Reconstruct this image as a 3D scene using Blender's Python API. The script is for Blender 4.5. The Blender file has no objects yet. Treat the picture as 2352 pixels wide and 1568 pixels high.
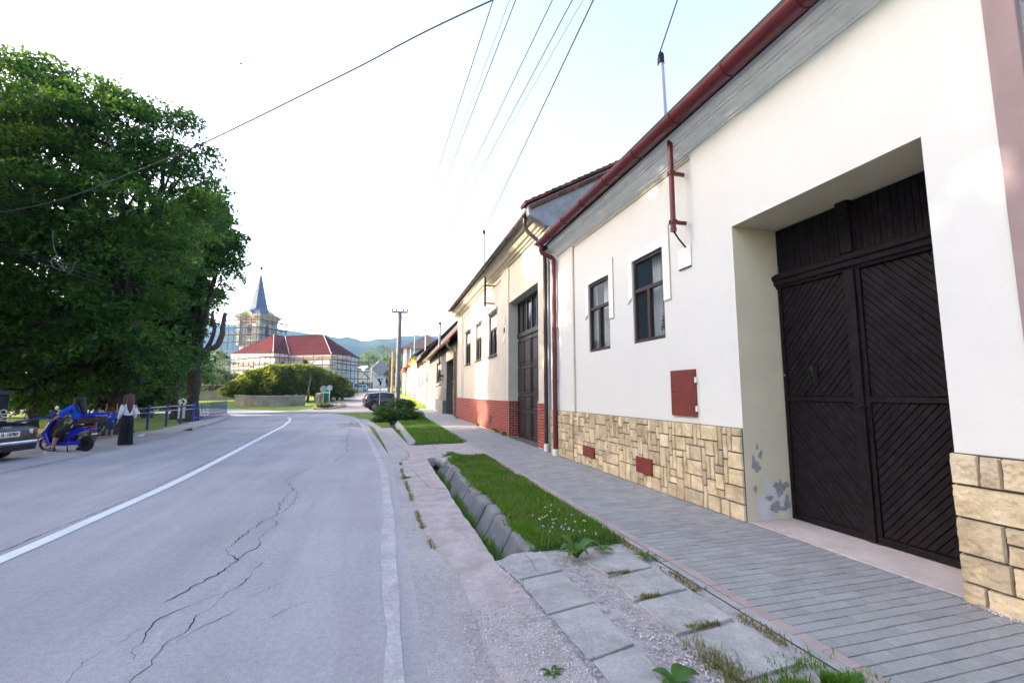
import bpy, bmesh, math, random
import numpy as np
from mathutils import Vector, Matrix, noise
R = random.Random(7)
sc = bpy.context.scene
COL = sc.collection
PI = math.pi

# ---------------------------------------------------------------- camera (16 mm wide angle, eye height 1.6 m)
H = 1.6
F = 1045.0
TH = math.atan(118 / F)
PH = math.atan(297 / (F * math.cos(TH) + 118 * math.sin(TH)))
_st, _ct, _sp, _cp = math.sin(TH), math.cos(TH), math.sin(PH), math.cos(PH)
cam_d = bpy.data.cameras.new('camera')
cam_d.sensor_width = 36
cam_d.lens = 36 * F / 2352
cam_d.clip_end = 6000
cam_d.clip_start = 0.05
cam = bpy.data.objects.new('camera', cam_d)
COL.objects.link(cam)
cam.location = (0, 0, H)
cam.rotation_euler = (PI / 2 + TH, 0, -PH)
sc.camera = cam


def ray(u, v):
    r = u - 1176
    d = 784 - v
    up = d * _ct + F * _st
    fw = F * _ct - d * _st
    return Vector((r * _cp + fw * _sp, -r * _sp + fw * _cp, up))


def zt(x, y):
    'height of the terrain'
    z = 0.0
    if y > 46:
        z += 0.028 * (min(y, 200) - 46)
    if y > 200:
        z += 0.012 * (y - 200)
    if x < -16 and y > 36:
        k = min(1, (-16 - x) / 20)
        z *= 1 - .6 * k
    return z


def ground(u, v):
    d = ray(u, v)
    z = 0.0
    p = None
    for i in range(12):
        if d.z >= -1e-4:
            d.z = -1e-4
        t = (z - H) / d.z
        p = Vector((d.x * t, d.y * t, z))
        z = z * .4 + zt(p.x, p.y) * .6
    return p


def deep(u, v, dist):
    'point of the ray at that distance along the viewing axis'
    d = ray(u, v)
    k = dist / F
    return Vector((d.x * k, d.y * k, H + d.z * k))


# ---------------------------------------------------------------- scene tree helpers
def tag(o, label=None, cat=None, group=None, kind=None):
    if label: o['label'] = label
    if cat: o['category'] = cat
    if group: o['group'] = group
    if kind: o['kind'] = kind
    return o


def thing(name, loc, label, cat, group=None, rz=0.0):
    o = bpy.data.objects.new(name, None)
    o.empty_display_size = .2
    COL.objects.link(o)
    o.location = loc
    o.rotation_euler = (0, 0, rz)
    return tag(o, label, cat, group)


def origin(o):
    p = Vector((0, 0, 0))
    while o is not None:
        p += Vector(o.location)
        o = o.parent
    return p


def kids(o):
    return [c for c in bpy.data.objects if c.parent == o]


def copy_tree(o, parent=None):
    c = o.copy()
    COL.objects.link(c)
    if parent: c.parent = parent
    for ch in kids(o):
        copy_tree(ch, c)
    return c


class MB:
    'collects faces, then links them as ONE mesh object'

    def __init__(s, T=None):
        s.v = []
        s.f = []
        s.T = T

    def add(s, pts):
        n = len(s.v)
        if s.T:
            pts = [s.T(*p) for p in pts]
        s.v.extend([tuple(p) for p in pts])
        return n

    def poly(s, pts):
        n = s.add(pts)
        s.f.append(tuple(range(n, n + len(pts))))

    def box(s, a0, a1, b0, b1, c0, c1):
        n = s.add([(a0, b0, c0), (a1, b0, c0), (a1, b1, c0), (a0, b1, c0),
                   (a0, b0, c1), (a1, b0, c1), (a1, b1, c1), (a0, b1, c1)])
        for q in ((0, 3, 2, 1), (4, 5, 6, 7), (0, 1, 5, 4), (1, 2, 6, 5), (2, 3, 7, 6), (3, 0, 4, 7)):
            s.f.append(tuple(n + i for i in q))

    def extrude(s, pts, vec):
        'closed prism from a planar polygon'
        vec = Vector(vec)
        m = len(pts)
        n = s.add([tuple(p) for p in pts] + [tuple(Vector(p) + vec) for p in pts])
        s.f.append(tuple(n + i for i in range(m))[::-1])
        s.f.append(tuple(n + m + i for i in range(m)))
        for i in range(m):
            j = (i + 1) % m
            s.f.append((n + i, n + j, n + m + j, n + m + i))

    def tube(s, pts, r, n=8, cap=True, close=False):
        pts = [Vector(p) for p in pts]
        m = len(pts)
        rr = r if isinstance(r, (list, tuple)) else [r] * m
        base = []
        prev = None
        for i, p in enumerate(pts):
            if close:
                t = pts[(i + 1) % m] - pts[i - 1]
            else:
                t = pts[min(i + 1, m - 1)] - pts[max(i - 1, 0)]
            if t.length < 1e-9: t = Vector((0, 0, 1))
            t.normalize()
            if prev is None:
                a = Vector((0, 0, 1)) if abs(t.z) < .9 else Vector((1, 0, 0))
            else:
                a = prev
            x = a - t * a.dot(t)
            if x.length < 1e-6: x = t.orthogonal()
            x.normalize()
            prev = x
            y = t.cross(x)
            base.append(s.add([tuple(p + (x * math.cos(2 * PI * k / n) + y * math.sin(2 * PI * k / n)) * rr[i]) for k in range(n)]))
        for i in range(m if close else m - 1):
            a, b = base[i], base[(i + 1) % m]
            for k in range(n):
                l = (k + 1) % n
                s.f.append((a + k, a + l, b + l, b + k))
        if cap and not close:
            s.f.append(tuple(base[0] + k for k in range(n))[::-1])
            s.f.append(tuple(base[-1] + k for k in range(n)))

    def ball(s, c, r, nu=12, nv=8):
        r = (r, r, r) if not isinstance(r, (list, tuple)) else r
        pts = [(c[0], c[1], c[2] + r[2])]
        for j in range(1, nv):
            a = PI * j / nv
            for i in range(nu):
                b = 2 * PI * i / nu
                pts.append((c[0] + r[0] * math.sin(a) * math.cos(b), c[1] + r[1] * math.sin(a) * math.sin(b), c[2] + r[2] * math.cos(a)))
        pts.append((c[0], c[1], c[2] - r[2]))
        n = s.add(pts)
        for i in range(nu):
            k = (i + 1) % nu
            s.f.append((n, n + 1 + i, n + 1 + k))
            for j in range(nv - 2):
                a = n + 1 + j * nu
                s.f.append((a + i, a + nu + i, a + nu + k, a + k))
            a = n + 1 + (nv - 2) * nu
            s.f.append((a + i, n + len(pts) - 1, a + k))

    def disc(s, c, axis, r, h, n=20, r_in=0.0):
        'a solid wheel / ring about an axis'
        c = Vector(c)
        t = Vector(axis).normalized()
        x = t.orthogonal().normalized()
        y = t.cross(x)
        ring = lambda rad, o: s.add([tuple(c + t * o + (x * math.cos(2 * PI * k / n) + y * math.sin(2 * PI * k / n)) * rad) for k in range(n)])
        a, b = ring(r, -h / 2), ring(r, h / 2)
        for k in range(n):
            l = (k + 1) % n
            s.f.append((a + k, a + l, b + l, b + k))
        if r_in > 0:
            d, e = ring(r_in, -h / 2), ring(r_in, h / 2)
            for k in range(n):
                l = (k + 1) % n
                s.f.append((d + k, e + k, e + l, d + l))
                s.f.append((a + l, a + k, d + k, d + l))
                s.f.append((b + k, b + l, e + l, e + k))
        else:
            s.f.append(tuple(a + k for k in range(n))[::-1])
            s.f.append(tuple(b + k for k in range(n)))

    def sweep(s, prof, a0, a1):
        'profile of (b, c) pairs swept along the first axis'
        s.extrude_raw([(a0, b, c) for b, c in prof], [(a1, b, c) for b, c in prof])

    def extrude_raw(s, A, B):
        m = len(A)
        n = s.add(A + B)
        s.f.append(tuple(n + i for i in range(m)))
        s.f.append(tuple(n + m + i for i in range(m))[::-1])
        for i in range(m):
            j = (i + 1) % m
            s.f.append((n + i, n + m + i, n + m + j, n + j))

    def wall(s, a0, a1, c0, c1, holes, depth, b=0.0, back=None):
        'front sheet at b with rectangular holes (a0,a1,c0,c1[,depth]) and their reveals'
        A = sorted({a0, a1, *[h[0] for h in holes], *[h[1] for h in holes]})
        C = sorted({c0, c1, *[h[2] for h in holes], *[h[3] for h in holes]})
        A = [a for a in A if a0 - 1e-6 <= a <= a1 + 1e-6]
        C = [c for c in C if c0 - 1e-6 <= c <= c1 + 1e-6]
        for i in range(len(A) - 1):
            for j in range(len(C) - 1):
                ma, mc = (A[i] + A[i + 1]) / 2, (C[j] + C[j + 1]) / 2
                if any(h[0] < ma < h[1] and h[2] < mc < h[3] for h in holes):
                    continue
                s.poly([(A[i], b, C[j]), (A[i + 1], b, C[j]), (A[i + 1], b, C[j + 1]), (A[i], b, C[j + 1])])
        for h in holes:
            x0, x1, z0, z1 = h[:4]
            d = b - (h[4] if len(h) > 4 else depth)
            s.poly([(x0, b, z0), (x0, b, z1), (x0, d, z1), (x0, d, z0)])
            s.poly([(x1, b, z0), (x1, d, z0), (x1, d, z1), (x1, b, z1)])
            s.poly([(x0, b, z1), (x1, b, z1), (x1, d, z1), (x0, d, z1)])
            if z0 > c0 + 1e-6:
                s.poly([(x0, b, z0), (x0, d, z0), (x1, d, z0), (x1, b, z0)])

    def build(s, name, mat, parent=None, smooth=False, bevel=0.0, fix=True, seg=2):
        me = bpy.data.meshes.new(name)
        o0 = origin(parent) if parent is not None and s.T is not LOCAL else Vector((0, 0, 0))
        vs = [(a - o0.x, b - o0.y, c - o0.z) for a, b, c in s.v] if parent is not None else s.v
        me.from_pydata(vs, [], s.f)
        if fix:
            bm = bmesh.new()
            bm.from_mesh(me)
            bmesh.ops.remove_doubles(bm, verts=bm.verts, dist=1e-5)
            bmesh.ops.recalc_face_normals(bm, faces=bm.faces)
            bm.to_mesh(me)
            bm.free()
        if smooth:
            me.shade_smooth()
        o = bpy.data.objects.new(name, me)
        COL.objects.link(o)
        if mat: me.materials.append(mat)
        if parent is not None: o.parent = parent
        if bevel:
            m = o.modifiers.new('bevel', 'BEVEL')
            m.width = bevel
            m.segments = seg
            m.limit_method = 'ANGLE'
            m.angle_limit = math.radians(40)
        if smooth == 'auto':
            me.set_sharp_from_angle(angle=math.radians(40))
        return o


def LOCAL(*p):
    'marks a builder whose points are already local to the parent'
    return p


def Frame(P0, P1, z=0.0):
    'facade frame: s along, o outwards (towards the street), z up'
    d = (Vector(P1) - Vector(P0)).to_2d().normalized()
    n = Vector((-d.y, d.x))

    def T(s, o, c):
        return (P0[0] + d.x * s + n.x * o, P0[1] + d.y * s + n.y * o, z + c)
    T.d, T.n, T.P0 = d, n, P0
    return T


def structure(name, mb, mat, parent=None, **k):
    o = mb.build(name, mat, parent, **k)
    if parent is None: o['kind'] = 'structure'
    return o


def sheet(name, verts, quads, mat, uv=None):
    'big mesh straight from numpy arrays (n,3) and (m,4)'
    me = bpy.data.meshes.new(name)
    verts = np.asarray(verts, dtype=np.float32)
    quads = np.asarray(quads, dtype=np.int32)
    k = quads.shape[1]
    me.vertices.add(len(verts))
    me.vertices.foreach_set('co', verts.ravel())
    me.loops.add(quads.size)
    me.loops.foreach_set('vertex_index', quads.ravel())
    me.polygons.add(len(quads))
    me.polygons.foreach_set('loop_start', np.arange(0, quads.size, k, dtype=np.int32))
    me.polygons.foreach_set('loop_total', np.full(len(quads), k, dtype=np.int32))
    me.update(calc_edges=True)
    me.validate()
    me.materials.append(mat)
    o = bpy.data.objects.new(name, me)
    COL.objects.link(o)
    return o


# ---------------------------------------------------------------- materials
MATS = {}


def pmat(name, col, rough=.8, var=.12, scale=2.0, bump=.15, bscale=40.0, island=0.0, spec=.3, metal=0.0,
         stain=None, stain_amt=0.0, stain_scale=.8, bdist=.01, coat=0.0, tint=None, speck=0.0, sscale=70.0, streak=None):
    'procedural surface: base colour broken up by two noises, optional stains and per-piece variation, noise bump'
    if name in MATS: return MATS[name]
    m = bpy.data.materials.new(name)
    m.use_nodes = True
    nt = m.node_tree
    N, L = nt.nodes, nt.links
    b = N['Principled BSDF']
    b.inputs['Roughness'].default_value = rough
    b.inputs['Metallic'].default_value = metal
    b.inputs['Specular IOR Level'].default_value = spec
    if coat: b.inputs['Coat Weight'].default_value = coat
    tc = N.new('ShaderNodeTexCoord')
    geo = N.new('ShaderNodeNewGeometry')
    pos = geo.outputs['Position']
    n1 = N.new('ShaderNodeTexNoise')
    n1.inputs['Scale'].default_value = scale
    n1.inputs['Detail'].default_value = 6
    n1.inputs['Roughness'].default_value = .62
    L.new(pos, n1.inputs['Vector'])
    mix = N.new('ShaderNodeMix')
    mix.data_type = 'RGBA'
    lo = [max(0, c * (1 - var * 1.6)) for c in col]
    hi = [min(1, c * (1 + var)) for c in col]
    if tint: hi = tint
    mix.inputs[6].default_value = (*lo, 1)
    mix.inputs[7].default_value = (*hi, 1)
    mr = N.new('ShaderNodeMapRange')
    mr.inputs[1].default_value = .28
    mr.inputs[2].default_value = .72
    L.new(n1.outputs['Fac'], mr.inputs[0])
    L.new(mr.outputs[0], mix.inputs[0])
    out = mix.outputs[2]
    if stain:
        n2 = N.new('ShaderNodeTexNoise')
        n2.inputs['Scale'].default_value = stain_scale
        n2.inputs['Detail'].default_value = 8
        n2.inputs['Roughness'].default_value = .7
        L.new(pos, n2.inputs['Vector'])
        m2 = N.new('ShaderNodeMapRange')
        m2.inputs[1].default_value = .52
        m2.inputs[2].default_value = .72
        m2.inputs[4].default_value = stain_amt
        L.new(n2.outputs['Fac'], m2.inputs[0])
        mx = N.new('ShaderNodeMix')
        mx.data_type = 'RGBA'
        L.new(m2.outputs[0], mx.inputs[0])
        L.new(out, mx.inputs[6])
        mx.inputs[7].default_value = (*stain, 1)
        out = mx.outputs[2]
    def fleck(out, vec, sc_, amt, lo=.35, hi=.65):
        n4 = N.new('ShaderNodeTexNoise')
        n4.inputs['Scale'].default_value = sc_
        n4.inputs['Detail'].default_value = 3
        n4.inputs['Roughness'].default_value = .7
        L.new(vec, n4.inputs['Vector'])
        m4 = N.new('ShaderNodeMapRange')
        m4.inputs[1].default_value, m4.inputs[2].default_value = lo, hi
        m4.inputs[3].default_value, m4.inputs[4].default_value = 1 - amt, 1 + amt
        L.new(n4.outputs['Fac'], m4.inputs[0])
        h4 = N.new('ShaderNodeHueSaturation')
        L.new(m4.outputs[0], h4.inputs['Value'])
        L.new(out, h4.inputs['Color'])
        return h4.outputs[0]
    if speck:
        out = fleck(out, pos, sscale, speck)
        out = fleck(out, pos, sscale * .23, speck * .5)
    if streak:
        mp = N.new('ShaderNodeMapping')
        mp.inputs['Scale'].default_value = streak[:3]
        L.new(pos, mp.inputs['Vector'])
        out = fleck(out, mp.outputs[0], 1.0, streak[3], .3, .7)
    if island:
        hs = N.new('ShaderNodeHueSaturation')
        ir = N.new('ShaderNodeMapRange')
        ir.inputs[3].default_value = 1 - island
        ir.inputs[4].default_value = 1 + island
        L.new(geo.outputs['Random Per Island'], ir.inputs[0])
        L.new(ir.outputs[0], hs.inputs['Value'])
        L.new(out, hs.inputs['Color'])
        out = hs.outputs[0]
    L.new(out, b.inputs['Base Color'])
    if bump:
        n3 = N.new('ShaderNodeTexNoise')
        n3.inputs['Scale'].default_value = bscale
        n3.inputs['Detail'].default_value = 5
        n3.inputs['Roughness'].default_value = .65
        L.new(pos, n3.inputs['Vector'])
        bp = N.new('ShaderNodeBump')
        bp.inputs['Strength'].default_value = bump
        bp.inputs['Distance'].default_value = bdist
        L.new(n3.outputs['Fac'], bp.inputs['Height'])
        L.new(bp.outputs[0], b.inputs['Normal'])
    MATS[name] = m
    return m


def leafmat(name, cols, trans=.35, rough=.5):
    'leaf faces: every leaf takes its own green, light also passes through it'
    m = bpy.data.materials.new(name)
    m.use_nodes = True
    nt = m.node_tree
    N, L = nt.nodes, nt.links
    b = N['Principled BSDF']
    b.inputs['Roughness'].default_value = rough
    b.inputs['Specular IOR Level'].default_value = .25
    geo = N.new('ShaderNodeNewGeometry')
    cr = N.new('ShaderNodeValToRGB')
    e = cr.color_ramp.elements
    while len(e) < len(cols): e.new(.5)
    for i, c in enumerate(cols):
        e[i].position = i / (len(cols) - 1)
        e[i].color = (*c, 1)
    n1 = N.new('ShaderNodeTexNoise')
    n1.inputs['Scale'].default_value = .7
    n1.inputs['Detail'].default_value = 3
    L.new(geo.outputs['Position'], n1.inputs['Vector'])
    ad = N.new('ShaderNodeMath')
    ad.operation = 'MULTIPLY_ADD'
    ad.inputs[1].default_value = .55
    L.new(geo.outputs['Random Per Island'], ad.inputs[0])
    ma = N.new('ShaderNodeMath')
    ma.operation = 'MULTIPLY'
    ma.inputs[1].default_value = .5
    L.new(n1.outputs['Fac'], ma.inputs[0])
    L.new(ma.outputs[0], ad.inputs[2])
    L.new(ad.outputs[0], cr.inputs[0])
    L.new(cr.outputs[0], b.inputs['Base Color'])
    t = N.new('ShaderNodeBsdfTranslucent')
    hs = N.new('ShaderNodeHueSaturation')
    hs.inputs['Hue'].default_value = .475
    hs.inputs['Value'].default_value = 1.9
    L.new(cr.outputs[0], hs.inputs['Color'])
    L.new(hs.outputs[0], t.inputs['Color'])
    mx = N.new('ShaderNodeMixShader')
    mx.inputs[0].default_value = trans
    L.new(b.outputs[0], mx.inputs[1])
    L.new(t.outputs[0], mx.inputs[2])
    L.new(mx.outputs[0], N['Material Output'].inputs['Surface'])
    MATS[name] = m
    return m


def glassmat(name, col, rough=.04, alpha=.45):
    m = bpy.data.materials.new(name)
    m.use_nodes = True
    N, L = m.node_tree.nodes, m.node_tree.links
    b = N['Principled BSDF']
    b.inputs['Base Color'].default_value = (*col, 1)
    b.inputs['Roughness'].default_value = rough
    b.inputs['Specular IOR Level'].default_value = .6
    b.inputs['Alpha'].default_value = alpha
    MATS[name] = m
    return m


def M(n):
    return MATS[n]


pmat('plaster_white', (.652, .66, .638), .9, .015, .7, .14, 34, stain=(.58, .56, .51), stain_amt=.14, stain_scale=.35, bdist=.012, speck=.012, sscale=9, streak=(.1, 3.0, .22, .012))
pmat('plaster_bright', (.80, .80, .80), .9, .03, 2, .1, 60)
pmat('plaster_cream', (.58, .535, .445), .9, .06, 1.2, .15, 70, stain=(.5, .47, .4), stain_amt=.4, stain_scale=.45, streak=(.1, 1.6, .2, .06))
pmat('plaster_ochre', (.52, .475, .37), .9, .08, 2, .15, 60)
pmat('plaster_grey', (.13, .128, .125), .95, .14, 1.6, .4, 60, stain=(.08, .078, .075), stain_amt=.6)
pmat('plaster_peach', (.62, .48, .39), .9, .08, 1.5, .2, 50)
pmat('plaster_pink', (.6, .46, .42), .9, .08, 1.5, .2, 50)
pmat('plaster_chalk', (.82, .79, .73), .9, .04, 1.5, .2, 50)
pmat('plaster_turquoise', (.16, .42, .42), .9, .08, 1.2, .15, 50)
pmat('plaster_mauve', (.31, .235, .235), .9, .08, 2.5, .2, 60)
pmat('render_rough', (.42, .46, .5), .95, .25, 6, .9, 45, bdist=.03)
pmat('moulding_grey', (.84, .84, .87), .85, .08, 2.5, .12, 40, stain=(.5, .5, .53), stain_amt=.35, stain_scale=1.8, streak=(1.0, .35, 30, .07))
pmat('peeled_patch', (.3, .3, .31), .95, .2, 6, .4, 60)
pmat('mortar_dark', (.085, .08, .078), .95, .2, 8, .3, 60)
pmat('stone_yellow', (.57, .465, .30), .92, .25, 4.5, .9, 34, island=.24, bdist=.015, stain=(.60, .54, .43), stain_amt=.75, stain_scale=2.2)
pmat('wood_black', (.0098, .0078, .0100), .62, .3, 8, .3, 60, spec=.14, speck=.45, sscale=30)
pmat('wood_brown', (.045, .026, .02), .55, .25, 8, .2, 60)
pmat('iron_black', (.012, .012, .013), .45, .2, 8, .1, 40, metal=.3)
pmat('red_paint', (.115, .010, .017), .38, .15, 3, .05, 40, spec=.5)
pmat('red_door', (.17, .035, .025), .5, .15, 4, .1, 40)
pmat('brown_paint', (.05, .03, .027), .42, .2, 3, .05, 40, spec=.45)
pmat('galvanised', (.42, .44, .48), .4, .12, 5, .05, 40, metal=.6)
pmat('white_paint', (.75, .75, .74), .6, .06, 4, .05, 40, stain=(.4, .38, .35), stain_amt=.3, stain_scale=3)
pmat('curtain', (.82, .86, .88), .9, .05, 8, .1, 20)
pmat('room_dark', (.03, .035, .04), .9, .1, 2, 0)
pmat('brick_red', (.30, .065, .045), .75, .25, 6, .35, 50, island=.18)
pmat('mortar_light', (.55, .5, .46), .9, .1, 8, .2, 60)
pmat('tile_red', (.16, .055, .038), .9, .35, 3, .3, 30, island=.4, stain=(.10, .085, .07), stain_amt=.8, stain_scale=2.5)
pmat('tile_dark', (.07, .05, .045), .85, .3, 2, .3, 30, island=.2)
pmat('soffit_dark', (.02, .02, .02), .9, .2, 3, .1, 30)
pmat('concrete', (.34, .335, .33), .92, .16, 3, .5, 55, stain=(.2, .195, .18), stain_amt=.55, stain_scale=2.2)
pmat('concrete_slab', (.36, .36, .345), .92, .2, 2.4, .9, 45, stain=(.19, .185, .165), stain_amt=.75, stain_scale=3.4, bdist=.012, speck=.16, sscale=110)
pmat('ditch_stone', (.20, .20, .205), .92, .25, 2.0, .8, 40, stain=(.10, .10, .09), stain_amt=.7, stain_scale=3.0, bdist=.012)
pmat('concrete_pink', (.40, .355, .34), .92, .16, 3, .9, 50, stain=(.25, .23, .215), stain_amt=.7, stain_scale=2.6, bdist=.012, speck=.2, sscale=90)
pmat('paver', (.275, .282, .275), .85, .08, 3, .5, 110, island=.1, speck=.13, sscale=120, stain=(.24, .225, .22), stain_amt=.5, stain_scale=.9)
pmat('paver_pink', (.36, .29, .27), .85, .1, 3, .35, 110, island=.08)
pmat('joint_sand', (.10, .095, .085), .95, .25, 12, .5, 90)
pmat('gravel', (.44, .405, .395), .95, .25, 14, 1.0, 60, bdist=.02)
pmat('pebble', (.46, .43, .43), .85, .2, 8, .2, 60, island=.35)
pmat('soil', (.07, .055, .035), .95, .3, 6, .8, 30, bdist=.03)
pmat('lawn_soil', (.035, .075, .012), .95, .35, 3, .9, 40, bdist=.04)
pmat('lawn_far', (.125, .20, .014), .95, .35, 1.3, .9, 14, bdist=.08)
pmat('bark', (.055, .043, .034), .95, .35, 5, 1.0, 14, bdist=.05)
pmat('dead_wood', (.10, .085, .08), .9, .3, 6, .8, 20, bdist=.03)
pmat('cable_black', (.02, .02, .022), .5, .1, 4, 0)
pmat('wire_grey', (.11, .11, .12), .5, .1, 4, 0)
pmat('dead_twig', (.2, .19, .185), .8, .2, 6, .2, 20)
glassmat('window_glass', (.05, .08, .11), .03, .22)
glassmat('dark_glass', (.012, .014, .018), .03, .9)
leafmat('leaf_maple', [(.006, .027, .005), (.016, .062, .008), (.038, .112, .012), (.12, .20, .018)], .42)
leafmat('leaf_far', [(.03, .07, .02), (.05, .10, .025), (.08, .13, .03), (.12, .16, .035)], .3)
leafmat('leaf_thuja', [(.03, .06, .006), (.065, .105, .008), (.11, .16, .010), (.18, .22, .016)], .5)
leafmat('leaf_shrub', [(.014, .05, .008), (.025, .08, .012), (.045, .12, .015), (.12, .19, .02)], .35)
leafmat('grass_blade', [(.03, .10, .008), (.05, .15, .010), (.075, .19, .012), (.17, .23, .035)], .4)
leafmat('grass_dry', [(.10, .12, .03), (.16, .16, .05), (.2, .19, .07)], .3)
leafmat('weed_leaf', [(.03, .09, .015), (.05, .13, .02), (.09, .19, .03)], .35)
leafmat('petal_white', [(.8, .8, .78), (.85, .85, .8)], .3)


# ---------------------------------------------------------------- leaves
def leaf_sheet(name, C, size, mat, parent=None, up=.55, aspect=.55, seed=1, out=None, droop=0.0):
    'one mesh of many small two-triangle leaves at the points C'
    rg = np.random.default_rng(seed)
    C = np.asarray(C, dtype=np.float64)
    n = len(C)
    nrm = rg.normal(size=(n, 3))
    nrm[:, 2] = np.abs(nrm[:, 2]) + up
    if out is not None: nrm += out * .8
    nrm /= np.linalg.norm(nrm, axis=1)[:, None]
    a = rg.normal(size=(n, 3))
    a -= nrm * np.sum(a * nrm, axis=1)[:, None]
    a /= np.linalg.norm(a, axis=1)[:, None] + 1e-9
    b = np.cross(nrm, a)
    s = np.asarray(size) * rg.uniform(.6, 1.35, n) if np.ndim(size) == 0 else np.asarray(size)
    l = s[:, None]
    w = l * aspect
    tip = C + a * l * .55
    tip[:, 2] -= s * droop
    p = np.stack([C - a * l * .45, C + b * w * .5 - nrm * l * .06, tip, C - b * w * .5 - nrm * l * .06], axis=1)
    o0 = np.array(origin(parent)) if parent is not None else np.zeros(3)
    o = sheet(name, (p.reshape(-1, 3) - o0), np.arange(4 * n).reshape(n, 4), mat)
    if parent is not None: o.parent = parent
    return o


def clump_points(blobs, n_clumps, per, r_clump, seed, flat=.42, shell=.5, low_cut=-.75):
    'leaf positions: flattened sprays set through the outer part of ellipsoid blobs'
    rg = np.random.default_rng(seed)
    vol = np.array([b[3] ** 2 * (b[4] if len(b) > 4 else 1) for b in blobs])
    k = rg.choice(len(blobs), n_clumps, p=vol / vol.sum())
    pts = []
    for i in k:
        bx, by, bz, r = blobs[i][:4]
        sq = blobs[i][5] if len(blobs[i]) > 5 else .85
        d = rg.normal(size=3)
        d /= np.linalg.norm(d)
        if d[2] < low_cut: d[2] = -d[2]
        f = rg.uniform(shell, 1.0) ** .8
        if rg.uniform() < .12: f *= rg.uniform(1.05, 1.28)
        c = np.array([bx, by, bz]) + d * r * f * np.array([1, 1, sq])
        rc = r_clump * rg.uniform(.6, 1.35)
        m = int(per * rg.uniform(.5, 1.3))
        q = rg.normal(size=(m, 3))
        q /= np.linalg.norm(q, axis=1)[:, None]
        q *= (rg.uniform(0, 1, m) ** .45)[:, None] * rc
        q[:, 2] *= flat
        # sprays droop outwards
        q[:, 2] -= .35 * (q[:, 0] * d[0] + q[:, 1] * d[1]) * .9 + .12 * np.hypot(q[:, 0], q[:, 1])
        pts.append(c + q)
    return np.concatenate(pts)


# ---------------------------------------------------------------- light
SUN_AZ, SUN_EL = -76.0, 21.5
wd = bpy.data.worlds.new('World')
sc.world = wd
wd.use_nodes = True
nt = wd.node_tree
sky = nt.nodes.new('ShaderNodeTexSky')
sky.sky_type = 'NISHITA'
sky.sun_disc = False
sky.sun_elevation = math.radians(SUN_EL)
sky.sun_rotation = math.radians(SUN_AZ)
sky.dust_density = 4.5
sky.air_density = 1.0
wb = nt.nodes.new('ShaderNodeMix')      # camera white balance
wb.data_type = 'RGBA'
wb.blend_type = 'MULTIPLY'
wb.inputs[0].default_value = 1
wb.inputs[7].default_value = (1.04, .98, 1.0, 1)
nt.links.new(sky.outputs[0], wb.inputs[6])
nt.links.new(wb.outputs[2], nt.nodes['Background'].inputs[0])
nt.nodes['Background'].inputs[1].default_value = .145
sun_d = bpy.data.lights.new('sun', 'SUN')
sun_d.energy = 2.6
sun_d.angle = math.radians(.55)
sun_d.color = (1, .86, .68)
sun = bpy.data.objects.new('sun', sun_d)
COL.objects.link(sun)
az, el = math.radians(SUN_AZ), math.radians(SUN_EL)
sd = Vector((math.sin(az) * math.cos(el), math.cos(az) * math.cos(el), math.sin(el)))
sun.rotation_euler = sd.to_track_quat('Z', 'Y').to_euler()
sun.location = sd * 100
vs = sc.view_settings
vs.view_transform = 'Standard'
vs.look = 'None'
vs.exposure = 2.68
vs.gamma = 1
sc.cycles.use_denoising = True
sc.cycles.max_bounces = 8
sc.cycles.transparent_max_bounces = 12
sc.cycles.caustics_reflective = False
sc.cycles.caustics_refractive = False
sc.cycles.sample_clamp_indirect = 6
# ================================================================ THE SETTING
def ground(u, v):
    'first point where the pixel ray meets the terrain'
    d = ray(u, v)
    d /= d.y
    y, last = 1.0, None
    while y < 900:
        z = H + d.z * y
        if z <= zt(d.x * y, y):
            break
        y *= 1.004
    return Vector((d.x * y, y, zt(d.x * y, y)))


def spline(pts, n=8):
    P = [Vector(p) for p in pts]
    P = [P[0] * 2 - P[1]] + P + [P[-1] * 2 - P[-2]]
    out = []
    for i in range(1, len(P) - 2):
        for k in range(n):
            t = k / n
            out.append(.5 * ((2 * P[i]) + (P[i + 1] - P[i - 1]) * t + (2 * P[i - 1] - 5 * P[i] + 4 * P[i + 1] - P[i + 2]) * t * t + (3 * P[i] - P[i - 1] - 3 * P[i + 1] + P[i + 2]) * t ** 3))
    out.append(P[-2])
    return out


def ribbon(mb, line, a, b, dz, nx=1, wob=0.0):
    'sheet between the offsets a (left) and b (right) of a ground line, laid dz above the terrain'
    rows = []
    for i, p in enumerate(line):
        t = (line[min(i + 1, len(line) - 1)] - line[max(i - 1, 0)])
        t = Vector((t.x, t.y)).normalized()
        n = Vector((t.y, -t.x))
        aa = a(i) if callable(a) else a
        bb = b(i) if callable(b) else b
        row = []
        for k in range(nx + 1):
            o = aa + (bb - aa) * k / nx
            w = wob * noise.noise(Vector((p.x * 1.3, p.y * 1.3, k * 7))) if k in (0, nx) else 0
            q = Vector((p.x, p.y)) + n * (o + w)
            row.append((q.x, q.y, zt(q.x, q.y) + dz))
        rows.append(mb.add(row))
    for i in range(len(rows) - 1):
        for k in range(nx):
            mb.f.append((rows[i] + k, rows[i] + k + 1, rows[i + 1] + k + 1, rows[i + 1] + k))


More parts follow.
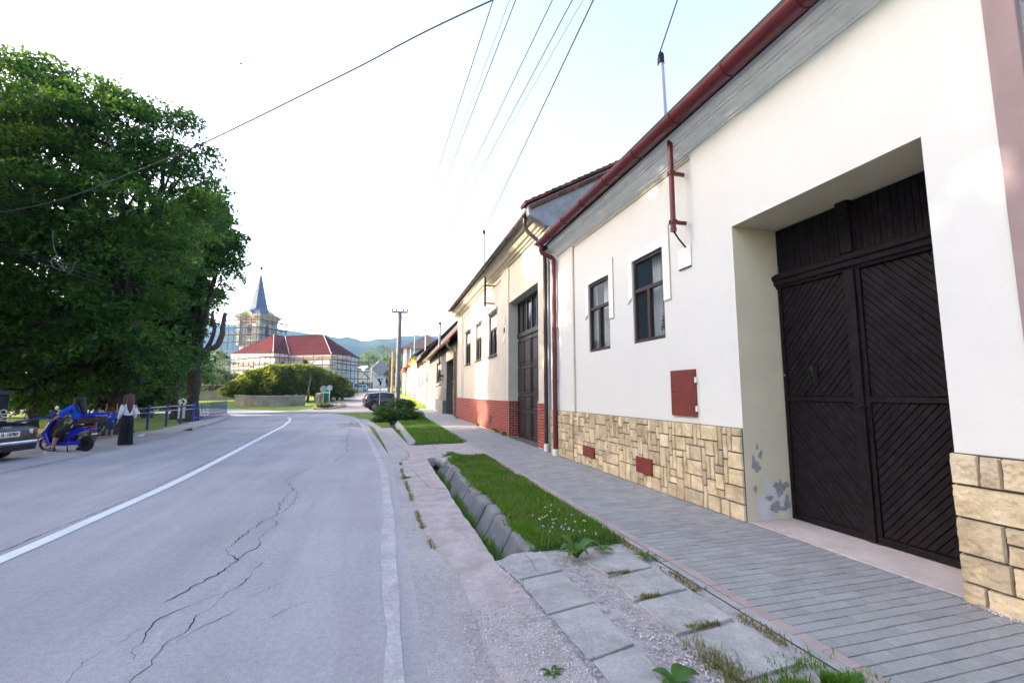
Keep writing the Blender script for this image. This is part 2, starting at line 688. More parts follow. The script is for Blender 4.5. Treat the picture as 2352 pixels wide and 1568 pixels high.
# ---- terrain sheet, lowered under the verge where the drain ditch runs
xs = sorted(set([-1500, -900, -500, -300, -200, -140, -100, -70, -50, -36, -26, -20, -16, -12, -9, -6, -3, -1, 0, .3, .4, .48, 1.6, 2.5, 2.56, 2.62, 3.5, 4.4, 6, 9, 14, 20, 30, 50, 80, 130, 200, 320, 500, 900, 1500]))
ys = sorted(set([-300, -60, -20, -6, 0, 1, 2, 3, 4, 4.3, 4.4, 11.4, 11.5, 13, 14.5, 14.6, 18, 22, 26, 30, 30.1, 36, 41, 46, 50, 56, 64, 74, 86, 100, 120, 140, 160, 180, 200, 260, 340, 460, 620, 900, 1250]))
mb = MB()
for j, y in enumerate(ys):
    for i, x in enumerate(xs):
        z = zt(x, y) - .03
        if .45 < x < 2.58 and (4.35 < y < 11.45 or 14.55 < y < 30.05):
            z = -.5
        mb.v.append((x, y, z))
nx = len(xs)
for j in range(len(ys) - 1):
    for i in range(nx - 1):
        a = j * nx + i
        mb.f.append((a, a + 1, a + nx + 1, a + nx))
terr = structure('ground', mb, M('lawn_far'), fix=False)

# ---- far hills
SKY = [(-900, 790), (-300, 775), (100, 750), (300, 742), (483, 742), (535, 744), (600, 748), (629, 752), (659, 758), (713, 765), (763, 774), (799, 774), (831, 783), (850, 782), (870, 777), (893, 779), (926, 772), (970, 771), (1060, 775), (1300, 770), (1700, 760), (2400, 750), (3300, 760)]


def skyline(u):
    for a, b in zip(SKY, SKY[1:]):
        if a[0] <= u <= b[0]:
            return a[1] + (b[1] - a[1]) * (u - a[0]) / (b[0] - a[0])
    return 770


def hill_range(name, mat, d0, d1, top, us, rows, rough, seed):
    mb = MB()
    for j in range(rows + 1):
        k = j / rows
        for u in us:
            v = top(u)
            d = d0 + (d1 - d0) * k
            p = deep(u, v, d)
            hh = (H + (p.z - H)) * (math.sin(k * PI / 2) ** 1.25)
            w = noise.noise(Vector((p.x * .006, p.y * .006, seed))) * 14 * math.sin(k * PI) + noise.noise(Vector((p.x * .03, p.y * .03, seed + 3))) * 2 * k * (1 - k * .6)
            t = (abs(noise.noise(Vector((p.x * .11, p.y * .11, seed + 9)))) + abs(noise.noise(Vector((p.x * .27, p.y * .2, seed))))) * rough * (k ** .5)
            mb.v.append((p.x, p.y, max(-2, hh + w + t - rough * .5)))
    m = len(us)
    for i in range(m):
        p = Vector(mb.v[rows * m + i])
        mb.v.append((p.x * 1.3, p.y * 1.3, -20))
    for j in range(rows + 1):
        for i in range(m - 1):
            a = j * m + i
            mb.f.append((a, a + 1, a + m + 1, a + m))
    return structure(name, mb, mat, fix=False, smooth=True)


def hillmat(name, c0, c1, c2, s):
    m = bpy.data.materials.new(name)
    m.use_nodes = True
    N, L = m.node_tree.nodes, m.node_tree.links
    b = N['Principled BSDF']
    b.inputs['Roughness'].default_value = 1
    b.inputs['Specular IOR Level'].default_value = 0
    g = N.new('ShaderNodeNewGeometry')
    a = N.new('ShaderNodeTexNoise')
    a.inputs['Scale'].default_value = s
    a.inputs['Detail'].default_value = 4
    r = N.new('ShaderNodeValToRGB')
    e = r.color_ramp.elements
    e[0].position, e[0].color = .42, (*c0, 1)
    e[1].position, e[1].color = .62, (*c2, 1)
    e.new(.54).color = (*c1, 1)
    f = N.new('ShaderNodeTexNoise')
    f.inputs['Scale'].default_value = s * 22
    f.inputs['Detail'].default_value = 3
    mx = N.new('ShaderNodeMix')
    mx.data_type = 'RGBA'
    mx.blend_type = 'MULTIPLY'
    mx.inputs[0].default_value = .7
    L.new(g.outputs['Position'], a.inputs['Vector'])
    L.new(g.outputs['Position'], f.inputs['Vector'])
    L.new(a.outputs['Fac'], r.inputs[0])
    L.new(r.outputs[0], mx.inputs[6])
    L.new(f.outputs['Color'], mx.inputs[7])
    L.new(mx.outputs[2], b.inputs['Base Color'])
    MATS[name] = m
    return m


us = list(range(-500, 2100, 10))
hill_range('hills', hillmat('hill_forest', (.010, .024, .030), (.013, .031, .034), (.04, .062, .045), .006), 420, 860, skyline, us, 26, 5.0, 4)
hill_range('meadow_slope', hillmat('hill_meadow', (.36, .33, .13), (.4, .36, .16), (.3, .31, .11), .012), 250, 400,
           lambda u: 830 + abs(u - 845) * .1 - 3 * math.sin(u * .05), list(range(620, 1120, 10)), 12, .8, 8)

# ---- main road: from behind the camera, bending left past the church
CL = [(-3.5, -14), (-3.5, -4), (-3.5, 4), (-3.52, 9), (-3.75, 13), (-4.2, 19), (-4.75, 26), (-5.9, 33), (-8.6, 39.5), (-13.5, 44.2), (-20, 47), (-30, 49.5), (-46, 52), (-75, 54)]
CLs = spline([(x, y, 0) for x, y in CL], 10)
pmat('asphalt', (.345, .336, .342), .9, .10, .35, .9, 120, stain=(.405, .388, .388), stain_amt=.7, stain_scale=.3, bdist=.007, speck=.17, sscale=95, streak=(1.5, .11, 1, .11))
pmat('asphalt_old', (.36, .338, .335), .92, .14, .6, .9, 80, stain=(.28, .265, .26), stain_amt=.6, stain_scale=.7, bdist=.01, speck=.2, sscale=80)
pmat('asphalt_side', (.17, .165, .165), .9, .12, .5, .6, 40, bdist=.008)
pmat('road_paint', (.72, .72, .72), .75, .07, 6, .3, 120, stain=(.4, .39, .38), stain_amt=.5, stain_scale=3)
pmat('road_paint_worn', (.42, .407, .41), .88, .18, 3, .7, 120, stain=(.36, .343, .347), stain_amt=1.0, stain_scale=1.6, speck=.18, sscale=90)
pmat('crack_tar', (.022, .02, .02), .95, .2, 20, .4, 90)
mb = MB()
ribbon(mb, CLs, -3.9, 3.9, 0.0, 8)
road = structure('road', mb, M('asphalt'), fix=False)
mb = MB()
rl = [p for p in CLs if p.y < 33.2]
ribbon(mb, rl, -.075, .075, .006, 1, .012)
structure('centre_line', mb, M('road_paint'), road, fix=False)
mb = MB()
rl = [p for p in CLs if p.y < 46]
ribbon(mb, rl, 3.55, 3.68, .006, 1, .03)
structure('edge_line', mb, M('road_paint_worn'), road, fix=False)

# ---- side street going straight on and uphill
SL = [(-3.2, 38.5), (-3.5, 46), (-3.0, 60), (-2.6, 74), (-2.2, 95), (-1.7, 120), (-.6, 150), (.8, 185), (2.5, 230)]
SLs = spline([(x, y, 0) for x, y in SL], 8)
mb = MB()
ribbon(mb, SLs, lambda i: -3.1 - 4.5 * max(0, 1 - i / 14) ** 2, lambda i: 3.0 + 2.4 * max(0, 1 - i / 9) ** 2, .006, 4)
structure('side_street', mb, M('asphalt_side'), fix=False)

# ---- left lay-by and footpath up to the fence
mb = MB()
LB = [(-7.0, -2, -16, -2), (-7.2, 6, -14, 6), (-7.3, 12, -13.0, 12.5), (-7.4, 16, -11.4, 17.0), (-7.6, 20, -10.0, 20.6), (-7.95, 23, -9.35, 23.2), (-8.5, 28, -10.0, 28.5), (-9.6, 34, -11.2, 34.5), (-11.0, 38, -13.2, 39.3)]
n0 = [mb.add([(a + (c - a) * k / 4, b + (d - b) * k / 4, zt(a, b) + .008) for k in range(5)]) for a, b, c, d in LB]
for i in range(len(n0) - 1):
    for k in range(4):
        mb.f.append((n0[i] + k, n0[i + 1] + k, n0[i + 1] + k + 1, n0[i] + k + 1))
structure('lay_by', mb, M('asphalt_old'), fix=False)
# raised kerb of the left path
mb = MB()
kl = spline([(-7.75, 22.6, 0), (-8.15, 26, 0), (-8.75, 30, 0), (-9.7, 34.5, 0), (-10.8, 37.6, 0)], 6)
ribbon(mb, kl, -.42, 0.0, .13)
mb2 = MB()
for p, q in zip(kl, kl[1:]):
    mb.poly([(p.x, p.y, -.02), (q.x, q.y, -.02), (q.x, q.y, .13), (p.x, p.y, .13)])
structure('left_kerb', mb, M('concrete'), fix=False)

# ---- cracks in the near lane: two wandering polylines of thin broken slits
def crack_line(mb, pts, w, seed, jit=.035):
    rr = random.Random(seed)
    P = []
    for a, b in zip(pts, pts[1:]):
        a, b = Vector((*a, 0)), Vector((*b, 0))
        m = max(2, int((b - a).length / .05))
        for k in range(m):
            t = k / m
            n = Vector((b.y - a.y, a.x - b.x, 0)).normalized()
            P.append(a + (b - a) * t + n * rr.uniform(-jit, jit) * min(1, .3 + a.y / 12))
    P.append(Vector((*pts[-1], 0)))
    last = None
    for i, p in enumerate(P):
        t = (P[min(i + 1, len(P) - 1)] - P[max(i - 1, 0)]).normalized()
        n = Vector((t.y, -t.x, 0))
        ww = w * .78 * (.25 + 1.3 * abs(noise.noise(Vector((p.x * 3, p.y * 3, seed)))))
        if noise.noise(Vector((p.x * 2.3, p.y * 2.3, seed + 5))) < -.33: ww = .001
        k = mb.add([tuple(p + n * ww + Vector((0, 0, .004))), tuple(p - n * ww + Vector((0, 0, .004)))])
        if last is not None: mb.f.append((last, last + 1, k + 1, k))
        last = k


mb = MB()
main = [(-1.33, 2.6), (-1.31, 3.2), (-1.27, 3.36), (-1.30, 3.48), (-1.28, 3.63), (-1.22, 3.78), (-1.24, 3.99), (-1.18, 4.08), (-1.16, 4.34), (-1.08, 4.55), (-1.08, 4.83), (-1.05, 5.0)]
crack_line(mb, main, .009, 1, .02)
crack_line(mb, [(-1.42, 3.45), (-1.5, 3.95), (-1.36, 4.2), (-1.2, 4.34)], .005, 2)
crack_line(mb, [(-1.55, 4.3), (-1.36, 4.83), (-1.3, 5.13), (-1.48, 5.43), (-1.5, 5.78), (-1.46, 6.1), (-1.4, 6.5), (-1.32, 6.9), (-1.39, 7.5), (-1.41, 8.67), (-1.69, 9.4), (-1.53, 10.35), (-1.22, 11.78)], .009, 3)
crack_line(mb, [(-1.3, 5.13), (-1.2, 5.6), (-1.28, 5.95), (-1.2, 6.4), (-1.32, 6.69), (-1.2, 7.4), (-1.25, 8.1), (-1.41, 8.67)], .008, 4)
crack_line(mb, [(-1.05, 11.7), (-.89, 13.4), (-1.0, 15), (-1.2, 18), (-1.38, 22), (-1.6, 27)], .011, 5)
crack_line(mb, [(-1.25, 3.63), (-1.12, 3.8), (-1.0, 4.0)], .004, 6)
crack_line(mb, [(-1.62, 3.1), (-1.66, 3.5), (-1.52, 3.9)], .004, 7)
crack_line(mb, [(-.95, 7.4), (-.9, 7.0), (-.98, 6.6)], .004, 8)
crack_line(mb, [(-.95, 4.2), (-.78, 4.45)], .004, 9)
crack_line(mb, [(-.72, 3.8), (-.6, 3.95), (-.52, 4.0)], .004, 10)
cl = [p for p in CLs if -2 < p.y < 30]
crack_line(mb, [(p.x - .17 + .02 * math.sin(p.y * 1.7), p.y) for p in cl[::2]], .011, 11, .012)
crack_line(mb, [(-7.4, 6), (-7.35, 12), (-7.2, 15), (-7.35, 18), (-7.6, 22)], .012, 12, .03)
structure('crack', mb, M('crack_tar'), road, fix=False)
# worn patches, a splash of spilt oil and tyre-polished tracks with shapes of their own
pmat('oil_stain', (.20, .195, .205), .8, .2, 1.5, .5, 90, stain=(.33, .32, .325), stain_amt=.9, stain_scale=2.5)


def stain_blob(x, y, rx, ry, seed, name, mat, spikes=2.0, amp=.6, h=.003):
    mb = MB()
    c = mb.add([(x, y, zt(x, y) + h)])
    n = 60
    r0 = mb.add([(x + rx * q * math.cos(a), y + ry * q * math.sin(a), zt(x, y) + h) for a in [2 * PI * k / n for k in range(n)] for q in [max(.15, .7 + amp * noise.noise(Vector((math.cos(a) * spikes, math.sin(a) * spikes, seed))))]])
    for k in range(n): mb.f.append((c, r0 + k, r0 + (k + 1) % n))
    structure(name, mb, M(mat), road, fix=False)


stain_blob(-1.45, 25.0, .75, 2.6, 3, 'oil_stain', 'oil_stain', 3.2, 1.0)

# ---- verge: kerb strip of pinkish concrete, ditch, slabs, lawns, pavement
def slab_outline(mb, pts, z0, z1):
    mb.extrude([(x, y, z0) for x, y in pts], (0, 0, z1 - z0))


def rough_edge(a, b, n, amp, seed):
    'points from a to b with an irregular, broken offset'
    out = []
    a, b = Vector(a), Vector(b)
    nn = Vector((b.y - a.y, a.x - b.x)).normalized()
    for i in range(n):
        t = i / n
        p = a + (b - a) * t + nn * amp * (noise.noise(Vector((t * n * .55, seed, 0))) + .5 * noise.noise(Vector((t * n * 1.9, seed, 4))))
        out.append((p.x, p.y))
    return out


def edge_path(pts, amp, seed, step=.12):
    out = []
    for i, (a, b) in enumerate(zip(pts, pts[1:])):
        m = max(1, int((Vector(b) - Vector(a)).length / step))
        out += rough_edge(a, b, m, amp, seed + i * 3.3)
    return out + [pts[-1]]


L1 = edge_path([(.80, 1.2), (.72, 2.4), (.66, 3.0), (.68, 3.41), (.70, 4.3), (.62, 4.6), (.55, 5.05), (.51, 5.5), (.49, 6.8), (.46, 7.95), (.43, 9.7), (.45, 11.2)], .02, 1)
R1 = edge_path([(1.08, 11.4), (1.07, 9.4), (1.08, 7.75), (1.06, 6.2), (1.09, 5.3), (1.07, 4.43), (1.13, 3.9), (1.17, 3.0), (1.22, 1.2)], .022, 2)
mb = MB()
slab_outline(mb, L1 + R1, -.45, .012)
structure('kerb_strip', mb, M('concrete_pink'))
mb = MB()
L2 = edge_path([(.45, 11.25), (.66, 11.75), (.66, 13.2), (.34, 16), (.02, 21.9)], .02, 5, .25)
R2 = edge_path([(.46, 21.9), (.82, 14.45), (1.2, 14.5), (2.6, 14.7), (2.6, 11.7), (1.08, 11.45)], .02, 6, .25)
slab_outline(mb, L2 + R2, -.3, .008)
cross = structure('crossing_slab', mb, M('concrete_pink'))
mb = MB()
crack_line(mb, [(.66, 13.2), (.72, 12.4), (.64, 11.73), (.47, 11.3)], .016, 20, .02)
crack_line(mb, [(.62, 9.9), (.8, 8.0), (1.05, 7.8)], .01, 21, .02)
crack_line(mb, [(.5, 7.6), (.8, 7.72), (1.07, 7.78)], .012, 24, .02)
crack_line(mb, [(1.5, 14.4), (1.55, 11.8)], .01, 22, .02)
crack_line(mb, [(1.2, 13.0), (2.5, 13.4)], .01, 23, .02)
for v in range(len(mb.v)):
    x, y, z = mb.v[v]
    mb.v[v] = (x, y, z + .0145)
structure('crack', mb, M('crack_tar'), cross, fix=False)
# tarred shoulder between road paint and kerb strip
mb = MB()
slab_outline(mb, [(.3, -3), (1.3, -3), (1.24, 1.2), (.78, 1.2), (.7, 2.4), (.7, 4.3), (.52, 5.4), (.5, 7), (.46, 8), (.45, 11.2), (.66, 11.7), (.66, 13.2), (.36, 16), (.0, 22), (-.9, 30), (-1.4, 30), (-.3, 22), (.1, 15), (.25, 11), (.3, 6)], -.04, .0035)
structure('road_shoulder', mb, M('asphalt_old'))
# gravelly bed under the slabs
mb = MB()
slab_outline(mb, [(1.0, -1), (2.62, -1), (2.62, 4.75), (1.3, 4.62), (1.08, 4.42)], -.4, -.012)
structure('gravel_bed', mb, M('gravel'))
# soil and lawn of the two verge islands, and the ditch bed
mb = MB()
mb.poly([(1.0, 4.4, -.36), (1.62, 4.4, -.36), (1.62, 11.5, -.40), (1.0, 11.5, -.40)])
structure('ditch_bed', mb, M('soil'))


def mound(x0, x1, y0, y1, hgt, seed, nx=10, ny=50, left=None):
    mb = MB()
    for j in range(ny + 1):
        y = y0 + (y1 - y0) * j / ny
        xa = left(y) if left else x0
        for i in range(nx + 1):
            k = i / nx
            x = xa + (x1 - xa) * k
            z = hgt * (math.sin(PI * min(1, max(0, k))) ** .5) * (.7 + .6 * noise.noise(Vector((x * 1.5, y * 1.1, seed)))) + .02 * noise.noise(Vector((x * 6, y * 6, seed)))
            if i in (0, nx) or j in (0, ny): z = -.02
            mb.v.append((x, y, z + .012))
    for j in range(ny):
        for i in range(nx):
            a = j * (nx + 1) + i
            mb.f.append((a, a + 1, a + nx + 2, a + nx + 1))
    n = len(mb.v)
    return mb


near_left = lambda y: 1.56 + .05 * math.sin(y * 2.1) + .03 * math.sin(y * 5.3)
mb = mound(1.5, 2.585, 4.6, 11.75, .075, 3, 12, 60, near_left)
near_mound = structure('lawn_bank', mb, M('lawn_soil'), fix=False, smooth=True)
far_left = lambda y: 1.06 - (y - 15.1) * .0145
mb = mound(1.0, 2.6, 14.75, 31.0, .07, 5, 10, 50, far_left)
structure('lawn_bank', mb, M('lawn_soil'), fix=False, smooth=True)
mb = MB()
mb.poly([(.3, 14.5, -.16), (1.1, 14.5, -.16), (.9, 31, -.16), (.1, 31, -.16)])
structure('ditch_bed', mb, M('soil'))

# pavement: joint bed, pavers laid across, a pink edging row and the kerb stone
mb = MB()
PV = [(2.6, -3), (2.6, 12), (2.62, 17), (2.66, 30), (2.7, 44), (2.75, 62)]
mb.extrude([(x, y, -.3) for x, y in PV] + [(x, y, -.3) for x, y in [(5.6, 62), (5.6, -3)]], (0, 0, .296))
structure('pavement', mb, M('joint_sand'))
mb = MB()
rr = random.Random(3)
y = -.6
row = 0
while y < 22:
    x = 2.775
    off = rr.choice((0, .05, .1, .13))
    first = True
    while x < 4.43:
        w = .2 - (off if first else 0)
        first = False
        x1 = min(x + w, 4.435)
        g = .0035 if y < 9 else .0045
        z = .004 + rr.uniform(-.0025, .0025) + .004 * noise.noise(Vector((x * .9, y * .7, 0)))
        if x1 - x > .03:
            mb.box(x + .0012, x1 - .0012, y + g * 1.25, y + .1 - g * 1.25, -.03, z)
        x = x1
    y += .1
    row += 1
pv = structure('pavers', mb, M('paver'), bevel=.003, seg=1, fix=False)
mb = MB()
y = -.6
while y < 22:
    mb.box(2.683, 2.772, y + .003, y + .197, -.03, .004 + rr.uniform(-.002, .002))
    y += .2
structure('edging_pavers', mb, M('paver_pink'), bevel=.003, seg=1, fix=False)
mb = MB()
y = -1
while y < 31:
    mb.box(2.6 + max(0, y - 12) * .003, 2.68 + max(0, y - 12) * .003, y + .004, y + .996, -.2, .002 + rr.uniform(-.006, .006))
    y += 1.0
structure('kerb_stones', mb, M('concrete'), bevel=.008, seg=1, fix=False)
mb = MB()
mb.poly([(2.75, 22, .002), (4.6, 22, .002), (5.3, 62, .002), (2.83, 62, .002)])
structure('pavement_far', mb, M('paver'), fix=False)

# ---- loose concrete slabs: each one a thing
SLABS = [((1.08, 4.42), (1.59, 4.56), (1.62, 4.05), (1.16, 3.95), 'cracked square concrete slab at the near end of the drain ditch', .02),
         ((1.17, 3.92), (1.61, 4.01), (1.61, 3.40), (1.20, 3.31), 'pale concrete slab just below the cracked slab by the ditch', .015),
         ((1.205, 3.28), (1.60, 3.37), (1.60, 2.79), (1.25, 2.71), 'concrete slab with gravel spilling over its left edge, third from the ditch', .012),
         ((1.26, 2.68), (1.60, 2.76), (1.60, 2.12), (1.28, 2.05), 'grey concrete slab at the bottom of the left slab row, cut by the picture edge', .015),
         ((1.92, 4.2), (2.42, 4.33), (2.45, 3.9), (1.94, 3.80), 'worn broken-edged slab nearest the lawn, beside the big weed', .018),
         ((1.94, 3.76), (2.47, 3.87), (2.45, 3.41), (1.92, 3.33), 'rectangular concrete slab second in the right row, next to the pavement edge', .02),
         ((1.93, 3.29), (2.46, 3.37), (2.45, 2.89), (1.93, 2.81), 'concrete slab with a curled dry straw lying on it, third in the right row', .018),
         ((1.93, 2.77), (2.46, 2.83), (2.47, 2.34), (1.98, 2.28), 'concrete slab half overgrown by grass at the bottom of the right row', .015)]
for i, s in enumerate(SLABS):
    q = [Vector((*p, 0)) for p in s[:4]]
    c = sum(q, Vector()) / 4
    pts = []
    for a, b in zip(q, q[1:] + q[:1]):
        for k in range(6):
            t = k / 6
            p = a + (b - a) * t
            j = .012 * noise.noise(Vector((p.x * 9, p.y * 9, i)))
            pts.append(p + (p - c).normalized() * j)
    mb = MB()
    mb.extrude([(p.x, p.y, -.06) for p in pts], (0, 0, .06 + s[5] * .6))
    o = mb.build('paving_slab', M('concrete_slab'), bevel=.006)
    tag(o, s[4], 'slab', 'concrete slabs laid in two rows beside the pavement')
    if i == 0:
        mb = MB()
        crack_line(mb, [(1.4, 4.5), (1.41, 4.3), (1.38, 4.1), (1.4, 4.0)], .005, 40, .01)
        mb.v = [(x, y, z + .0105) for x, y, z in mb.v]
        ck = mb.build('crack', M('crack_tar'), fix=False)
        ck.parent = o

# ---- tilted concrete blocks lining the house side of the ditch
rr = random.Random(5)
y = 4.66
i = 0
dl = ['rounded block half buried beside the cracked slab', 'broad tilted block leaning into the ditch beside the white clover', 'cracked pale block with a lifted corner', 'smooth tilted block under the tall grass tuft', 'narrow tilted block in the middle of the ditch wall']
while y < 10.6:
    ln = rr.uniform(.5, .8) if y < 7.5 else rr.uniform(.7, 1.0)
    tw = rr.uniform(-.014, .014)
    sh = rr.uniform(-.014, .014)
    prof = [(1.26, -.40), (1.31, -.30), (1.37, -.20), (1.43, -.09), (1.475, .0), (1.54, .014), (1.62, .008), (1.68, -.10)]
    rows = []
    for j in range(9):
        q = j / 8
        yy = y + .012 + (ln - .024) * q
        e = min(q, 1 - q) * ln
        row = []
        for a, b in prof:
            nn = noise.noise(Vector((a * 7, yy * 5, i * 3.0)))
            n2 = noise.noise(Vector((a * 22, yy * 18, b * 20)))
            k = .012 * max(0, 1 - e / .03) ** 2
            row.append((a + sh + tw * q + .018 * nn + .006 * n2 + k, yy + .012 * nn * (b > -.2), b + .014 * nn + .005 * n2 - k))
        rows.append(mb_add(row) if False else row)
    mb = MB()
    idx = [mb.add(r) for r in rows]
    for j in range(8):
        for k in range(len(prof) - 1):
            mb.f.append((idx[j] + k, idx[j] + k + 1, idx[j + 1] + k + 1, idx[j + 1] + k))
    for r in (idx[0], idx[-1]): mb.f.append(tuple(r + k for k in range(len(prof))))
    o = mb.build('ditch_block', M('ditch_stone'), smooth='auto')
    tag(o, (dl[i] if i < len(dl) else 'far tilted lining block of the ditch, towards the crossing slab'), 'concrete block', 'tilted blocks lining the drain ditch')
    y += ln
    i += 1
for k, (x, yy, r, lb) in enumerate([(1.52, 11.05, .16, 'dark rounded boulder at the far end of the ditch, nearer the house'), (1.42, 11.3, .13, 'pale boulder at the far end of the ditch, nearer the road'), (1.2, 11.45, .1, 'small grey stone at the mouth of the drain pipe')]):
    mb = MB()
    mb.ball((x, yy, -.06), (r, r * 1.3, r * 1.1), 14, 10)
    mb.v = [(a + .07 * noise.noise(Vector((a * 9, b * 9, c * 9))), b + .08 * noise.noise(Vector((a * 9 + 5, b * 9, c * 9))), c + .05 * noise.noise(Vector((a * 9, b * 9 + 8, c * 9)))) for a, b, c in mb.v]
    tag(mb.build('boulder', M('concrete'), smooth=True), lb, 'stone')
mb = MB()
y = 15.2
mb.extrude_raw([(.72, 15.1, -.3), (.82, 15.1, -.3), (1.10, 15.1, .05), (1.02, 15.1, .06)], [(.52, 30, -.3), (.62, 30, -.3), (.88, 30, .05), (.8, 30, .06)])
tag(mb.build('drain_channel', M('concrete'), bevel=.01), 'long sloping concrete channel side along the far verge lawn', 'drain channel')

# ---- threshold slab of the gate, gravel strip along the wall
mb = MB()
mb.extrude([(4.44, 2.55, -.1), (4.44, 4.9, -.1), (5.2, 4.9, -.1), (5.2, 2.55, -.1)], (0, 0, .112))
structure('gate_threshold', mb, pmat('threshold_concrete', (.52, .455, .43), .92, .1, 3, .6, 60, stain=(.34, .3, .28), stain_amt=.5, stain_scale=3.5, speck=.08, sscale=90))

# ---- grass blades (stuff)
def blades(name, P, h, mat, seed, w=.007, lean=.5):
    rg = np.random.default_rng(seed)
    P = np.asarray(P)
    n = len(P)
    hh = h * rg.uniform(.45, 1.35, n) if np.ndim(h) == 0 else np.asarray(h)
    a = rg.uniform(0, 2 * PI, n)
    d = np.stack([np.cos(a), np.sin(a), np.zeros(n)], 1)
    s = np.stack([-np.sin(a), np.cos(a), np.zeros(n)], 1) * w * rg.uniform(.7, 1.4, n)[:, None]
    ln = (rg.uniform(.1, 1, n) * lean * hh)[:, None]
    up = np.array([0, 0, 1.0])
    v = np.stack([P - s, P + s, P + s * .7 + d * ln * .35 + up * hh[:, None] * .6, P - s * .7 + d * ln * .35 + up * hh[:, None] * .6,
                  P + d * ln + up * hh[:, None]], 1)
    idx = np.arange(n)[:, None] * 5
    q = np.concatenate([idx + np.array([[0, 1, 2, 3]]), idx + np.array([[3, 2, 4, 4]])])
    me = bpy.data.meshes.new(name)
    me.from_pydata(v.reshape(-1, 3).tolist(), [], [tuple(r) if r[2] != r[3] else tuple(r[:3]) for r in q.tolist()])
    me.materials.append(mat)
    o = bpy.data.objects.new(name, me)
    COL.objects.link(o)
    return o


def mound_z(ob):
    from mathutils.bvhtree import BVHTree
    me = ob.data
    t = BVHTree.FromPolygons([v.co for v in me.vertices], [p.vertices for p in me.polygons])

    def f(x, y):
        h = t.ray_cast(Vector((x, y, 2)), Vector((0, 0, -1)))
        return h[0].z if h[0] else 0.0
    return f


mz = mound_z(near_mound)
rg = np.random.default_rng(11)
P, hh = [], []
while len(P) < 30000:
    y = rg.uniform(4.6, 11.7)
    x = rg.uniform(near_left(y) - .02, 2.6)
    dn = noise.noise(Vector((x * 2.2, y * 1.6, 3)))
    bare = noise.noise(Vector((x * 3.1, y * 2.2, 8)))
    if bare > .36 and x < 1.95 and rg.uniform() < .85: continue
    if y < 4.85 and rg.uniform() < .4: continue
    P.append((x, y, mz(x, y) - .005))
    hh.append(rg.uniform(.022, .06) * (1 + 1.2 * dn) * (1.7 if x < 1.75 and dn > 0 else 1))
tag(blades('verge_grass', P, np.array(hh), M('grass_blade'), 1, .0042, .8), 'short green grass with white clover on the near verge', kind='stuff')
P = []
for i in range(16000):
    y = rg.uniform(14.7, 30.8)
    x = rg.uniform(far_left(y) - .02, 2.66)
    P.append((x, y, .03))
tag(blades('verge_grass', P, .075, M('grass_blade'), 2, .008, .7), 'trimmed green grass on the far verge before the shrub', kind='stuff')
P, hh = [], []
for i in range(7000):
    y = rg.uniform(4.5, 10.9)
    x = rg.uniform(1.08, 1.42)
    if noise.noise(Vector((x * 3, y * 1.2, 1))) < -.15: continue
    P.append((x, y, -.38))
    hh.append(rg.uniform(.08, .26))
for i in range(1500):
    y = rg.uniform(14.6, 22)
    P.append((rg.uniform(.5, .85), y, -.16))
    hh.append(rg.uniform(.06, .15))
tag(blades('ditch_grass', P, np.array(hh), M('grass_blade'), 3, .006, .8), 'longer dark grass growing in the bottom of the ditch', kind='stuff')
P = []
for i in range(5200):
    k = rg.uniform()
    if k < .45:
        y = rg.uniform(4.9, 11)
        i0 = min(range(len(L1)), key=lambda q: abs(L1[q][1] - y))
        x = L1[i0][0] + rg.normal() * .018
        if noise.noise(Vector((y * 1.4, 0, 2))) < -.1: continue
    elif k < .75:
        y = rg.uniform(1.6, 4.8)
        x = 2.53 + rg.normal() * .03
        if noise.noise(Vector((y * 2.4, 0, 6))) < 0: continue
    else:
        y = rg.choice([3.84, 3.35, 2.85]) + rg.normal() * .012
        x = rg.uniform(1.95, 2.5)
        if noise.noise(Vector((x * 4, y, 9))) < 0: continue
    P.append((x, y, .0))
tag(blades('joint_grass', P, .028, M('grass_dry'), 4, .004, .9), 'dry moss and grass in the joints along kerb strip and slabs', kind='stuff')
P = []
hh = []
for i in range(4200):
    a = rg.uniform(0, 2 * PI)
    q = abs(rg.normal()) * .6
    x, y = 2.40 + q * math.cos(a) * .36, 2.10 + q * math.sin(a) * .24
    if noise.noise(Vector((x * 7, y * 7, 4))) < -.12 or x > 2.74: continue
    P.append((x, y, -.01))
    hh.append(rg.uniform(.02, .085) * (1.2 - .4 * min(1, q)))
tag(blades('joint_grass', P, np.array(hh), M('grass_blade'), 5, .0032, 1.1), 'uneven grass tufts spreading over the slabs at the bottom picture edge', kind='stuff')
P = [(rg.normal(1.98, .05), rg.normal(2.42, .16), -.012) for i in range(900)]
tag(blades('joint_grass', P, .05, M('grass_dry'), 6, .003, 1.0), 'thin dry grass along the gravel joint right of the broad weed', kind='stuff')
P, hh = [], []
while len(P) < 3600:
    y = rg.uniform(4.65, 11.6)
    x = rg.uniform(near_left(y), 2.6)
    if noise.noise(Vector((x * 2.6, y * 1.9, 17))) < .02 and rg.uniform() > .15: continue
    P.append((x, y, mz(x, y) - .005))
    hh.append(rg.uniform(.03, .10))
tag(blades('verge_grass', P, np.array(hh), M('grass_dry'), 8, .0035, 1.1), 'drier pale grass mixed into the near verge lawn', kind='stuff')
# clover heads
P = []
for i in range(34):
    P.append((rg.normal(2.05, .2), rg.normal(5.0, .33), .1 + rg.uniform(0, .05)))
P = [p for p in P if 1.55 < p[0] < 2.56 and p[1] > 4.6]
C = np.repeat(np.array(P), 9, axis=0) + rg.normal(size=(len(P) * 9, 3)) * .006
o = leaf_sheet('clover_flowers', C, .012, M('petal_white'), seed=4, aspect=.6)
tag(o, 'white clover heads in the near verge grass', kind='stuff')
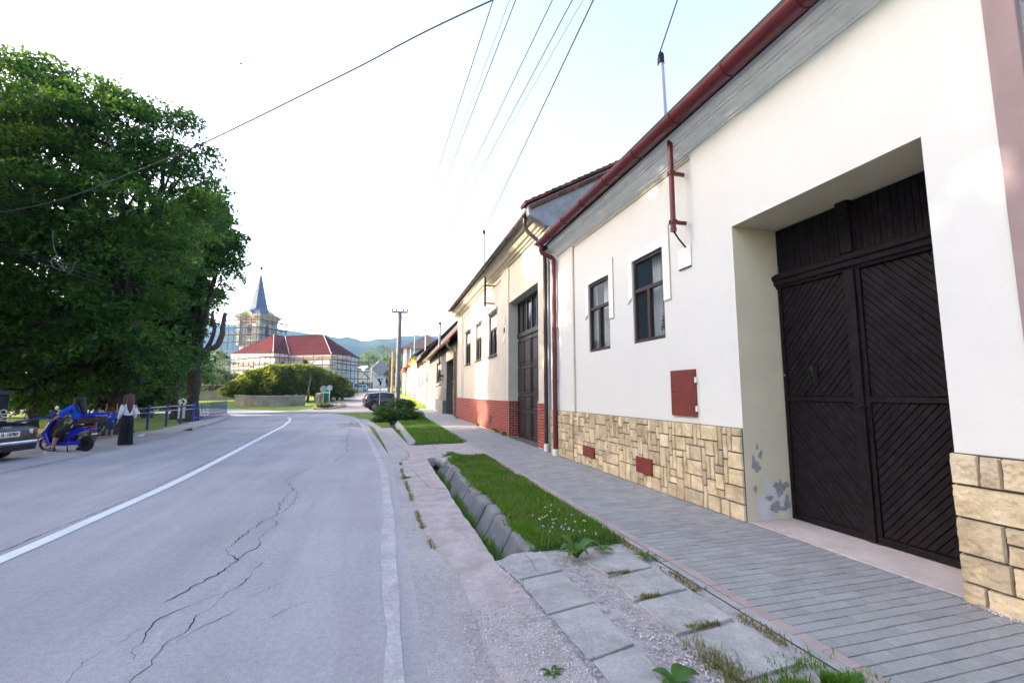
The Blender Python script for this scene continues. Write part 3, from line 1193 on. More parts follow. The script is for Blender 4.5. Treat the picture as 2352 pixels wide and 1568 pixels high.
# pebbles
mb = MB()
rr = random.Random(9)
for i in range(5200):
    k = rr.random()
    if k < .16: x, y = rr.gauss(1.76, .075), rr.uniform(1.9, 4.35)
    elif k < .52: x, y = rr.uniform(.55, 1.28), 1.9 + 1.6 * rr.random() ** 1.7
    elif k < .62: x, y = rr.gauss(1.15, .06), rr.uniform(2.0, 4.3)
    elif k < .72: x, y = rr.uniform(.75, 1.25), rr.uniform(2.1, 3.6)
    elif k < .86: x, y = rr.gauss(4.36, .04), rr.uniform(1.7, 2.6)
    else: x, y = rr.gauss(1.85, .12), rr.uniform(1.9, 3.0)
    r = rr.uniform(.003, .009)
    z = .015 if x < 1.2 or x > 4 else .0
    mb.ball((x, y, z - r * .1), (r, r * rr.uniform(.7, 1.2), r * .7), 5, 3)
tag(mb.build('loose_gravel', M('pebble'), fix=False), 'pale loose gravel between and beside the slabs', kind='stuff')
# ================================================================ HOUSES
def onX(u, v, X):
    d = ray(u, v)
    k = X / d.x
    return Vector((X, d.y * k, H + d.z * k))


def onY(u, v, Y):
    d = ray(u, v)
    k = Y / d.y
    return Vector((d.x * k, Y, H + d.z * k))


def clip_strip(poly, a, b):
    'convex polygon clipped to a <= f <= b, poly holds (x, z, f)'
    def half(P, s, c):
        out = []
        for i in range(len(P)):
            p, q = P[i], P[(i + 1) % len(P)]
            fp, fq = s * (p[2] - c), s * (q[2] - c)
            if fp >= 0: out.append(p)
            if (fp > 0) != (fq > 0) and abs(fp - fq) > 1e-9:
                t = fp / (fp - fq)
                out.append(tuple(p[k] + (q[k] - p[k]) * t for k in range(3)))
        return out
    P = half(poly, 1, a)
    return half(P, -1, b) if P else []


def boards(mb, x0, x1, z0, z1, o, slope, w, th, gap=.006):
    'parallel boards filling a rectangle; slope = rise per run, None = upright'
    if slope is None:
        f = lambda x, z: x
    else:
        k = math.hypot(1, slope)
        f = lambda x, z: (z - slope * x) / k
    R4 = [(x0, z0), (x1, z0), (x1, z1), (x0, z1)]
    P = [(x, z, f(x, z)) for x, z in R4]
    lo, hi = min(p[2] for p in P), max(p[2] for p in P)
    t = lo
    i = 0
    while t < hi:
        q = clip_strip(P, t + gap / 2, min(t + w - gap / 2, hi))
        if len(q) > 2:
            d = th * (1 + .12 * ((i * 7) % 3 - 1))
            A = [(x, o, z) for x, z, _ in q]
            cx, cz = sum(p[0] for p in A) / len(A), sum(p[2] for p in A) / len(A)
            B = [(cx + (x - cx) * .985, o + d, cz + (z - cz) * .985) for x, _, z in A]
            mb.extrude_raw(A, B)
        t += w
        i += 1


def pack(cols, rows, sizes, seed):
    'random rectangles filling a cell grid'
    rr = random.Random(seed)
    used = [[False] * cols for _ in range(rows)]
    out = []
    for j in range(rows):
        for i in range(cols):
            if used[j][i]: continue
            rr.shuffle(sizes)
            for w, h in sizes + [(1, 1)]:
                if i + w <= cols and j + h <= rows and all(not used[b][a] for b in range(j, j + h) for a in range(i, i + w)):
                    for b in range(j, j + h):
                        for a in range(i, i + w): used[b][a] = True
                    out.append((i, j, w, h))
                    break
    return out


def rough_stone(mb, s0, s1, z0, z1, o, seed, th=.03, n=7, amp=.016):
    'split-face stone: steep sides, uneven face'
    ea, eb = .007 / (s1 - s0), .007 / (z1 - z0)
    ga = [0, ea] + [i / n for i in range(1, n) if ea * 1.5 < i / n < 1 - ea * 1.5] + [1 - ea, 1]
    gb = [0, eb] + [i / n for i in range(1, n) if eb * 1.5 < i / n < 1 - eb * 1.5] + [1 - eb, 1]
    tilt = Vector((noise.noise(Vector((seed, 1, 2))), noise.noise(Vector((seed, 5, 2))), 0)) * .012
    pts = []
    A, B = len(ga), len(gb)
    for j, b in enumerate(gb):
        for i, a in enumerate(ga):
            s, z = s0 + (s1 - s0) * a, z0 + (z1 - z0) * b
            edge = i in (0, A - 1) or j in (0, B - 1)
            h = noise.noise(Vector((s * 8, z * 8, seed))) + .75 * noise.noise(Vector((s * 26, z * 26, seed))) + tilt.x / amp * (a - .5) + tilt.y / amp * (b - .5)
            if edge:
                s += .003 * noise.noise(Vector((s * 30, z * 30, 1)))
                z += .003 * noise.noise(Vector((s * 30, z * 30, 7)))
            pts.append((s, o - .012 if edge else o + th + amp * h, z))
    m = mb.add(pts)
    for j in range(B - 1):
        for i in range(A - 1):
            k = m + j * A + i
            mb.f.append((k, k + 1, k + A + 1, k + A))


def window(parent, T, s0, s1, z0, z1, o, fmat='wood_brown', trans=.62, blind=None, fw=.06, sill=None, two=True, curtain=True):
    'casement window: frame (part), panes and curtain (sub-parts)'
    mb = MB(T)
    mb.box(s0, s0 + fw, o, o + .06, z0, z1)
    mb.box(s1 - fw, s1, o, o + .06, z0, z1)
    mb.box(s0 + fw, s1 - fw, o, o + .06, z1 - fw, z1)
    mb.box(s0 + fw, s1 - fw, o, o + .06, z0, z0 + fw)
    zt_ = z0 + (z1 - z0) * trans
    mb.box(s0 + fw, s1 - fw, o + .005, o + .07, zt_ - fw * .55, zt_ + fw * .55)
    cx = (s0 + s1) / 2
    if two: mb.box(cx - fw * .65, cx + fw * .65, o + .005, o + .068, z0 + fw, zt_ - fw * .55)
    f = mb.build('window', M(fmat), parent, bevel=.006)
    mb = MB(T)
    mb.box(s0 + fw * .5, s1 - fw * .5, o + .018, o + .024, z0 + fw * .5, z1 - fw * .5)
    g = mb.build('pane', M('window_glass' if curtain else 'dark_glass'), f)
    if curtain:
        mb = MB(T)
        n = 60
        for k in range(n):
            a, b = s0 + (s1 - s0) * k / n, s0 + (s1 - s0) * (k + 1) / n
            if .63 < k / n < .97: continue
            w = lambda t: o - .12 + .025 * math.sin(t * 95) + .01 * math.sin(t * 37)
            mb.poly([(a, w(a), z0 + .02), (b, w(b), z0 + .02), (b, w(b), z1), (a, w(a), z1)])
        mb.build('curtain', M('curtain'), f, fix=False)
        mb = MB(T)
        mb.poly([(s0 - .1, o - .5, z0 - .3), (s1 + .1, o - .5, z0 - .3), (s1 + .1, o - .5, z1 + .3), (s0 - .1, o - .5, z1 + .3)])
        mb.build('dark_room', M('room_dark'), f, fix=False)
    if blind:
        mb = MB(T)
        mb.box(s0 + fw, s1 - fw, o + .028, o + .04, z1 - (z1 - z0) * blind, z1 - fw * .4)
        mb.build('blind', M('white_paint'), f)
    if sill:
        mb = MB(T)
        mb.box(s0 - .06, s1 + .06, o, o + sill, z0 - .05, z0 - .003)
        mb.build('sill', M('galvanised' if fmat == 'x' else 'brown_paint'), f, bevel=.004)
    return f


def gable_roof(mb, s0, s1, of, zf, ridge_o, ridge_z, ob, zb, th=.16):
    mb.extrude_raw([(s0, of, zf), (s0, ridge_o, ridge_z), (s0, ob, zb), (s0, ob, zb - th), (s0, ridge_o, ridge_z - th * 1.3), (s0, of, zf - th)],
                   [(s1, of, zf), (s1, ridge_o, ridge_z), (s1, ob, zb), (s1, ob, zb - th), (s1, ridge_o, ridge_z - th * 1.3), (s1, of, zf - th)])


def shell(mb, s0, s1, of, ob, z0, zf, ridge_o, ridge_z, zb=None):
    'side walls with gables and back wall of a house (front left to the facade)'
    zb = zb or zf
    for s in (s0, s1):
        mb.poly([(s, of, z0), (s, ob, z0), (s, ob, zb), (s, ridge_o, ridge_z), (s, of, zf)])
    mb.poly([(s0, ob, z0), (s1, ob, z0), (s1, ob, zb), (s0, ob, zb)])


def gutter(mb, s0, s1, o, z0, z1, r=.085):
    n = 9
    A, B = [], []
    for k in range(n):
        a = PI + PI * k / (n - 1)
        A.append((s0, o + r * math.cos(a), z0 + r * math.sin(a)))
        B.append((s1, o + r * math.cos(a), z1 + r * math.sin(a)))
    for k in range(n - 1, -1, -1):
        a = PI + PI * k / (n - 1)
        A.append((s0, o + (r - .012) * math.cos(a), z0 + (r - .012) * math.sin(a)))
        B.append((s1, o + (r - .012) * math.cos(a), z1 + (r - .012) * math.sin(a)))
    mb.extrude_raw(A, B)
    # joint straps
    m = int((s1 - s0) / 1.05)
    for i in range(m + 1):
        s = s0 + .15 + i * 1.05
        if s > s1: break
        z = z0 + (z1 - z0) * (s - s0) / (s1 - s0)
        pts = [(s, o + (r + .005) * math.cos(PI + PI * k / 10), z + (r + .005) * math.sin(PI + PI * k / 10)) for k in range(11)]
        mb.tube(pts, .011, 5)


# ---------------- the white house in front
TW = Frame((4.45, 0), (4.45, 10))
wh = thing('white_house', (4.45, 7, 0), 'big white plastered house with black wagon gate, red gutter and yellow stone plinth', 'house')
WIN = [(6.46, 7.44), (8.36, 9.34)]
mb = MB(TW)
mb.wall(5.62, 10.16, -.1, 5.5, [(a, b, 2.5, 4.05, .10) for a, b in WIN], .1)
mb.wall(2.12, 5.62, -.1, 5.5, [], .1, .04) if False else None
mb.box(5.55, 5.62, -.02, .04, 1.15, 5.24)
mb.box(10.16, 11.70, -.05, .03, -.1, 5.5)
shell(mb, 2.12, 11.70, 0, -7.2, -.1, 5.5, -3.5, 8.45)
wall = mb.build('wall', M('plaster_white'), wh)
# wall bay around the gate, its reveal in old ochre plaster
mb = MB(TW)
A0, A1, ZG = 2.61, 4.84, 3.80
mb.wall(2.12, 5.55, -.1, 5.5, [(A0, A1, -.1, ZG, .0)], 0, .04)
mb.build('gate_bay_wall', M('plaster_white'), wh, fix=False)
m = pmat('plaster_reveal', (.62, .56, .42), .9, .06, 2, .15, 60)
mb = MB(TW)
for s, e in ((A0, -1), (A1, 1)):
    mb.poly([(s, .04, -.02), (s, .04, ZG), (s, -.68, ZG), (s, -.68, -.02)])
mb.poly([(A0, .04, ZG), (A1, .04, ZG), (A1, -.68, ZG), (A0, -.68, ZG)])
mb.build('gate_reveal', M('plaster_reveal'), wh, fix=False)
# peeling patches low on the left jamb
mb = MB(TW)
rr = random.Random(4)
for (o, z, ro, rz_, sd_) in [(-.12, .70, .10, .14, 1), (-.20, .82, .05, .1, 2), (-.5, .40, .17, .16, 3), (-.40, .16, .16, .09, 4), (-.58, .2, .08, .14, 5), (-.1, .40, .05, .07, 6), (-.16, .92, .03, .06, 7), (-.3, .28, .08, .06, 8)]:
    pts = []
    for k in range(64):
        a = 2 * PI * k / 64
        q = .62 + .55 * noise.noise(Vector((math.cos(a) * 1.1, math.sin(a) * 1.1, sd_ * 3.7))) + .22 * noise.noise(Vector((math.cos(a) * 3.1, math.sin(a) * 3.1, sd_ * 1.7)))
        pts.append((A1 - .004, min(.03, max(-.645, o + ro * q * math.cos(a))), max(.015, z + rz_ * q * math.sin(a))))
    mb = MB(TW)
    mb.poly(pts)
    mb.build('peeled_plaster', M('peeled_patch'), wh, fix=False)
mb = MB(TW)
pts = []
for k in range(60):
    a = 2 * PI * k / 60
    q = .75 + .5 * noise.noise(Vector((math.cos(a) * 1.1, math.sin(a) * 1.1, 31))) + .18 * noise.noise(Vector((math.cos(a) * 3.5, math.sin(a) * 3.5, 3)))
    pts.append((A1 - .002, min(.03, max(-.645, -.36 + .30 * q * math.cos(a))), max(.012, .28 + .34 * q * math.sin(a))))
mb.poly(pts)
mb.build('bleached_plaster', pmat('plaster_washed', (.56, .56, .57), .9, .12, 5, .2, 40), wh, fix=False)
# cream bands under the cornice and beside the end strip
mb = MB(TW)
mb.box(5.62, 10.13, -.01, .018, 5.175, 5.235)
mb.box(10.12, 10.175, -.01, .036, 1.16, 5.175)
mb.build('band', M('plaster_ochre'), wh)
# bright new plaster round the upper half of the windows with thin edge rods
for a, b in WIN:
    mb = MB(TW)
    mb.box(a, b, 0, .012, 4.05, 4.20)
    mb.box(a - .19, a, 0, .012, 3.12, 4.20)
    mb.box(b, b + .13, 0, .012, 3.35, 4.20)
    mb.build('fresh_plaster', M('plaster_bright'), wh)
for a, b in WIN:
    mb = MB(TW)
    mb.box(a - .205, a - .19, 0, .02, 3.12, 4.36)
    mb.box(a - .205, a - .02, 0, .02, 3.105, 3.12)
    mb.build('edge_rod', M('plaster_ochre'), wh)
    mb = MB(TW)
    mb.tube([(b + .02, .012, 3.36), (b + .17, .012, 3.27)], .009, 5)
    mb.build('edge_rod', M('plaster_ochre'), wh)
for a, b in WIN:
    window(wh, TW, a + .004, b - .004, 2.504, 4.046, -.085, 'wood_brown')
# cornice
mb = MB(TW)
prof = [(-.05, 5.235), (.035, 5.235), (.035, 5.262), (.075, 5.262), (.078, 5.295), (.10, 5.295), (.115, 5.325), (.15, 5.365), (.205, 5.395), (.235, 5.40), (.235, 5.425), (.285, 5.425), (.285, 5.45), (.33, 5.465), (.37, 5.50), (.385, 5.55), (-.05, 5.55)]
mb.extrude_raw([(2.12, a * .8, b) for a, b in prof], [(11.2, a * .8, b) for a, b in prof])
mb.build('cornice', M('moulding_grey'), wh)
mb = MB(TW)
mb.extrude_raw([(11.2, a * .5, b) for a, b in prof], [(11.72, a * .5, b) for a, b in prof])
mb.build('cornice_stub', M('plaster_white'), wh)
# roof
mb = MB(TW)
gable_roof(mb, 2.10, 11.74, .50, 5.745, -3.5, 8.75, -7.7, 5.5, .07)
mb.build('roof', M('tile_dark'), wh)
mb = MB(TW)
mb.box(2.12, 11.72, -.1, .34, 5.555, 5.585)
mb.build('soffit_board', M('soffit_dark'), wh)
mb = MB(TW)
gutter(mb, 2.05, 11.42, .452, 5.60, 5.665, .123)
mb.build('gutter', M('red_paint'), wh, smooth='auto')
mb = MB(TW)
mb.tube([(11.28, .452, 5.60), (11.28, .452, 5.42), (11.28, .44, 5.36), (11.22, .16, 5.22), (11.2, .12, 5.16), (11.2, .12, 5.0), (11.2, .12, .16)], .062, 14)
for z in (5.08, 3.3, 1.9, .55): mb.disc((11.2, .12, z), (0, 0, 1), .071, .03, 14)
for z in (3.3, 1.2): mb.tube([(11.2, .12, z), (11.16, .0, z), (11.05, .0, z)], .008, 5)
mb.build('downpipe', M('red_paint'), wh, smooth='auto')
mb = MB(TW)
mb.disc((11.2, .12, .08), (0, 0, 1), .075, .17, 14)
mb.build('downpipe_foot', M('white_paint'), wh, smooth='auto', bevel=.008)
# stone plinth
mb = MB(TW)
mb.box(4.845, 5.63, -.02, .048, -.1, 1.155)
mb.box(5.63, 11.71, -.02, .034, -.1, 1.155)
mb.box(2.12, 2.60, -.02, .068, -.1, 1.13)
mb.box(2.605, 2.62, -.02, .055, 0, 1.12)
mb.build('plinth_bed', M('mortar_dark'), wh)
mb = MB(TW)
ncol, nrow = 62, 11
w = (10.13 - 4.85) / ncol
h = 1.155 / nrow
sizes = [(2, 2), (2, 2), (3, 2), (2, 1), (3, 3), (1, 2), (1, 3), (2, 3), (4, 2), (3, 2), (5, 2), (2, 1)]
for i, j, a, b in pack(ncol, nrow, sizes, 12):
    g = .0062
    rough_stone(mb, 4.85 + i * w + g, 4.85 + (i + a) * w - g, j * h + g, (j + b) * h - g, .052, i * 3.1 + j, .02, 6, .011)
mb.build('stone_plinth', M('stone_yellow'), wh, fix=False)
mb = MB(TW)
for i, j, a, b in pack(18, 11, sizes, 5):
    g = .0062
    rough_stone(mb, 10.20 + i * .083 + g, 10.20 + (i + a) * .083 - g, j * h + g, (j + b) * h - g, .045, i * 3.1 + j + 50, .02, 4, .011)
mb.build('stone_plinth', M('stone_yellow'), wh, fix=False)
mb = MB(TW)
for s1, s0, z0, z1 in [(2.62, 2.445, .895, 1.125), (2.435, 2.31, .895, 1.12), (2.30, 2.125, .9, 1.12), (2.62, 2.185, .645, .885), (2.175, 2.125, .645, .885), (2.62, 2.335, .375, .635),
                       (2.322, 2.125, .52, .635), (2.322, 2.125, .375, .51), (2.62, 2.315, .165, .365), (2.303, 2.125, .165, .365), (2.62, 2.475, .0, .155), (2.465, 2.125, .0, .155)]:
    rough_stone(mb, s0, s1, z0, z1, .068, s0 * 9 + z0, .03, 16, .013)
mb.build('stone_plinth', M('stone_yellow'), wh, fix=False)
# small doors and boxes on the wall
mb = MB(TW)
mb.box(5.74, 6.33, 0, .03, 1.25, 1.95)
mb.box(5.80, 6.27, .03, .034, 1.31, 1.89)
d = mb.build('meter_door', M('red_door'), wh, bevel=.004)
mb = MB(TW)
mb.ball((6.25, .035, 1.62), .012, 8, 6)
mb.build('knob', M('iron_black'), d)
for z in (1.33, 1.75):
    mb = MB(TW)
    mb.box(5.71, 5.745, 0, .035, z, z + .08)
    mb.build('hinge', M('white_paint'), d)
for s0, s1, z0, z1 in ((9.02, 9.58, .215, .44), (6.85, 7.34, .225, .49)):
    mb = MB(TW)
    mb.box(s0, s1, .03, .10, z0, z1)
    mb.box(s0 + .03, s1 - .03, .10, .106, z0 + .03, z1 - .03)
    mb.build('vent_cover', M('red_door'), wh, bevel=.004)
mb = MB(TW)
mb.box(5.72, 6.03, 0, .022, 3.52, 3.84)
d = mb.build('junction_box', M('white_paint'), wh, bevel=.006)
mb = MB(TW)
mb.box(5.73, 6.02, -.001, .024, 3.508, 3.52)
mb.build('rusty_edge', M('wood_brown'), d)
# ---- wagon gate
mb = MB(TW)
mb.box(A0, A1, -.76, -.69, -.02, ZG)
gate = mb.build('gate', M('wood_black'), wh)
C_ = 3.80
for x0, x1, up, dn in ((C_ + .03, A1 - .02, 1.12, -1.12), (A0 + .02, C_ - .03, -1.12, 1.12)):
    mb = MB(TW)
    mb.box(x0, x1, -.69, -.672, .02, 2.985)
    mb.box(x0, x1, -.672, -.63, .02, .09)
    mb.box(x0, x1, -.672, -.63, 1.50, 1.555)
    mb.box(x0, x0 + .045, -.672, -.632, .09, 1.5)
    mb.box(x1 - .045, x1, -.672, -.632, .09, 1.5)
    mb.box(x0, x0 + .045, -.672, -.632, 1.555, 2.985)
    mb.box(x1 - .045, x1, -.672, -.632, 1.555, 2.985)
    boards(mb, x0 + .048, x1 - .048, 1.56, 2.98, -.672, -up, .062, .022)
    boards(mb, x0 + .048, x1 - .048, .095, 1.495, -.672, -dn, .062, .022)
    lf = mb.build('gate_leaf', M('wood_black'), gate, bevel=.003, seg=1)
mb = MB(TW)
mb.box(C_ - .028, C_ + .085, -.66, -.60, .03, 2.99)
mb.build('centre_batten', M('wood_black'), gate, bevel=.006)
mb = MB(TW)
prof = [(-.69, 2.985), (-.62, 2.985), (-.61, 3.02), (-.585, 3.03), (-.58, 3.085), (-.555, 3.10), (-.55, 3.14), (-.57, 3.16), (-.61, 3.185), (-.69, 3.20)]
mb.extrude_raw([(A0 + .01, a, b) for a, b in prof], [(A1 - .01, a, b) for a, b in prof])
mb.build('lintel', M('wood_black'), gate)
mb = MB(TW)
boards(mb, A0 + .02, A1 - .02, 3.20, ZG - .005, -.69, None, .066, .022)
mb.box(C_ - .02, C_ + .10, -.67, -.62, 3.20, ZG)
mb.box(C_ - .03, C_ + .11, -.67, -.585, 3.61, ZG)
mb.ball((C_ + .04, -.60, 3.59), (.06, .035, .03), 10, 6)
mb.build('transom', M('wood_black'), gate, bevel=.003, seg=1)
mb = MB(TW)
mb.box(4.33, 4.39, -.65, -.635, 1.72, 1.95)
mb.tube([(4.36, -.635, 1.93), (4.36, -.58, 1.92), (4.385, -.565, 1.86), (4.385, -.565, 1.80), (4.36, -.57, 1.75), (4.335, -.565, 1.8), (4.335, -.565, 1.86), (4.36, -.58, 1.92)], .01, 6)
mb.build('knocker', M('iron_black'), gate)
mb = MB(TW)
mb.box(3.745, 3.785, -.65, -.628, 1.22, 1.62)
mb.tube([(3.765, -.628, 1.46), (3.765, -.56, 1.46), (3.78, -.55, 1.455), (3.83, -.55, 1.44)], .012, 8)
mb.tube([(3.765, -.628, 1.34), (3.765, -.585, 1.33), (3.765, -.585, 1.25)], .009, 6)
mb.build('handle', M('iron_black'), gate)
mb = MB(TW)
mb.ball((4.80, -.64, 1.83), .016, 8, 6)
mb.build('lock', pmat('brass', (.5, .36, .12), .35, .1, 4, 0, metal=.8), gate)
# geranium behind the second window
fl = thing('flower_pot', (4.56, 6.62, 2.57), 'red flowering pot plant standing behind the glass of the nearer white-house window', 'flower pot')
mb = MB()
mb.tube([(4.56, 6.62, 2.57), (4.56, 6.62, 2.66)], [.035, .045], 10)
mb.build('pot', M('white_paint'), fl)
rg = np.random.default_rng(3)
o = leaf_sheet('leaves', np.array([4.56, 6.62, 2.73]) + rg.normal(size=(70, 3)) * [.012, .05, .05], .06, M('weed_leaf'), fl, seed=2)
leafmat('petal_red', [(.5, .01, .05), (.6, .02, .08)], .3)
o = leaf_sheet('blossom', np.array([4.55, 6.60, 2.86]) + rg.normal(size=(80, 3)) * [.012, .03, .055], .05, M('petal_red'), fl, seed=3)


def roof_mast(T, s, o_top, z_roof, z_top, s_lo, o_lo, z_hi, z_lo, ztop_br, zbot_br, mlow, label, lean=0.0, r=.032):
    t = thing('service_mast', T(s, o_top, z_roof), label, 'mast')
    mb = MB(T)
    mb.tube([(s, o_top, z_roof - .1), (s, o_top, z_roof + .02), (s, o_top, z_roof + .1), (s + lean, o_top, z_top)], [r * 1.9, r * 1.9, r * 1.05, r], 12)
    mb.build('pipe', M('galvanised'), t, smooth='auto')
    mb = MB(T)
    mb.tube([(s + lean, o_top, z_top - .05), (s + lean, o_top, z_top + .10), (s + lean, o_top, z_top + .15)], [r * 1.25, r * 1.2, r * .5], 10)
    mb.tube([(s + lean, o_top + r, z_top - .02), (s + lean - .03, o_top + r + .04, z_top - .12), (s + lean - .05, o_top + r + .05, z_top - .02), (s + lean - .05, o_top + .04, z_top + .1)], .008, 6)
    mb.build('cable_head', M('iron_black'), t, smooth='auto')
    mb = MB(T)
    mb.tube([(s_lo, o_lo, z_hi), (s_lo, o_lo, z_lo)], r, 10)
    mb.tube([(s_lo, o_lo, z_lo), (s_lo, o_lo, z_lo - .06)], r * 1.15, 10)
    mb.build('lower_pipe', M(mlow), t, smooth='auto')
    for z in (ztop_br, zbot_br):
        mb = MB(T)
        mb.box(s_lo - .02, s_lo + .02, .03, o_lo + .05, z - .028, z + .028)
        mb.box(s_lo - .045, s_lo + .045, o_lo - .05, o_lo + .05, z - .035, z + .035)
        mb.build('bracket', M(mlow), t, bevel=.004)
    mb = MB(T)
    mb.tube([(s_lo, o_lo, z_lo - .05), (s_lo + .0, o_lo * .7, z_lo - .16), (s_lo - .02, .07, z_lo - .3)], .014, 6)
    mb.build('conduit', M('iron_black'), t)
    return t


mast_w = roof_mast(TW, 5.72, .38, 5.74, 6.80, 5.78, .26, 5.5, 4.10, 4.97, 4.19, 'red_paint', 'pale grey service mast on the red gutter of the white house, red pipe below', .03, .042)

# ---------------- neighbour at the right picture edge
TN = Frame((4.45, -9), (4.45, 1))
nh = thing('neighbour_house', (4.45, -2, 0), 'house at the right picture edge with mauve corner pilaster and rough bluish render', 'house')
mb = MB(TN)
mb.box(0, 10.93, -7, .0, -.1, 6.6)
mb.build('wall', M('render_rough'), nh)
mb = MB(TN)
mb.box(10.93, 11.115, -.3, .06, -.1, 6.6)
mb.build('pilaster', M('plaster_mauve'), nh, bevel=.01)
mb = MB(TN)
gable_roof(mb, -.2, 11.1, .6, 6.65, -3.5, 9.6, -7.5, 6.4)
mb.build('roof', M('tile_dark'), nh)

# ---------------- cream house with red brick plinth
TC = Frame((4.5, 12.2), (4.65, 29.5))
ch = thing('cream_house', (4.6, 20, 0), 'cream house with red brick plinth, three tall windows and dark panelled gate', 'house')
CW = [(12.56, 14.2), (9.46, 11.0), (6.28, 7.82)]
GX0, GX1, GZ = .82, 4.25, 5.0
mb = MB(TC)
mb.wall(0, 17.2, -.1, 6.8, [(a, b, 3.2, 5.08, .14) for a, b in CW] + [(GX0, GX1, -.1, GZ, .36)], .14)
shell(mb, 0.05, 17.2, 0, -8, -.1, 6.8, -4, 8.9)
mb.build('wall', M('plaster_cream'), ch, fix=False)
mb = MB(TC)
mb.box(4.25, 5.35, 0, .035, 1.32, 6.45)
mb.box(4.88, 5.35, 0, .05, 1.30, 1.62)
mb.box(15.4, 17.2, 0, .035, 1.32, 6.5)
mb.box(5.66, 14.95, 0, .03, 6.18, 6.26)
mb.box(14.87, 14.95, 0, .03, 1.32, 6.18)
mb.build('raised_band', M('plaster_cream'), ch, bevel=.005)
for a, b in CW:
    window(ch, TC, a + .01, b - .01, 3.21, 5.07, -.12, 'wood_brown', blind=.34, fw=.10, sill=.2, curtain=False)
mb = MB(TC)
for a, b in CW:
    mb = MB(TC)
    mb.box(a - .12, b + .12, 0, .10, 5.12, 5.22)
    mb.build('window_head', M('plaster_bright'), ch, bevel=.01)
mb = MB(TC)
prof = [(-.05, 6.42), (.06, 6.42), (.07, 6.48), (.14, 6.5), (.16, 6.55), (.24, 6.58), (.32, 6.66), (.36, 6.74), (.42, 6.76), (.47, 6.84), (-.05, 6.84)]
mb.extrude_raw([(.05, a, b) for a, b in prof], [(17.35, a, b) for a, b in prof])
mb.build('cornice', M('plaster_ochre'), ch)
mb = MB(TC)
gable_roof(mb, 0.05, 17.5, .62, 6.95, -4, 9.15, -8.6, 6.7, .09)
mb.build('roof', M('tile_red'), ch)
mb = MB(TC)
gutter(mb, .12, 17.6, .58, 6.86, 7.0, .09)
mb.build('gutter', M('brown_paint'), ch, smooth='auto')
mb = MB(TC)
mb.tube([(.3, .58, 6.84), (.3, .58, 6.5), (.2, .5, 6.32), (-.02, .2, 5.95), (-.12, .12, 5.7), (-.13, .1, 5.3), (-.13, .1, .2)], .058, 12)
for z in (5.0, 3.3, 1.6): mb.disc((-.13, .1, z), (0, 0, 1), .066, .03, 12)
mb.build('downpipe', M('brown_paint'), ch, smooth='auto')
mb = MB(TC)
mb.disc((-.13, .1, .1), (0, 0, 1), .07, .22, 12)
mb.build('downpipe_foot', M('white_paint'), ch, smooth='auto', bevel=.006)
# firewall gable with tile coping rising over the white roof
mb = MB()
mb.extrude([(4.5, 12.02, -.1), (4.5, 12.02, 6.42), (4.1, 12.02, 6.62), (3.92, 12.02, 6.72), (3.86, 12.02, 6.98), (8.5, 12.02, 9.55), (13.1, 12.02, 6.9), (12.4, 12.02, -.1)], (0, .24, 0))
mb.build('gable_wall', pmat('plaster_bluegrey', (.36, .37, .39), .95, .15, 1.5, .5, 25, stain=(.20, .19, .18), stain_amt=.9, stain_scale=.9), ch)
mb = MB()
L = math.hypot(8.5 - 3.8, 9.6 - 7.0)
dx, dz = (8.5 - 3.8) / L, 2.6 / L
k = 0
t = 0
while t < L:
    x, z = 3.78 + dx * t, 7.0 + dz * t
    rr.seed(k)
    q = rr.uniform(-.01, .02)
    mb.extrude_raw([(x, 11.9 + q, z - .02), (x - dz * .06, 11.9 + q, z + dx * .08), (x + dx * .3 - dz * .03, 11.9 + q, z + dz * .3 + dx * .03), (x + dx * .3, 11.9 + q, z + dz * .3 - .02)],
                   [(x, 12.4, z - .02), (x - dz * .06, 12.4, z + dx * .08), (x + dx * .3 - dz * .03, 12.4, z + dz * .3 + dx * .03), (x + dx * .3, 12.4, z + dz * .3 - .02)])
    t += .235
    k += 1
mb.build('coping_tiles', M('tile_red'), ch)
mb = MB()
t = .1
while t < L:
    x, z = 3.85 + dx * t, 6.92 + dz * t
    mb.extrude_raw([(x, 11.95, z), (x + .2, 11.95, z + .11), (x + .2, 11.95, z + .02 - .02), (x, 11.95, z - .11)], [(x, 12.05, z), (x + .2, 12.05, z + .11), (x + .2, 12.05, z), (x, 12.05, z - .11)])
    t += .25
mb.build('coping_bricks', M('tile_red'), ch)
# bricks
mb = MB(TC)
mb.box(4.25, 17.22, -.02, .028, -.1, 1.30)
mb.box(.0, .82, -.02, .028, -.1, 1.34)
mb.box(4.22, 4.25, -.33, .03, -.1, 1.30)
mb.build('mortar', M('mortar_light'), ch)
mb = MB(TC)
for j in range(15):
    z = .02 + j * .0855
    off = .125 if j % 2 else 0
    for lo, hi in ((4.25, 17.22), (.01, .82)):
        s = lo - off
        while s < hi:
            a, b = max(s, lo) + .006, min(s + .25, hi) - .006
            if b - a > .03:
                mb.box(a, b, .02, .04, z + .006, z + .0795)
            s += .25
    o = -.33 - off
    while o < .03:
        a, b = max(o, -.33) + .006, min(o + .25, .035) - .006
        if b - a > .03: mb.box(4.21, 4.245, a, b, z + .006, z + .0795)
        o += .25
mb.build('brick_plinth', M('brick_red'), ch, fix=False)
mb = MB(TC)
mb.box(7.05, 7.5, .03, .055, .3, .62)
mb.build('vent_grille', M('brown_paint'), ch)
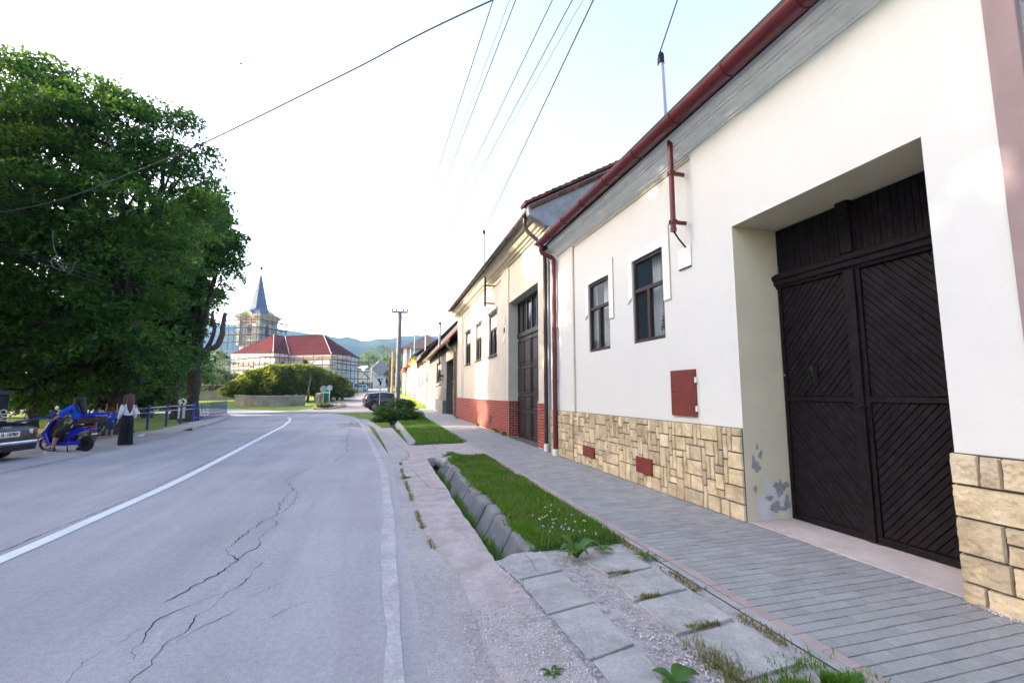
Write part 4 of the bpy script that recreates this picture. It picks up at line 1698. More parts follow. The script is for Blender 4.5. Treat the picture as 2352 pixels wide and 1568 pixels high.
# panelled gate of the cream house
mb = MB(TC)
mb.box(GX0, GX1, -.46, -.38, -.05, GZ)
cg = mb.build('gate', M('wood_brown'), ch)
pmat('gate_brown', (.028, .020, .018), .45, .25, 8, .15, 60, spec=.4)
for x0, x1 in ((GX0 + .02, 2.5), (2.56, GX1 - .02)):
    mb = MB(TC)
    mb.box(x0, x1, -.38, -.35, .03, 3.62)
    wv = (x1 - x0 - .12) / 2
    for z0, z1 in ((.12, .95), (1.05, 1.5), (1.6, 2.5), (2.6, 3.5)):
        for k in range(2):
            a = x0 + .05 + k * (wv + .02)
            mb.box(a, a + .04, -.35, -.32, z0, z1)
            mb.box(a + wv - .04, a + wv, -.35, -.32, z0, z1)
            mb.box(a + .04, a + wv - .04, -.35, -.32, z1 - .04, z1)
            mb.box(a + .04, a + wv - .04, -.35, -.32, z0, z0 + .04)
            mb.box(a + .1, a + wv - .1, -.35, -.33, z0 + .1, z1 - .1)
    mb.build('gate_leaf', M('gate_brown'), cg, bevel=.006, seg=1)
mb = MB(TC)
mb.box(GX0, GX1, -.40, -.30, 3.64, 3.80)
mb.box(GX0, GX1, -.40, -.33, 4.9, GZ)
for k in range(7):
    s = GX0 + (GX1 - GX0) * k / 6
    mb.box(max(GX0, s - .05), min(GX1, s + .05), -.40, -.335, 3.8, 4.9)
mb.build('transom_frame', M('gate_brown'), cg, bevel=.005)
mb = MB(TC)
mb.box(GX0 + .02, GX1 - .02, -.378, -.372, 3.8, 4.9)
mb.build('transom_glass', M('dark_glass'), cg)
mb = MB(TC)
mb.box(4.74, 4.98, .035, .06, 4.28, 4.62)
mb.build('junction_box', M('white_paint'), ch, bevel=.01)
mb = MB(TC)
mb.box(4.76, 4.94, .035, .055, 3.93, 4.12)
mb.build('house_number', M('iron_black'), ch)
mb = MB(TC)
mb.box(4.75, 4.96, .035, .06, 3.55, 3.8)
mb.build('name_plate', M('white_paint'), ch, bevel=.01)
roof_mast(TC, 6.7, .50, 6.98, 8.55, 6.6, .45, 6.6, 5.35, 6.2, 5.42, 'brown_paint', 'thin galvanised service mast on the roof edge of the cream house', 0, .05)


# ---------------- the row further down the street
def sky_pipe(p, h, label, r=.05, mat='galvanised'):
    t = thing('roof_pipe', p, label, 'roof pipe', 'vent and service pipes on the row house roofs')
    mb = MB()
    mb.tube([p, p + Vector((0, 0, h))], r, 8)
    mb.build('pipe', M(mat), t, smooth='auto')
    mb = MB()
    mb.tube([p + Vector((0, 0, h)), p + Vector((0, 0, h + .22))], [r * 1.5, r * .8], 8)
    mb.build('cap', M('iron_black'), t)


TG = Frame((4.68, 29.55), (4.95, 62))
gh = thing('grey_house', (4.8, 40, 0), 'low house of bare grey render with worn dark tile roof and one narrow window', 'house')
mb = MB(TG)
mb.wall(0, 21, -.1, 5.1, [(9.8, 13.3, 2.42, 4.3, .18), (1.2, 5.9, -.1, 4.0, .5)], .18)
shell(mb, 0, 21, 0, -8, -.1, 5.1, -3.8, 9.9)
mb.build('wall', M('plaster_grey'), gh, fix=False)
window(gh, TG, 9.85, 13.25, 2.44, 4.28, -.16, 'wood_brown', fw=.18, curtain=False, blind=.3)
mb = MB(TG)
mb.box(9.5, 13.6, 0, .2, 2.3, 2.41)
mb.build('sill', M('white_paint'), gh, bevel=.01)
mb = MB(TG)
mb.box(5.95, 20.8, 0, .28, -.1, 1.02)
mb.build('plinth', pmat('plaster_grey_pale', (.2, .2, .195), .95, .14, 1.6, .4, 40, stain=(.12, .118, .115), stain_amt=.6), gh, bevel=.015)
mb = MB(TG)
mb.box(1.2, 5.9, -.6, -.5, -.1, 4.0)
dg = mb.build('door', pmat('door_dark', (.05, .042, .04), .6, .2, 3, .2, 30), gh)
mb = MB(TG)
for k in range(5): mb.box(1.3 + k * .93, 1.3 + k * .93 + .82, -.5, -.46, .05, 2.3)
mb.box(1.2, 5.9, -.5, -.4, 2.42, 2.55)
mb.build('panel', M('door_dark'), dg, bevel=.01)
mb = MB(TG)
mb.box(.9, 6.0, 0, .03, 4.02, 4.9)
mb.build('peach_lintel', M('plaster_peach'), gh)
mb = MB(TG)
gable_roof(mb, -.1, 21.1, .62, 5.12, -3.8, 10.2, -8.4, 5.0, .12)
r_ = mb.build('roof', M('tile_dark'), gh)
mb = MB(TG)
mb.extrude_raw([(.0, .60, 5.20), (.0, -.6, 6.57), (.0, -.62, 6.53), (.0, .58, 5.17)], [(3.4, .60, 5.20), (2.2, -.6, 6.57), (2.2, -.62, 6.53), (3.4, .58, 5.17)])
mb.build('new_tiles', pmat('tile_orange', (.42, .09, .03), .8, .2, 4, .3, 30), r_)
mb = MB(TG)
gutter(mb, -.1, 21.2, .66, 5.05, 5.05, .1)
mb.tube([(.5, .66, 5.0), (.5, .66, 4.7), (.3, .2, 4.3), (.3, .14, .1)], .08, 10)
mb.build('gutter', pmat('gutter_tan', (.32, .2, .11), .5, .2, 4, .1, 30), gh, smooth='auto')
mb = MB(TG)
mb.tube([(8.4, .3, 5.0), (8.4, .3, 2.9)], .05, 8)
mb.box(8.0, 8.8, .0, .36, 2.95, 3.05)
mb.tube([(8.4, .3, 2.9), (7.8, .1, 2.6)], .03, 6)
mb.build('cable_drop', M('iron_black'), gh)
sky_pipe(Vector(TG(8.5, .3, 5.4)), 1.9, 'dark-headed pipe on the grey house roof', .09)

ph_ = thing('peach_house', TG(33, -2, 0), 'peach plastered house with two narrow shuttered windows between the grey and the white one', 'house')
mb = MB(TG)
mb.wall(21.3, 43.5, -.1, 6.0, [(29, 31.5, 2.4, 4.6, .2), (35, 37.5, 2.4, 4.6, .2), (22.2, 26.0, -.1, 4.2, .6)], .2)
shell(mb, 21.3, 43.5, 0, -8, -.1, 6.0, -3.8, 10.2)
mb.build('wall', M('plaster_peach'), ph_, fix=False)
for a, b in ((29, 31.5), (35, 37.5)): window(ph_, TG, a, b, 2.42, 4.58, -.18, 'wood_brown', fw=.2, curtain=False)
mb = MB(TG)
mb.box(22.2, 26.0, -.7, -.6, -.1, 4.2)
mb.build('door', M('door_dark'), ph_)
mb = MB(TG)
gable_roof(mb, 21.2, 43.6, .95, 5.75, -3.8, 10.6, -8.4, 5.8, .25)
mb.build('roof', M('tile_dark'), ph_)
mb = MB(TG)
mb.tube([(21.6, .2, 5.6), (21.6, .2, 3.2), (22.0, .12, 2.9), (22.0, .12, 0)], .09, 8)
mb.build('downpipe', M('galvanised'), ph_)
sky_pipe(Vector(TG(24.5, .2, 6.2)), 2.6, 'slim grey pipe above the peach house eave', .07)

yh = thing('chalk_house', TG(52, -2, 0), 'sunlit chalk-white house with yellow brick cornice beyond the peach house', 'house')
mb = MB(TG)
mb.wall(43.6, 60, -.1, 7.2, [(47, 50, 2.6, 5.0, .2), (54, 57, 2.6, 5.0, .2)], .2, .1)
shell(mb, 43.6, 60, .1, -9, -.1, 7.2, -4, 10.5)
mb.build('wall', M('plaster_chalk'), yh, fix=False)
for a, b in ((47, 50), (54, 57)): window(yh, TG, a, b, 2.62, 4.98, -.08, 'wood_brown', fw=.2, curtain=False, blind=.5)
mb = MB(TG)
for k in range(4): mb.box(43.5, 60.1, .1, .25 + k * .18, 6.6 + k * .2, 6.78 + k * .2)
mb.build('cornice', pmat('brick_yellow', (.55, .33, .08), .8, .2, 6, .3, 30), yh)
mb = MB(TG)
mb.box(44.6, 45.6, .1, .3, -.1, 1.6)
mb.box(57.6, 58.6, .1, .3, -.1, 1.9)
mb.build('buttress', M('brick_red'), yh)
mb = MB(TG)
gable_roof(mb, 43.5, 60.1, .9, 7.35, -4, 10.8, -9.4, 7.1, .2)
mb.build('roof', M('tile_dark'), yh)
sky_pipe(Vector(TG(46, .3, 7.4)), 3.4, 'tall thin pipe above the yellow brick cornice', .06)
sky_pipe(Vector(TG(58, .3, 7.4)), 2.4, 'pale short pipe near the turquoise house', .1)

kh = thing('pink_house', TG(69, -2, 0), 'pinkish low house with orange tiled roof end below the turquoise wall', 'house')
mb = MB(TG)
mb.wall(60.2, 78, -.1, 6.4, [(64, 67, 2.4, 4.6, .2), (71, 74, 2.4, 4.6, .2)], .2, .7)
shell(mb, 60.2, 78, .7, -7, -.1, 6.4, -3.5, 9)
mb.build('wall', M('plaster_pink'), kh, fix=False)
for a, b in ((64, 67), (71, 74)): window(kh, TG, a, b, 2.42, 4.58, .52, 'wood_brown', fw=.2, curtain=False)
mb = MB(TG)
gable_roof(mb, 60.1, 78.1, 1.5, 6.4, -3.5, 9.6, -7.5, 6.2, .3)
mb.build('roof', M('tile_orange'), kh)
mb = MB(TG)
mb.tube([(60.6, .9, 6.2), (60.6, .9, 0)], .12, 8)
mb.tube([(77.6, .9, 6.2), (77.6, .9, 0)], .12, 8)
mb.build('downpipe', M('brown_paint'), kh)

a = deep(925, 930, 96)
th_ = thing('turquoise_house', (a.x + 4, a.y + 6, zt(0, a.y)), 'two storey turquoise house with brown hipped roof rising behind the row', 'house')
b = deep(1010, 930, 96)
TT = Frame((a.x, a.y), (a.x + .35, a.y + 14), zt(0, a.y))
mb = MB(TT)
mb.wall(0, 13, -.3, 9.6, [(3, 5, 5.6, 7.6, .2), (8, 10, 5.6, 7.6, .2)], .2)
shell(mb, 0, 13, 0, -10, -.3, 9.6, -5, 9.7)
mb.build('wall', M('plaster_turquoise'), th_, fix=False)
mb = MB(TT)
mb.box(-.25, .0, -.55, .15, -.3, 9.5)
mb.build('white_corner', M('plaster_chalk'), th_)
for k in ((3, 5), (8, 10)): window(th_, TT, k[0], k[1], 5.62, 7.58, -.18, 'wood_brown', fw=.15, curtain=False)
mb = MB(TT)
v = [(-1, .9, 9.5), (14, .9, 9.5), (14, -11, 9.5), (-1, -11, 9.5), (4, -5, 13.0), (9, -5, 13.0)]
n = mb.add(v)
mb.f += [(n, n + 1, n + 5, n + 4), (n + 2, n + 3, n + 4, n + 5), (n + 1, n + 2, n + 5), (n + 3, n, n + 4), (n, n + 3, n + 2, n + 1)]
mb.build('roof', M('tile_dark'), th_)


# ---------------- houses on the left of the side street, far up
def far_house(name, label, u, dist, w, dep, eave, ridge, wm, rm, rz=0.0, axis='x', win=2):
    p = deep(u, 895, dist)
    z = zt(p.x, p.y) - .2
    t = thing(name, (p.x, p.y, z), label, 'house', None, rz)
    mb = MB(LOCAL)
    h = w / 2
    if axis == 'x':      # gable faces the viewer
        mb.poly([(-h, 0, 0), (h, 0, 0), (h, 0, eave), (0, 0, ridge), (-h, 0, eave)])
        mb.poly([(-h, dep, 0), (h, dep, 0), (h, dep, eave), (0, dep, ridge), (-h, dep, eave)])
        mb.poly([(-h, 0, 0), (-h, dep, 0), (-h, dep, eave), (-h, 0, eave)])
        mb.poly([(h, 0, 0), (h, dep, 0), (h, dep, eave), (h, 0, eave)])
    else:
        mb.box(-h, h, 0, dep, 0, eave)
    mb.build('wall', M(wm), t)
    mb = MB(LOCAL)
    e = .35
    if axis == 'x':
        k = (ridge - eave) / h
        mb.extrude_raw([(-h - e, -e, eave - k * e), (0, -e, ridge), (h + e, -e, eave - k * e), (h + e, -e, eave - k * e + .25), (0, -e, ridge + .3), (-h - e, -e, eave - k * e + .25)],
                       [(-h - e, dep + e, eave - k * e), (0, dep + e, ridge), (h + e, dep + e, eave - k * e), (h + e, dep + e, eave - k * e + .25), (0, dep + e, ridge + .3), (-h - e, dep + e, eave - k * e + .25)])
    else:
        mb.extrude_raw([(-h - e, -e, eave), (-h - e, dep / 2, ridge), (-h - e, dep + e, eave)], [(h + e, -e, eave), (h + e, dep / 2, ridge), (h + e, dep + e, eave)])
    mb.build('roof', M(rm), t)
    for i in range(win):
        x = (i - (win - 1) / 2) * w * .42
        mb = MB(LOCAL)
        mb.box(x - .55, x + .55, -.06, .02, 1.3, 2.7)
        f = mb.build('window', M('white_paint'), t)
        mb = MB(LOCAL)
        mb.box(x - .45, x + .45, -.08, -.05, 1.4, 2.6)
        mb.build('pane', M('dark_glass'), f)
    return t


pmat('roof_pinkish', (.34, .24, .21), .85, .15, 1, .2, 10)
pmat('roof_grey', (.24, .23, .23), .85, .15, 1, .2, 10)
pmat('roof_pale', (.5, .48, .46), .85, .15, 1, .2, 10)
far_house('far_house', 'peach gabled house with pink-grey roof behind the white parked car', 823, 150, 8.5, 12, 3.6, 6.6, 'plaster_peach', 'roof_pinkish', .75)
far_house('far_house', 'cream house with pale roof between the peach house and the grey gable', 843, 162, 7, 12, 4.2, 7.6, 'plaster_cream', 'roof_pale', .6)
far_house('far_house', 'large grey gabled house closing the end of the side street', 876, 178, 11, 12, 5.0, 10.5, 'render_rough', 'roof_grey', .15)
far_house('far_house', 'small garage-like pink house with flat front at the bend of the side street', 874, 168, 4.6, 6, 4.4, 5.2, 'plaster_pink', 'roof_grey', .1, win=1)
far_house('far_house', 'brown roofed house half hidden by the church scaffolding', 806, 158, 9, 9, 4.0, 7.5, 'plaster_pink', 'roof_pinkish', .5)
p = deep(833, 889, 140)
ft = thing('board_fence', (p.x, p.y, zt(p.x, p.y)), 'dark brown board fence in front of the far peach house', 'fence')
mb = MB(LOCAL)
for k in range(26): mb.box(-2.2 + k * .2, -2.03 + k * .2, 0, .04, .1, 1.9 + .08 * math.sin(k * 1.3))
mb.build('boards', M('wood_brown'), ft)
mb = MB(LOCAL)
for k in range(4): mb.box(-2.2 + k * 1.6, -2.06 + k * 1.6, .04, .16, -.2, 2.0)
mb.build('post', M('wood_brown'), ft)
# ================================================================ CHURCH
def c2(x, y):
    return (450 + x / 4.238) * .9604, (620 + y / 4.238) * .9604


def D2(x, y, d):
    return deep(*c2(x, y), d)


pmat('roof_church', (.058, .0115, .0125), .95, .14, .35, .15, 4, spec=.03, stain=(.045, .010, .011), stain_amt=.6, stain_scale=.2)
pmat('spire_slate', (.055, .085, .135), .55, .16, .5, .15, 6, spec=.2, metal=.0)
pmat('wall_church', (.45, .44, .435), .9, .12, .35, .2, 6, stain=(.42, .37, .33), stain_amt=.6, stain_scale=.3)
pmat('wall_church_bare', (.52, .38, .28), .95, .16, .5, .3, 6, stain=(.6, .55, .5), stain_amt=.7, stain_scale=.35)
pmat('scaffold_steel', (.045, .04, .038), .7, .2, 2, 0)
pmat('scaffold_plank', (.075, .05, .035), .85, .25, 1, 0)
ZB = 1.2
tc_ = D2(691, 900, 112)
church = thing('church', (tc_.x, tc_.y, ZB), 'church with red hipped roof and blue-grey spire wrapped in scaffolding', 'church')
zz = lambda y, d=112: D2(706, y, d).z
# --- nave walls and roof from plan points at their own distances
PT = {k: D2(*v) for k, v in dict(A=(425, 958, 108), B=(860, 947, 97), C=(1027, 966, 100), D=(1452, 962, 98), E=(1655, 976, 107), R1=(870, 762, 107), R2=(980, 776, 108), R3=(1370, 760, 108)).items()}
EZ = 0
bk = {}
ax = (PT['R3'] - PT['R1']).normalized()
nrm = Vector((-ax.y, ax.x, 0)).normalized()
bk['A'] = PT['A'] + nrm * 11
bk['E'] = PT['E'] + nrm * 9
eave = {k: PT[k].copy() for k in 'ABCDE'}
mb = MB()
P_ = lambda *k: [tuple(PT[i]) if not i.startswith('k') else tuple(bk[i[1]]) for i in k]
for f in (('A', 'B', 'R1'), ('B', 'C', 'R2', 'R1'), ('C', 'D', 'R3', 'R2'), ('D', 'E', 'R3'), ('E', 'kE', 'R3'), ('kA', 'A', 'R1'), ('kE', 'kA', 'R1', 'R2'), ('kE', 'R2', 'R3')):
    mb.poly(P_(*f))
mb.build('roof', M('roof_church'), church)
mb = MB()
for a, b in (('B', 'R1'), ('C', 'R2'), ('D', 'R3')):
    p, q = PT[a], PT[b]
    mb = MB()
    mb.tube([p + Vector((0, -.05, .06)), q + Vector((0, -.05, .06))], .035, 5)
    mb.build('hip_flashing', M('white_paint'), church)
cen = sum((PT[k] for k in 'ABCDE'), Vector()) / 5 + nrm * 3


def inset(p, k=.55):
    d = (cen - p)
    d.z = 0
    return p + d.normalized() * k


ring = [inset(PT[k]) for k in 'ABCDE'] + [inset(bk['E']), inset(bk['A'])]
mb = MB()
for i in range(len(ring)):
    p, q = ring[i], ring[(i + 1) % len(ring)]
    mb.poly([(p.x, p.y, ZB - 2), (q.x, q.y, ZB - 2), (q.x, q.y, q.z - .02), (p.x, p.y, p.z - .02)])
mb.build('nave_wall', M('wall_church'), church)
mb = MB()
rg2 = [inset(PT[k], .2) for k in 'ABCDE']
for i in range(4):
    p, q = rg2[i], rg2[i + 1]
    h0 = .9
    mb.extrude_raw([(p.x, p.y, p.z - .05), (p.x, p.y, p.z - h0), (ring[i].x, ring[i].y, p.z - h0 - .25), (ring[i].x, ring[i].y, p.z - .05)],
                   [(q.x, q.y, q.z - .05), (q.x, q.y, q.z - h0), (ring[i + 1].x, ring[i + 1].y, q.z - h0 - .25), (ring[i + 1].x, ring[i + 1].y, q.z - .05)])
mb.build('cornice', M('wall_church_bare'), church)


def arch_window(T, s, z0, z1, w, name='window'):
    mb = MB(T)
    pts = [(s - w / 2, .06, z0), (s + w / 2, .06, z0)] + [(s + w / 2 * math.cos(a * PI / 10), .06, z1 - w / 2 + w / 2 * math.sin(a * PI / 10)) for a in range(11)]
    mb.extrude(pts, T.d.to_3d() * 0 + Vector((0, -.3, 0)))
    f = mb.build(name, pmat('window_reveal', (.36, .22, .14), .9, .2, 2, .2, 10), church)
    mb = MB(T)
    pts = [(s - w * .3, .075, z0 + .1), (s + w * .42, .075, z0 + .1)] + [(s + .06 * w + w * .36 * math.cos(a * PI / 10), .075, z1 - w * .5 + w * .4 * math.sin(a * PI / 10)) for a in range(11)]
    mb.poly(pts)
    mb.build('pane', M('dark_glass'), f, fix=False)


def face_frame(i, j):
    return Frame((ring[i].x, ring[i].y), (ring[j].x, ring[j].y), 0)


def on_face(i, j, x):
    'distance along wall i-j where image column x falls'
    u, v = c2(x, 1000)
    d = ray(u, v)
    p, q = ring[i], ring[j]
    e = q - p
    det = d.x * -e.y + d.y * e.x
    t = (p.x * -e.y + p.y * e.x) / det
    hit = Vector((d.x * t, d.y * t, 0))
    return (hit - Vector((p.x, p.y, 0))).length


for i, j, x, y0, y1, w in ((0, 1, 650, 1095, 1012, 1.9), (1, 2, 952, 1075, 1032, 1.0), (2, 3, 1188, 1075, 1008, 1.6)):
    T = face_frame(i, j)
    # outward is towards the camera: flip when needed
    s = on_face(i, j, x)
    if T.n.y > 0:
        T0 = T
        T = lambda a, o, c, T0=T0: T0(a, -o, c)
        T.d, T.n, T.P0 = T0.d, -T0.n, T0.P0
    arch_window(T, s, D2(x, y0, 99).z, D2(x, y1, 99).z, w)

# --- tower: square shaft seen over its corner
A_ = 5.3
th0 = math.radians(40) + PH * 0
ang = math.radians(45 + 4) - math.atan2(tc_.x, tc_.y) * 1
cr, sr = math.cos(ang), math.sin(ang)


def TWR(x, y, z):
    return (tc_.x + x * cr - y * sr, tc_.y + x * sr + y * cr, z)


h = A_ / 2
z_e = zz(556)
mb = MB(TWR)
mb.box(-h, h, -h, h, ZB - 1, z_e)
mb.build('tower', M('wall_church'), church)
mb = MB(TWR)
for sx in (-1, 1):
    for sy in (-1, 1):
        mb = MB(TWR)
        mb.box(sx * h - .45, sx * h + .45, sy * h - .45, sy * h + .45, zz(880), z_e - .9)
        mb.build('corner_pilaster', M('wall_church'), church)
for za, zb_, e in ((zz(640), zz(628), .3), (zz(860), zz(845), .25)):
    mb = MB(TWR)
    mb.box(-h - e, h + e, -h - e, h + e, min(za, zb_), max(za, zb_))
    mb.build('string_course', M('wall_church_bare'), church)
# windows of the two visible faces (local -y and -x / +x)
for face in range(4):
    c4, s4 = [(1, 0), (0, 1), (-1, 0), (0, -1)][face]

    def TF(s, o, z, c4=c4, s4=s4):
        x, y = s, -(h + o)
        return TWR(x * c4 - y * s4, x * s4 + y * c4, z)
    mb = MB(TF)
    w = 1.15
    z0, z1 = zz(782), zz(668)
    mb.extrude_raw([(-w / 2, -.1, z0), (w / 2, -.1, z0)] + [(w / 2 * math.cos(a * PI / 10), -.1, z1 - w / 2 + w / 2 * math.sin(a * PI / 10)) for a in range(11)],
                   [(-w / 2, .05, z0), (w / 2, .05, z0)] + [(w / 2 * math.cos(a * PI / 10), .05, z1 - w / 2 + w / 2 * math.sin(a * PI / 10)) for a in range(11)])
    mb.build('louvre_window', pmat('louvre', (.09, .06, .05), .8, .2, 3, .2, 10), church)
    mb = MB(TF)
    zc = zz(598)
    mb.extrude_raw([(1.0 * math.cos(a * PI / 12), -.05, zc + 1.0 * math.sin(a * PI / 12)) for a in range(24)], [(1.0 * math.cos(a * PI / 12), .08, zc + 1.0 * math.sin(a * PI / 12)) for a in range(24)])
    mb.build('clock_face', pmat('clock_pale', (.5, .42, .33), .8, .15, 2, .1, 10), church)
# flared roof: square eave with an eyebrow arch over each clock, then the octagonal spire
NS = 64
E_ = h + 1.05


def sq(a, r):
    c, s = math.cos(a), math.sin(a)
    k = r / max(abs(c), abs(s))
    return c * k, s * k


def brow(a):
    t = (a + PI / 4) % (PI / 2) - PI / 4
    return max(0, 1 - (t / .40) ** 2) ** .8 * .95


z0, z1, zt2, zap = zz(576), zz(497), zz(495), zz(112)
mb = MB(TWR)
rows = []
for f in (0, .35, .7, 1.0):
    row = []
    for k in range(NS):
        a = 2 * PI * k / NS
        x, y = sq(a, E_)
        oc = 1.95 / math.cos(((a + PI / 8) % (PI / 4)) - PI / 8)
        x2, y2 = math.cos(a) * oc, math.sin(a) * oc
        z = z0 + brow(a) * (1 - f) + (z1 - z0) * f ** 1.35
        row.append((x + (x2 - x) * f, y + (y2 - y) * f, z))
    rows.append(mb.add(row))
for i in range(3):
    for k in range(NS):
        l = (k + 1) % NS
        mb.f.append((rows[i] + k, rows[i] + l, rows[i + 1] + l, rows[i + 1] + k))
mb.build('flared_roof', M('spire_slate'), church, fix=False)
mb = MB(TWR)
r_ = []
for zc, f in ((z1, 1.0), (z1 + (zap - z1) * .12, .86), (zap, .02)):
    r_.append(mb.add([(1.95 * f * math.cos(PI / 8 + k * PI / 4) / math.cos(PI / 8) , 1.95 * f * math.sin(PI / 8 + k * PI / 4) / math.cos(PI / 8), zc) for k in range(8)]))
for i in range(2):
    for k in range(8):
        l = (k + 1) % 8
        mb.f.append((r_[i] + k, r_[i] + l, r_[i + 1] + l, r_[i + 1] + k))
mb.build('spire', M('spire_slate'), church, fix=False)
mb = MB(TWR)
rows = []
for rad, dz in ((E_ - .03, -.02), (E_ - .1, -.35), (h + .35, -1.1), (h + .02, -1.35)):
    rows.append(mb.add([(*sq(2 * PI * k / NS, rad), z0 + brow(2 * PI * k / NS) * (1 if dz > -.5 else .7) + dz) for k in range(NS)]))
for i in range(3):
    for k in range(NS):
        l = (k + 1) % NS
        mb.f.append((rows[i] + k, rows[i] + l, rows[i + 1] + l, rows[i + 1] + k))
mb.build('tower_cornice', pmat('cornice_ochre', (.46, .36, .25), .9, .1, 1, .1, 8), church, fix=False)
mb = MB(TWR)
mb.tube([(0, 0, zap - .3), (0, 0, zz(52))], .06, 6)
mb.ball((0, 0, zz(64)), .38, 12, 8)
mb.build('finial', M('iron_black'), church)


# --- scaffolding
def scaffold(label, runs, name='scaffolding'):
    p0 = runs[0][0]
    t = thing(name, (p0.x, p0.y, ZB), label, 'scaffolding')
    for p, q, levels, ztop, step, zl in runs:
        d = q - p
        d.z = 0
        L = d.length
        d.normalize()
        n = Vector((d.y, -d.x, 0))
        if n.y > 0: n = -n
        k = 0
        m = max(1, round(L / step))
        for i in range(m + 1):
            b = p + d * (L * i / m)
            for o in (.75,):
                w = b + n * o
                jj = .25 * math.sin(i * 2.3 + o)
                mb = MB()
                mb.tube([(w.x, w.y, zl), (w.x, w.y, ztop + jj)], .06, 5)
                mb.build('standard', M('scaffold_steel'), t, fix=False)
        for z in levels:
            for o in (.75,):
                mb = MB()
                a, b = p + n * o - d * .6, q + n * o + d * .6
                mb.tube([(a.x, a.y, z + 1.0), (b.x, b.y, z + 1.0)], .03, 5)
                mb.build('ledger', M('scaffold_steel'), t, fix=False)
            mb = MB()
            a, b = p - d * .5, q + d * .5
            mb.poly([(a.x, a.y, z), (b.x, b.y, z), (b.x + n.x * .8, b.y + n.y * .8, z), (a.x + n.x * .8, a.y + n.y * .8, z)])
            mb.extrude([(a.x, a.y, z - .15), (b.x, b.y, z - .15), (b.x + n.x * .8, b.y + n.y * .8, z - .15), (a.x + n.x * .8, a.y + n.y * .8, z - .15)], (0, 0, .14))
            mb.build('deck', M('scaffold_plank'), t, fix=False)
        i = 0
        for za, zb_ in zip(levels, levels[1:]):
            s = L * ((i * .37 + .2) % .8)
            a, b = p + d * s + n * .8, p + d * min(L, s + 2.2) + n * .8
            mb = MB()
            mb.tube([(a.x, a.y, za), (b.x, b.y, zb_)], .045, 5)
            mb.build('brace', M('scaffold_steel'), t, fix=False)
            i += 1
    return t


off = lambda p, k: p + Vector((p.x - cen.x, p.y - cen.y, 0)).normalized() * k
oA, oB, oC, oD, oE = [off(PT[k], 1.1) for k in 'ABCDE']
zl = lambda y, d=98: D2(900, y, d).z
lv = [zl(1158), zl(1068), zl(992)]
scaffold('tubular scaffolding with plank decks along the left wall of the church nave', [(oA + (oA - oB).normalized() * 3.2, oB, lv, zl(945), 2.3, ZB)])
scaffold('tubular scaffolding across the middle and apse walls of the church', [(oB, oC, lv[1:], zl(955), 2.0, ZB), (oC, oD, lv, zl(955), 2.4, ZB), (oD, oE, [zl(1195), zl(1112), zl(1048), zl(1015)], zl(955), 2.2, ZB), (oE, oE + Vector((2.2, 2.0, 0)), [zl(1195), zl(1112), zl(1080), zl(1012)], zl(950), 2.0, ZB)])
tw = [Vector(TWR(sx * (h + .95), sy * (h + .95), 0)) for sx, sy in ((-1, -1), (1, -1), (1, 1), (-1, 1))]
near = min(range(4), key=lambda i: tw[i].y)
tl = [zz(850), zz(777), zz(707), zz(632)]
scaffold('scaffolding with four plank decks wrapped round the church tower', [(tw[near], tw[(near + 1) % 4] + (tw[(near + 1) % 4] - tw[near]).normalized() * 1.0, tl, zz(575), 1.7, zz(935)), (tw[near], tw[near - 1] + (tw[near - 1] - tw[near]).normalized() * 2.2, tl, zz(575), 1.7, zz(935))])

# ================================================================ WALLS, SIGNS, POLES AND OTHER STREET THINGS
# churchyard wall in front of the clipped trees
wl = spline([ground(541, 930), ground(575, 932), ground(640, 932.5), ground(700, 931)], 8)
t = thing('low_wall', wl[0], 'low stained concrete wall in front of the clipped evergreen trees', 'wall')
mb = MB()
ribbon(mb, wl, -.15, .15, 1.0)
rb = MB()
for s in (-.15, .15):
    rows = []
    for i, p in enumerate(wl):
        tt = (wl[min(i + 1, len(wl) - 1)] - wl[max(i - 1, 0)]).normalized()
        q = Vector((p.x, p.y, 0)) + Vector((tt.y, -tt.x, 0)) * s
        rows.append(mb.add([(q.x, q.y, zt(p.x, p.y) - .2), (q.x, q.y, zt(p.x, p.y) + 1.0)]))
    for a, b in zip(rows, rows[1:]): mb.f.append((a, b, b + 1, a + 1))
pmat('wall_stained', (.30, .27, .22), .95, .25, .8, .4, 20, stain=(.1, .09, .08), stain_amt=.8, stain_scale=.9)
mb.build('wall', M('wall_stained'), t, fix=False)
mb = MB()
ribbon(mb, wl, -.2, .2, 1.08)
ribbon(mb, wl, -.2, .2, 1.005)
for s in (-.2, .2):
    rows = []
    for i, p in enumerate(wl):
        tt = (wl[min(i + 1, len(wl) - 1)] - wl[max(i - 1, 0)]).normalized()
        q = Vector((p.x, p.y, 0)) + Vector((tt.y, -tt.x, 0)) * s
        rows.append(mb.add([(q.x, q.y, zt(p.x, p.y) + 1.005), (q.x, q.y, zt(p.x, p.y) + 1.08)]))
    for a, b in zip(rows, rows[1:]): mb.f.append((a, b, b + 1, a + 1))
mb.build('coping', M('concrete'), t, fix=False)
# wall continuing to the right towards the side street
p, q = ground(726, 927), ground(800, 903)
t = thing('churchyard_wall', p, 'grey churchyard wall running up the side street beside the trees', 'wall')
mb = MB()
dv = (q - p)
dv.z = 0
nv = Vector((dv.y, -dv.x, 0)).normalized() * .15
mb.extrude_raw([tuple(p - nv + Vector((0, 0, -.3))), tuple(p + nv + Vector((0, 0, -.3))), tuple(p + nv + Vector((0, 0, 1.15))), tuple(p - nv + Vector((0, 0, 1.15)))],
               [tuple(q - nv + Vector((0, 0, -.3))), tuple(q + nv + Vector((0, 0, -.3))), tuple(q + nv + Vector((0, 0, 1.4))), tuple(q - nv + Vector((0, 0, 1.4)))])
mb.build('wall', M('wall_stained'), t)
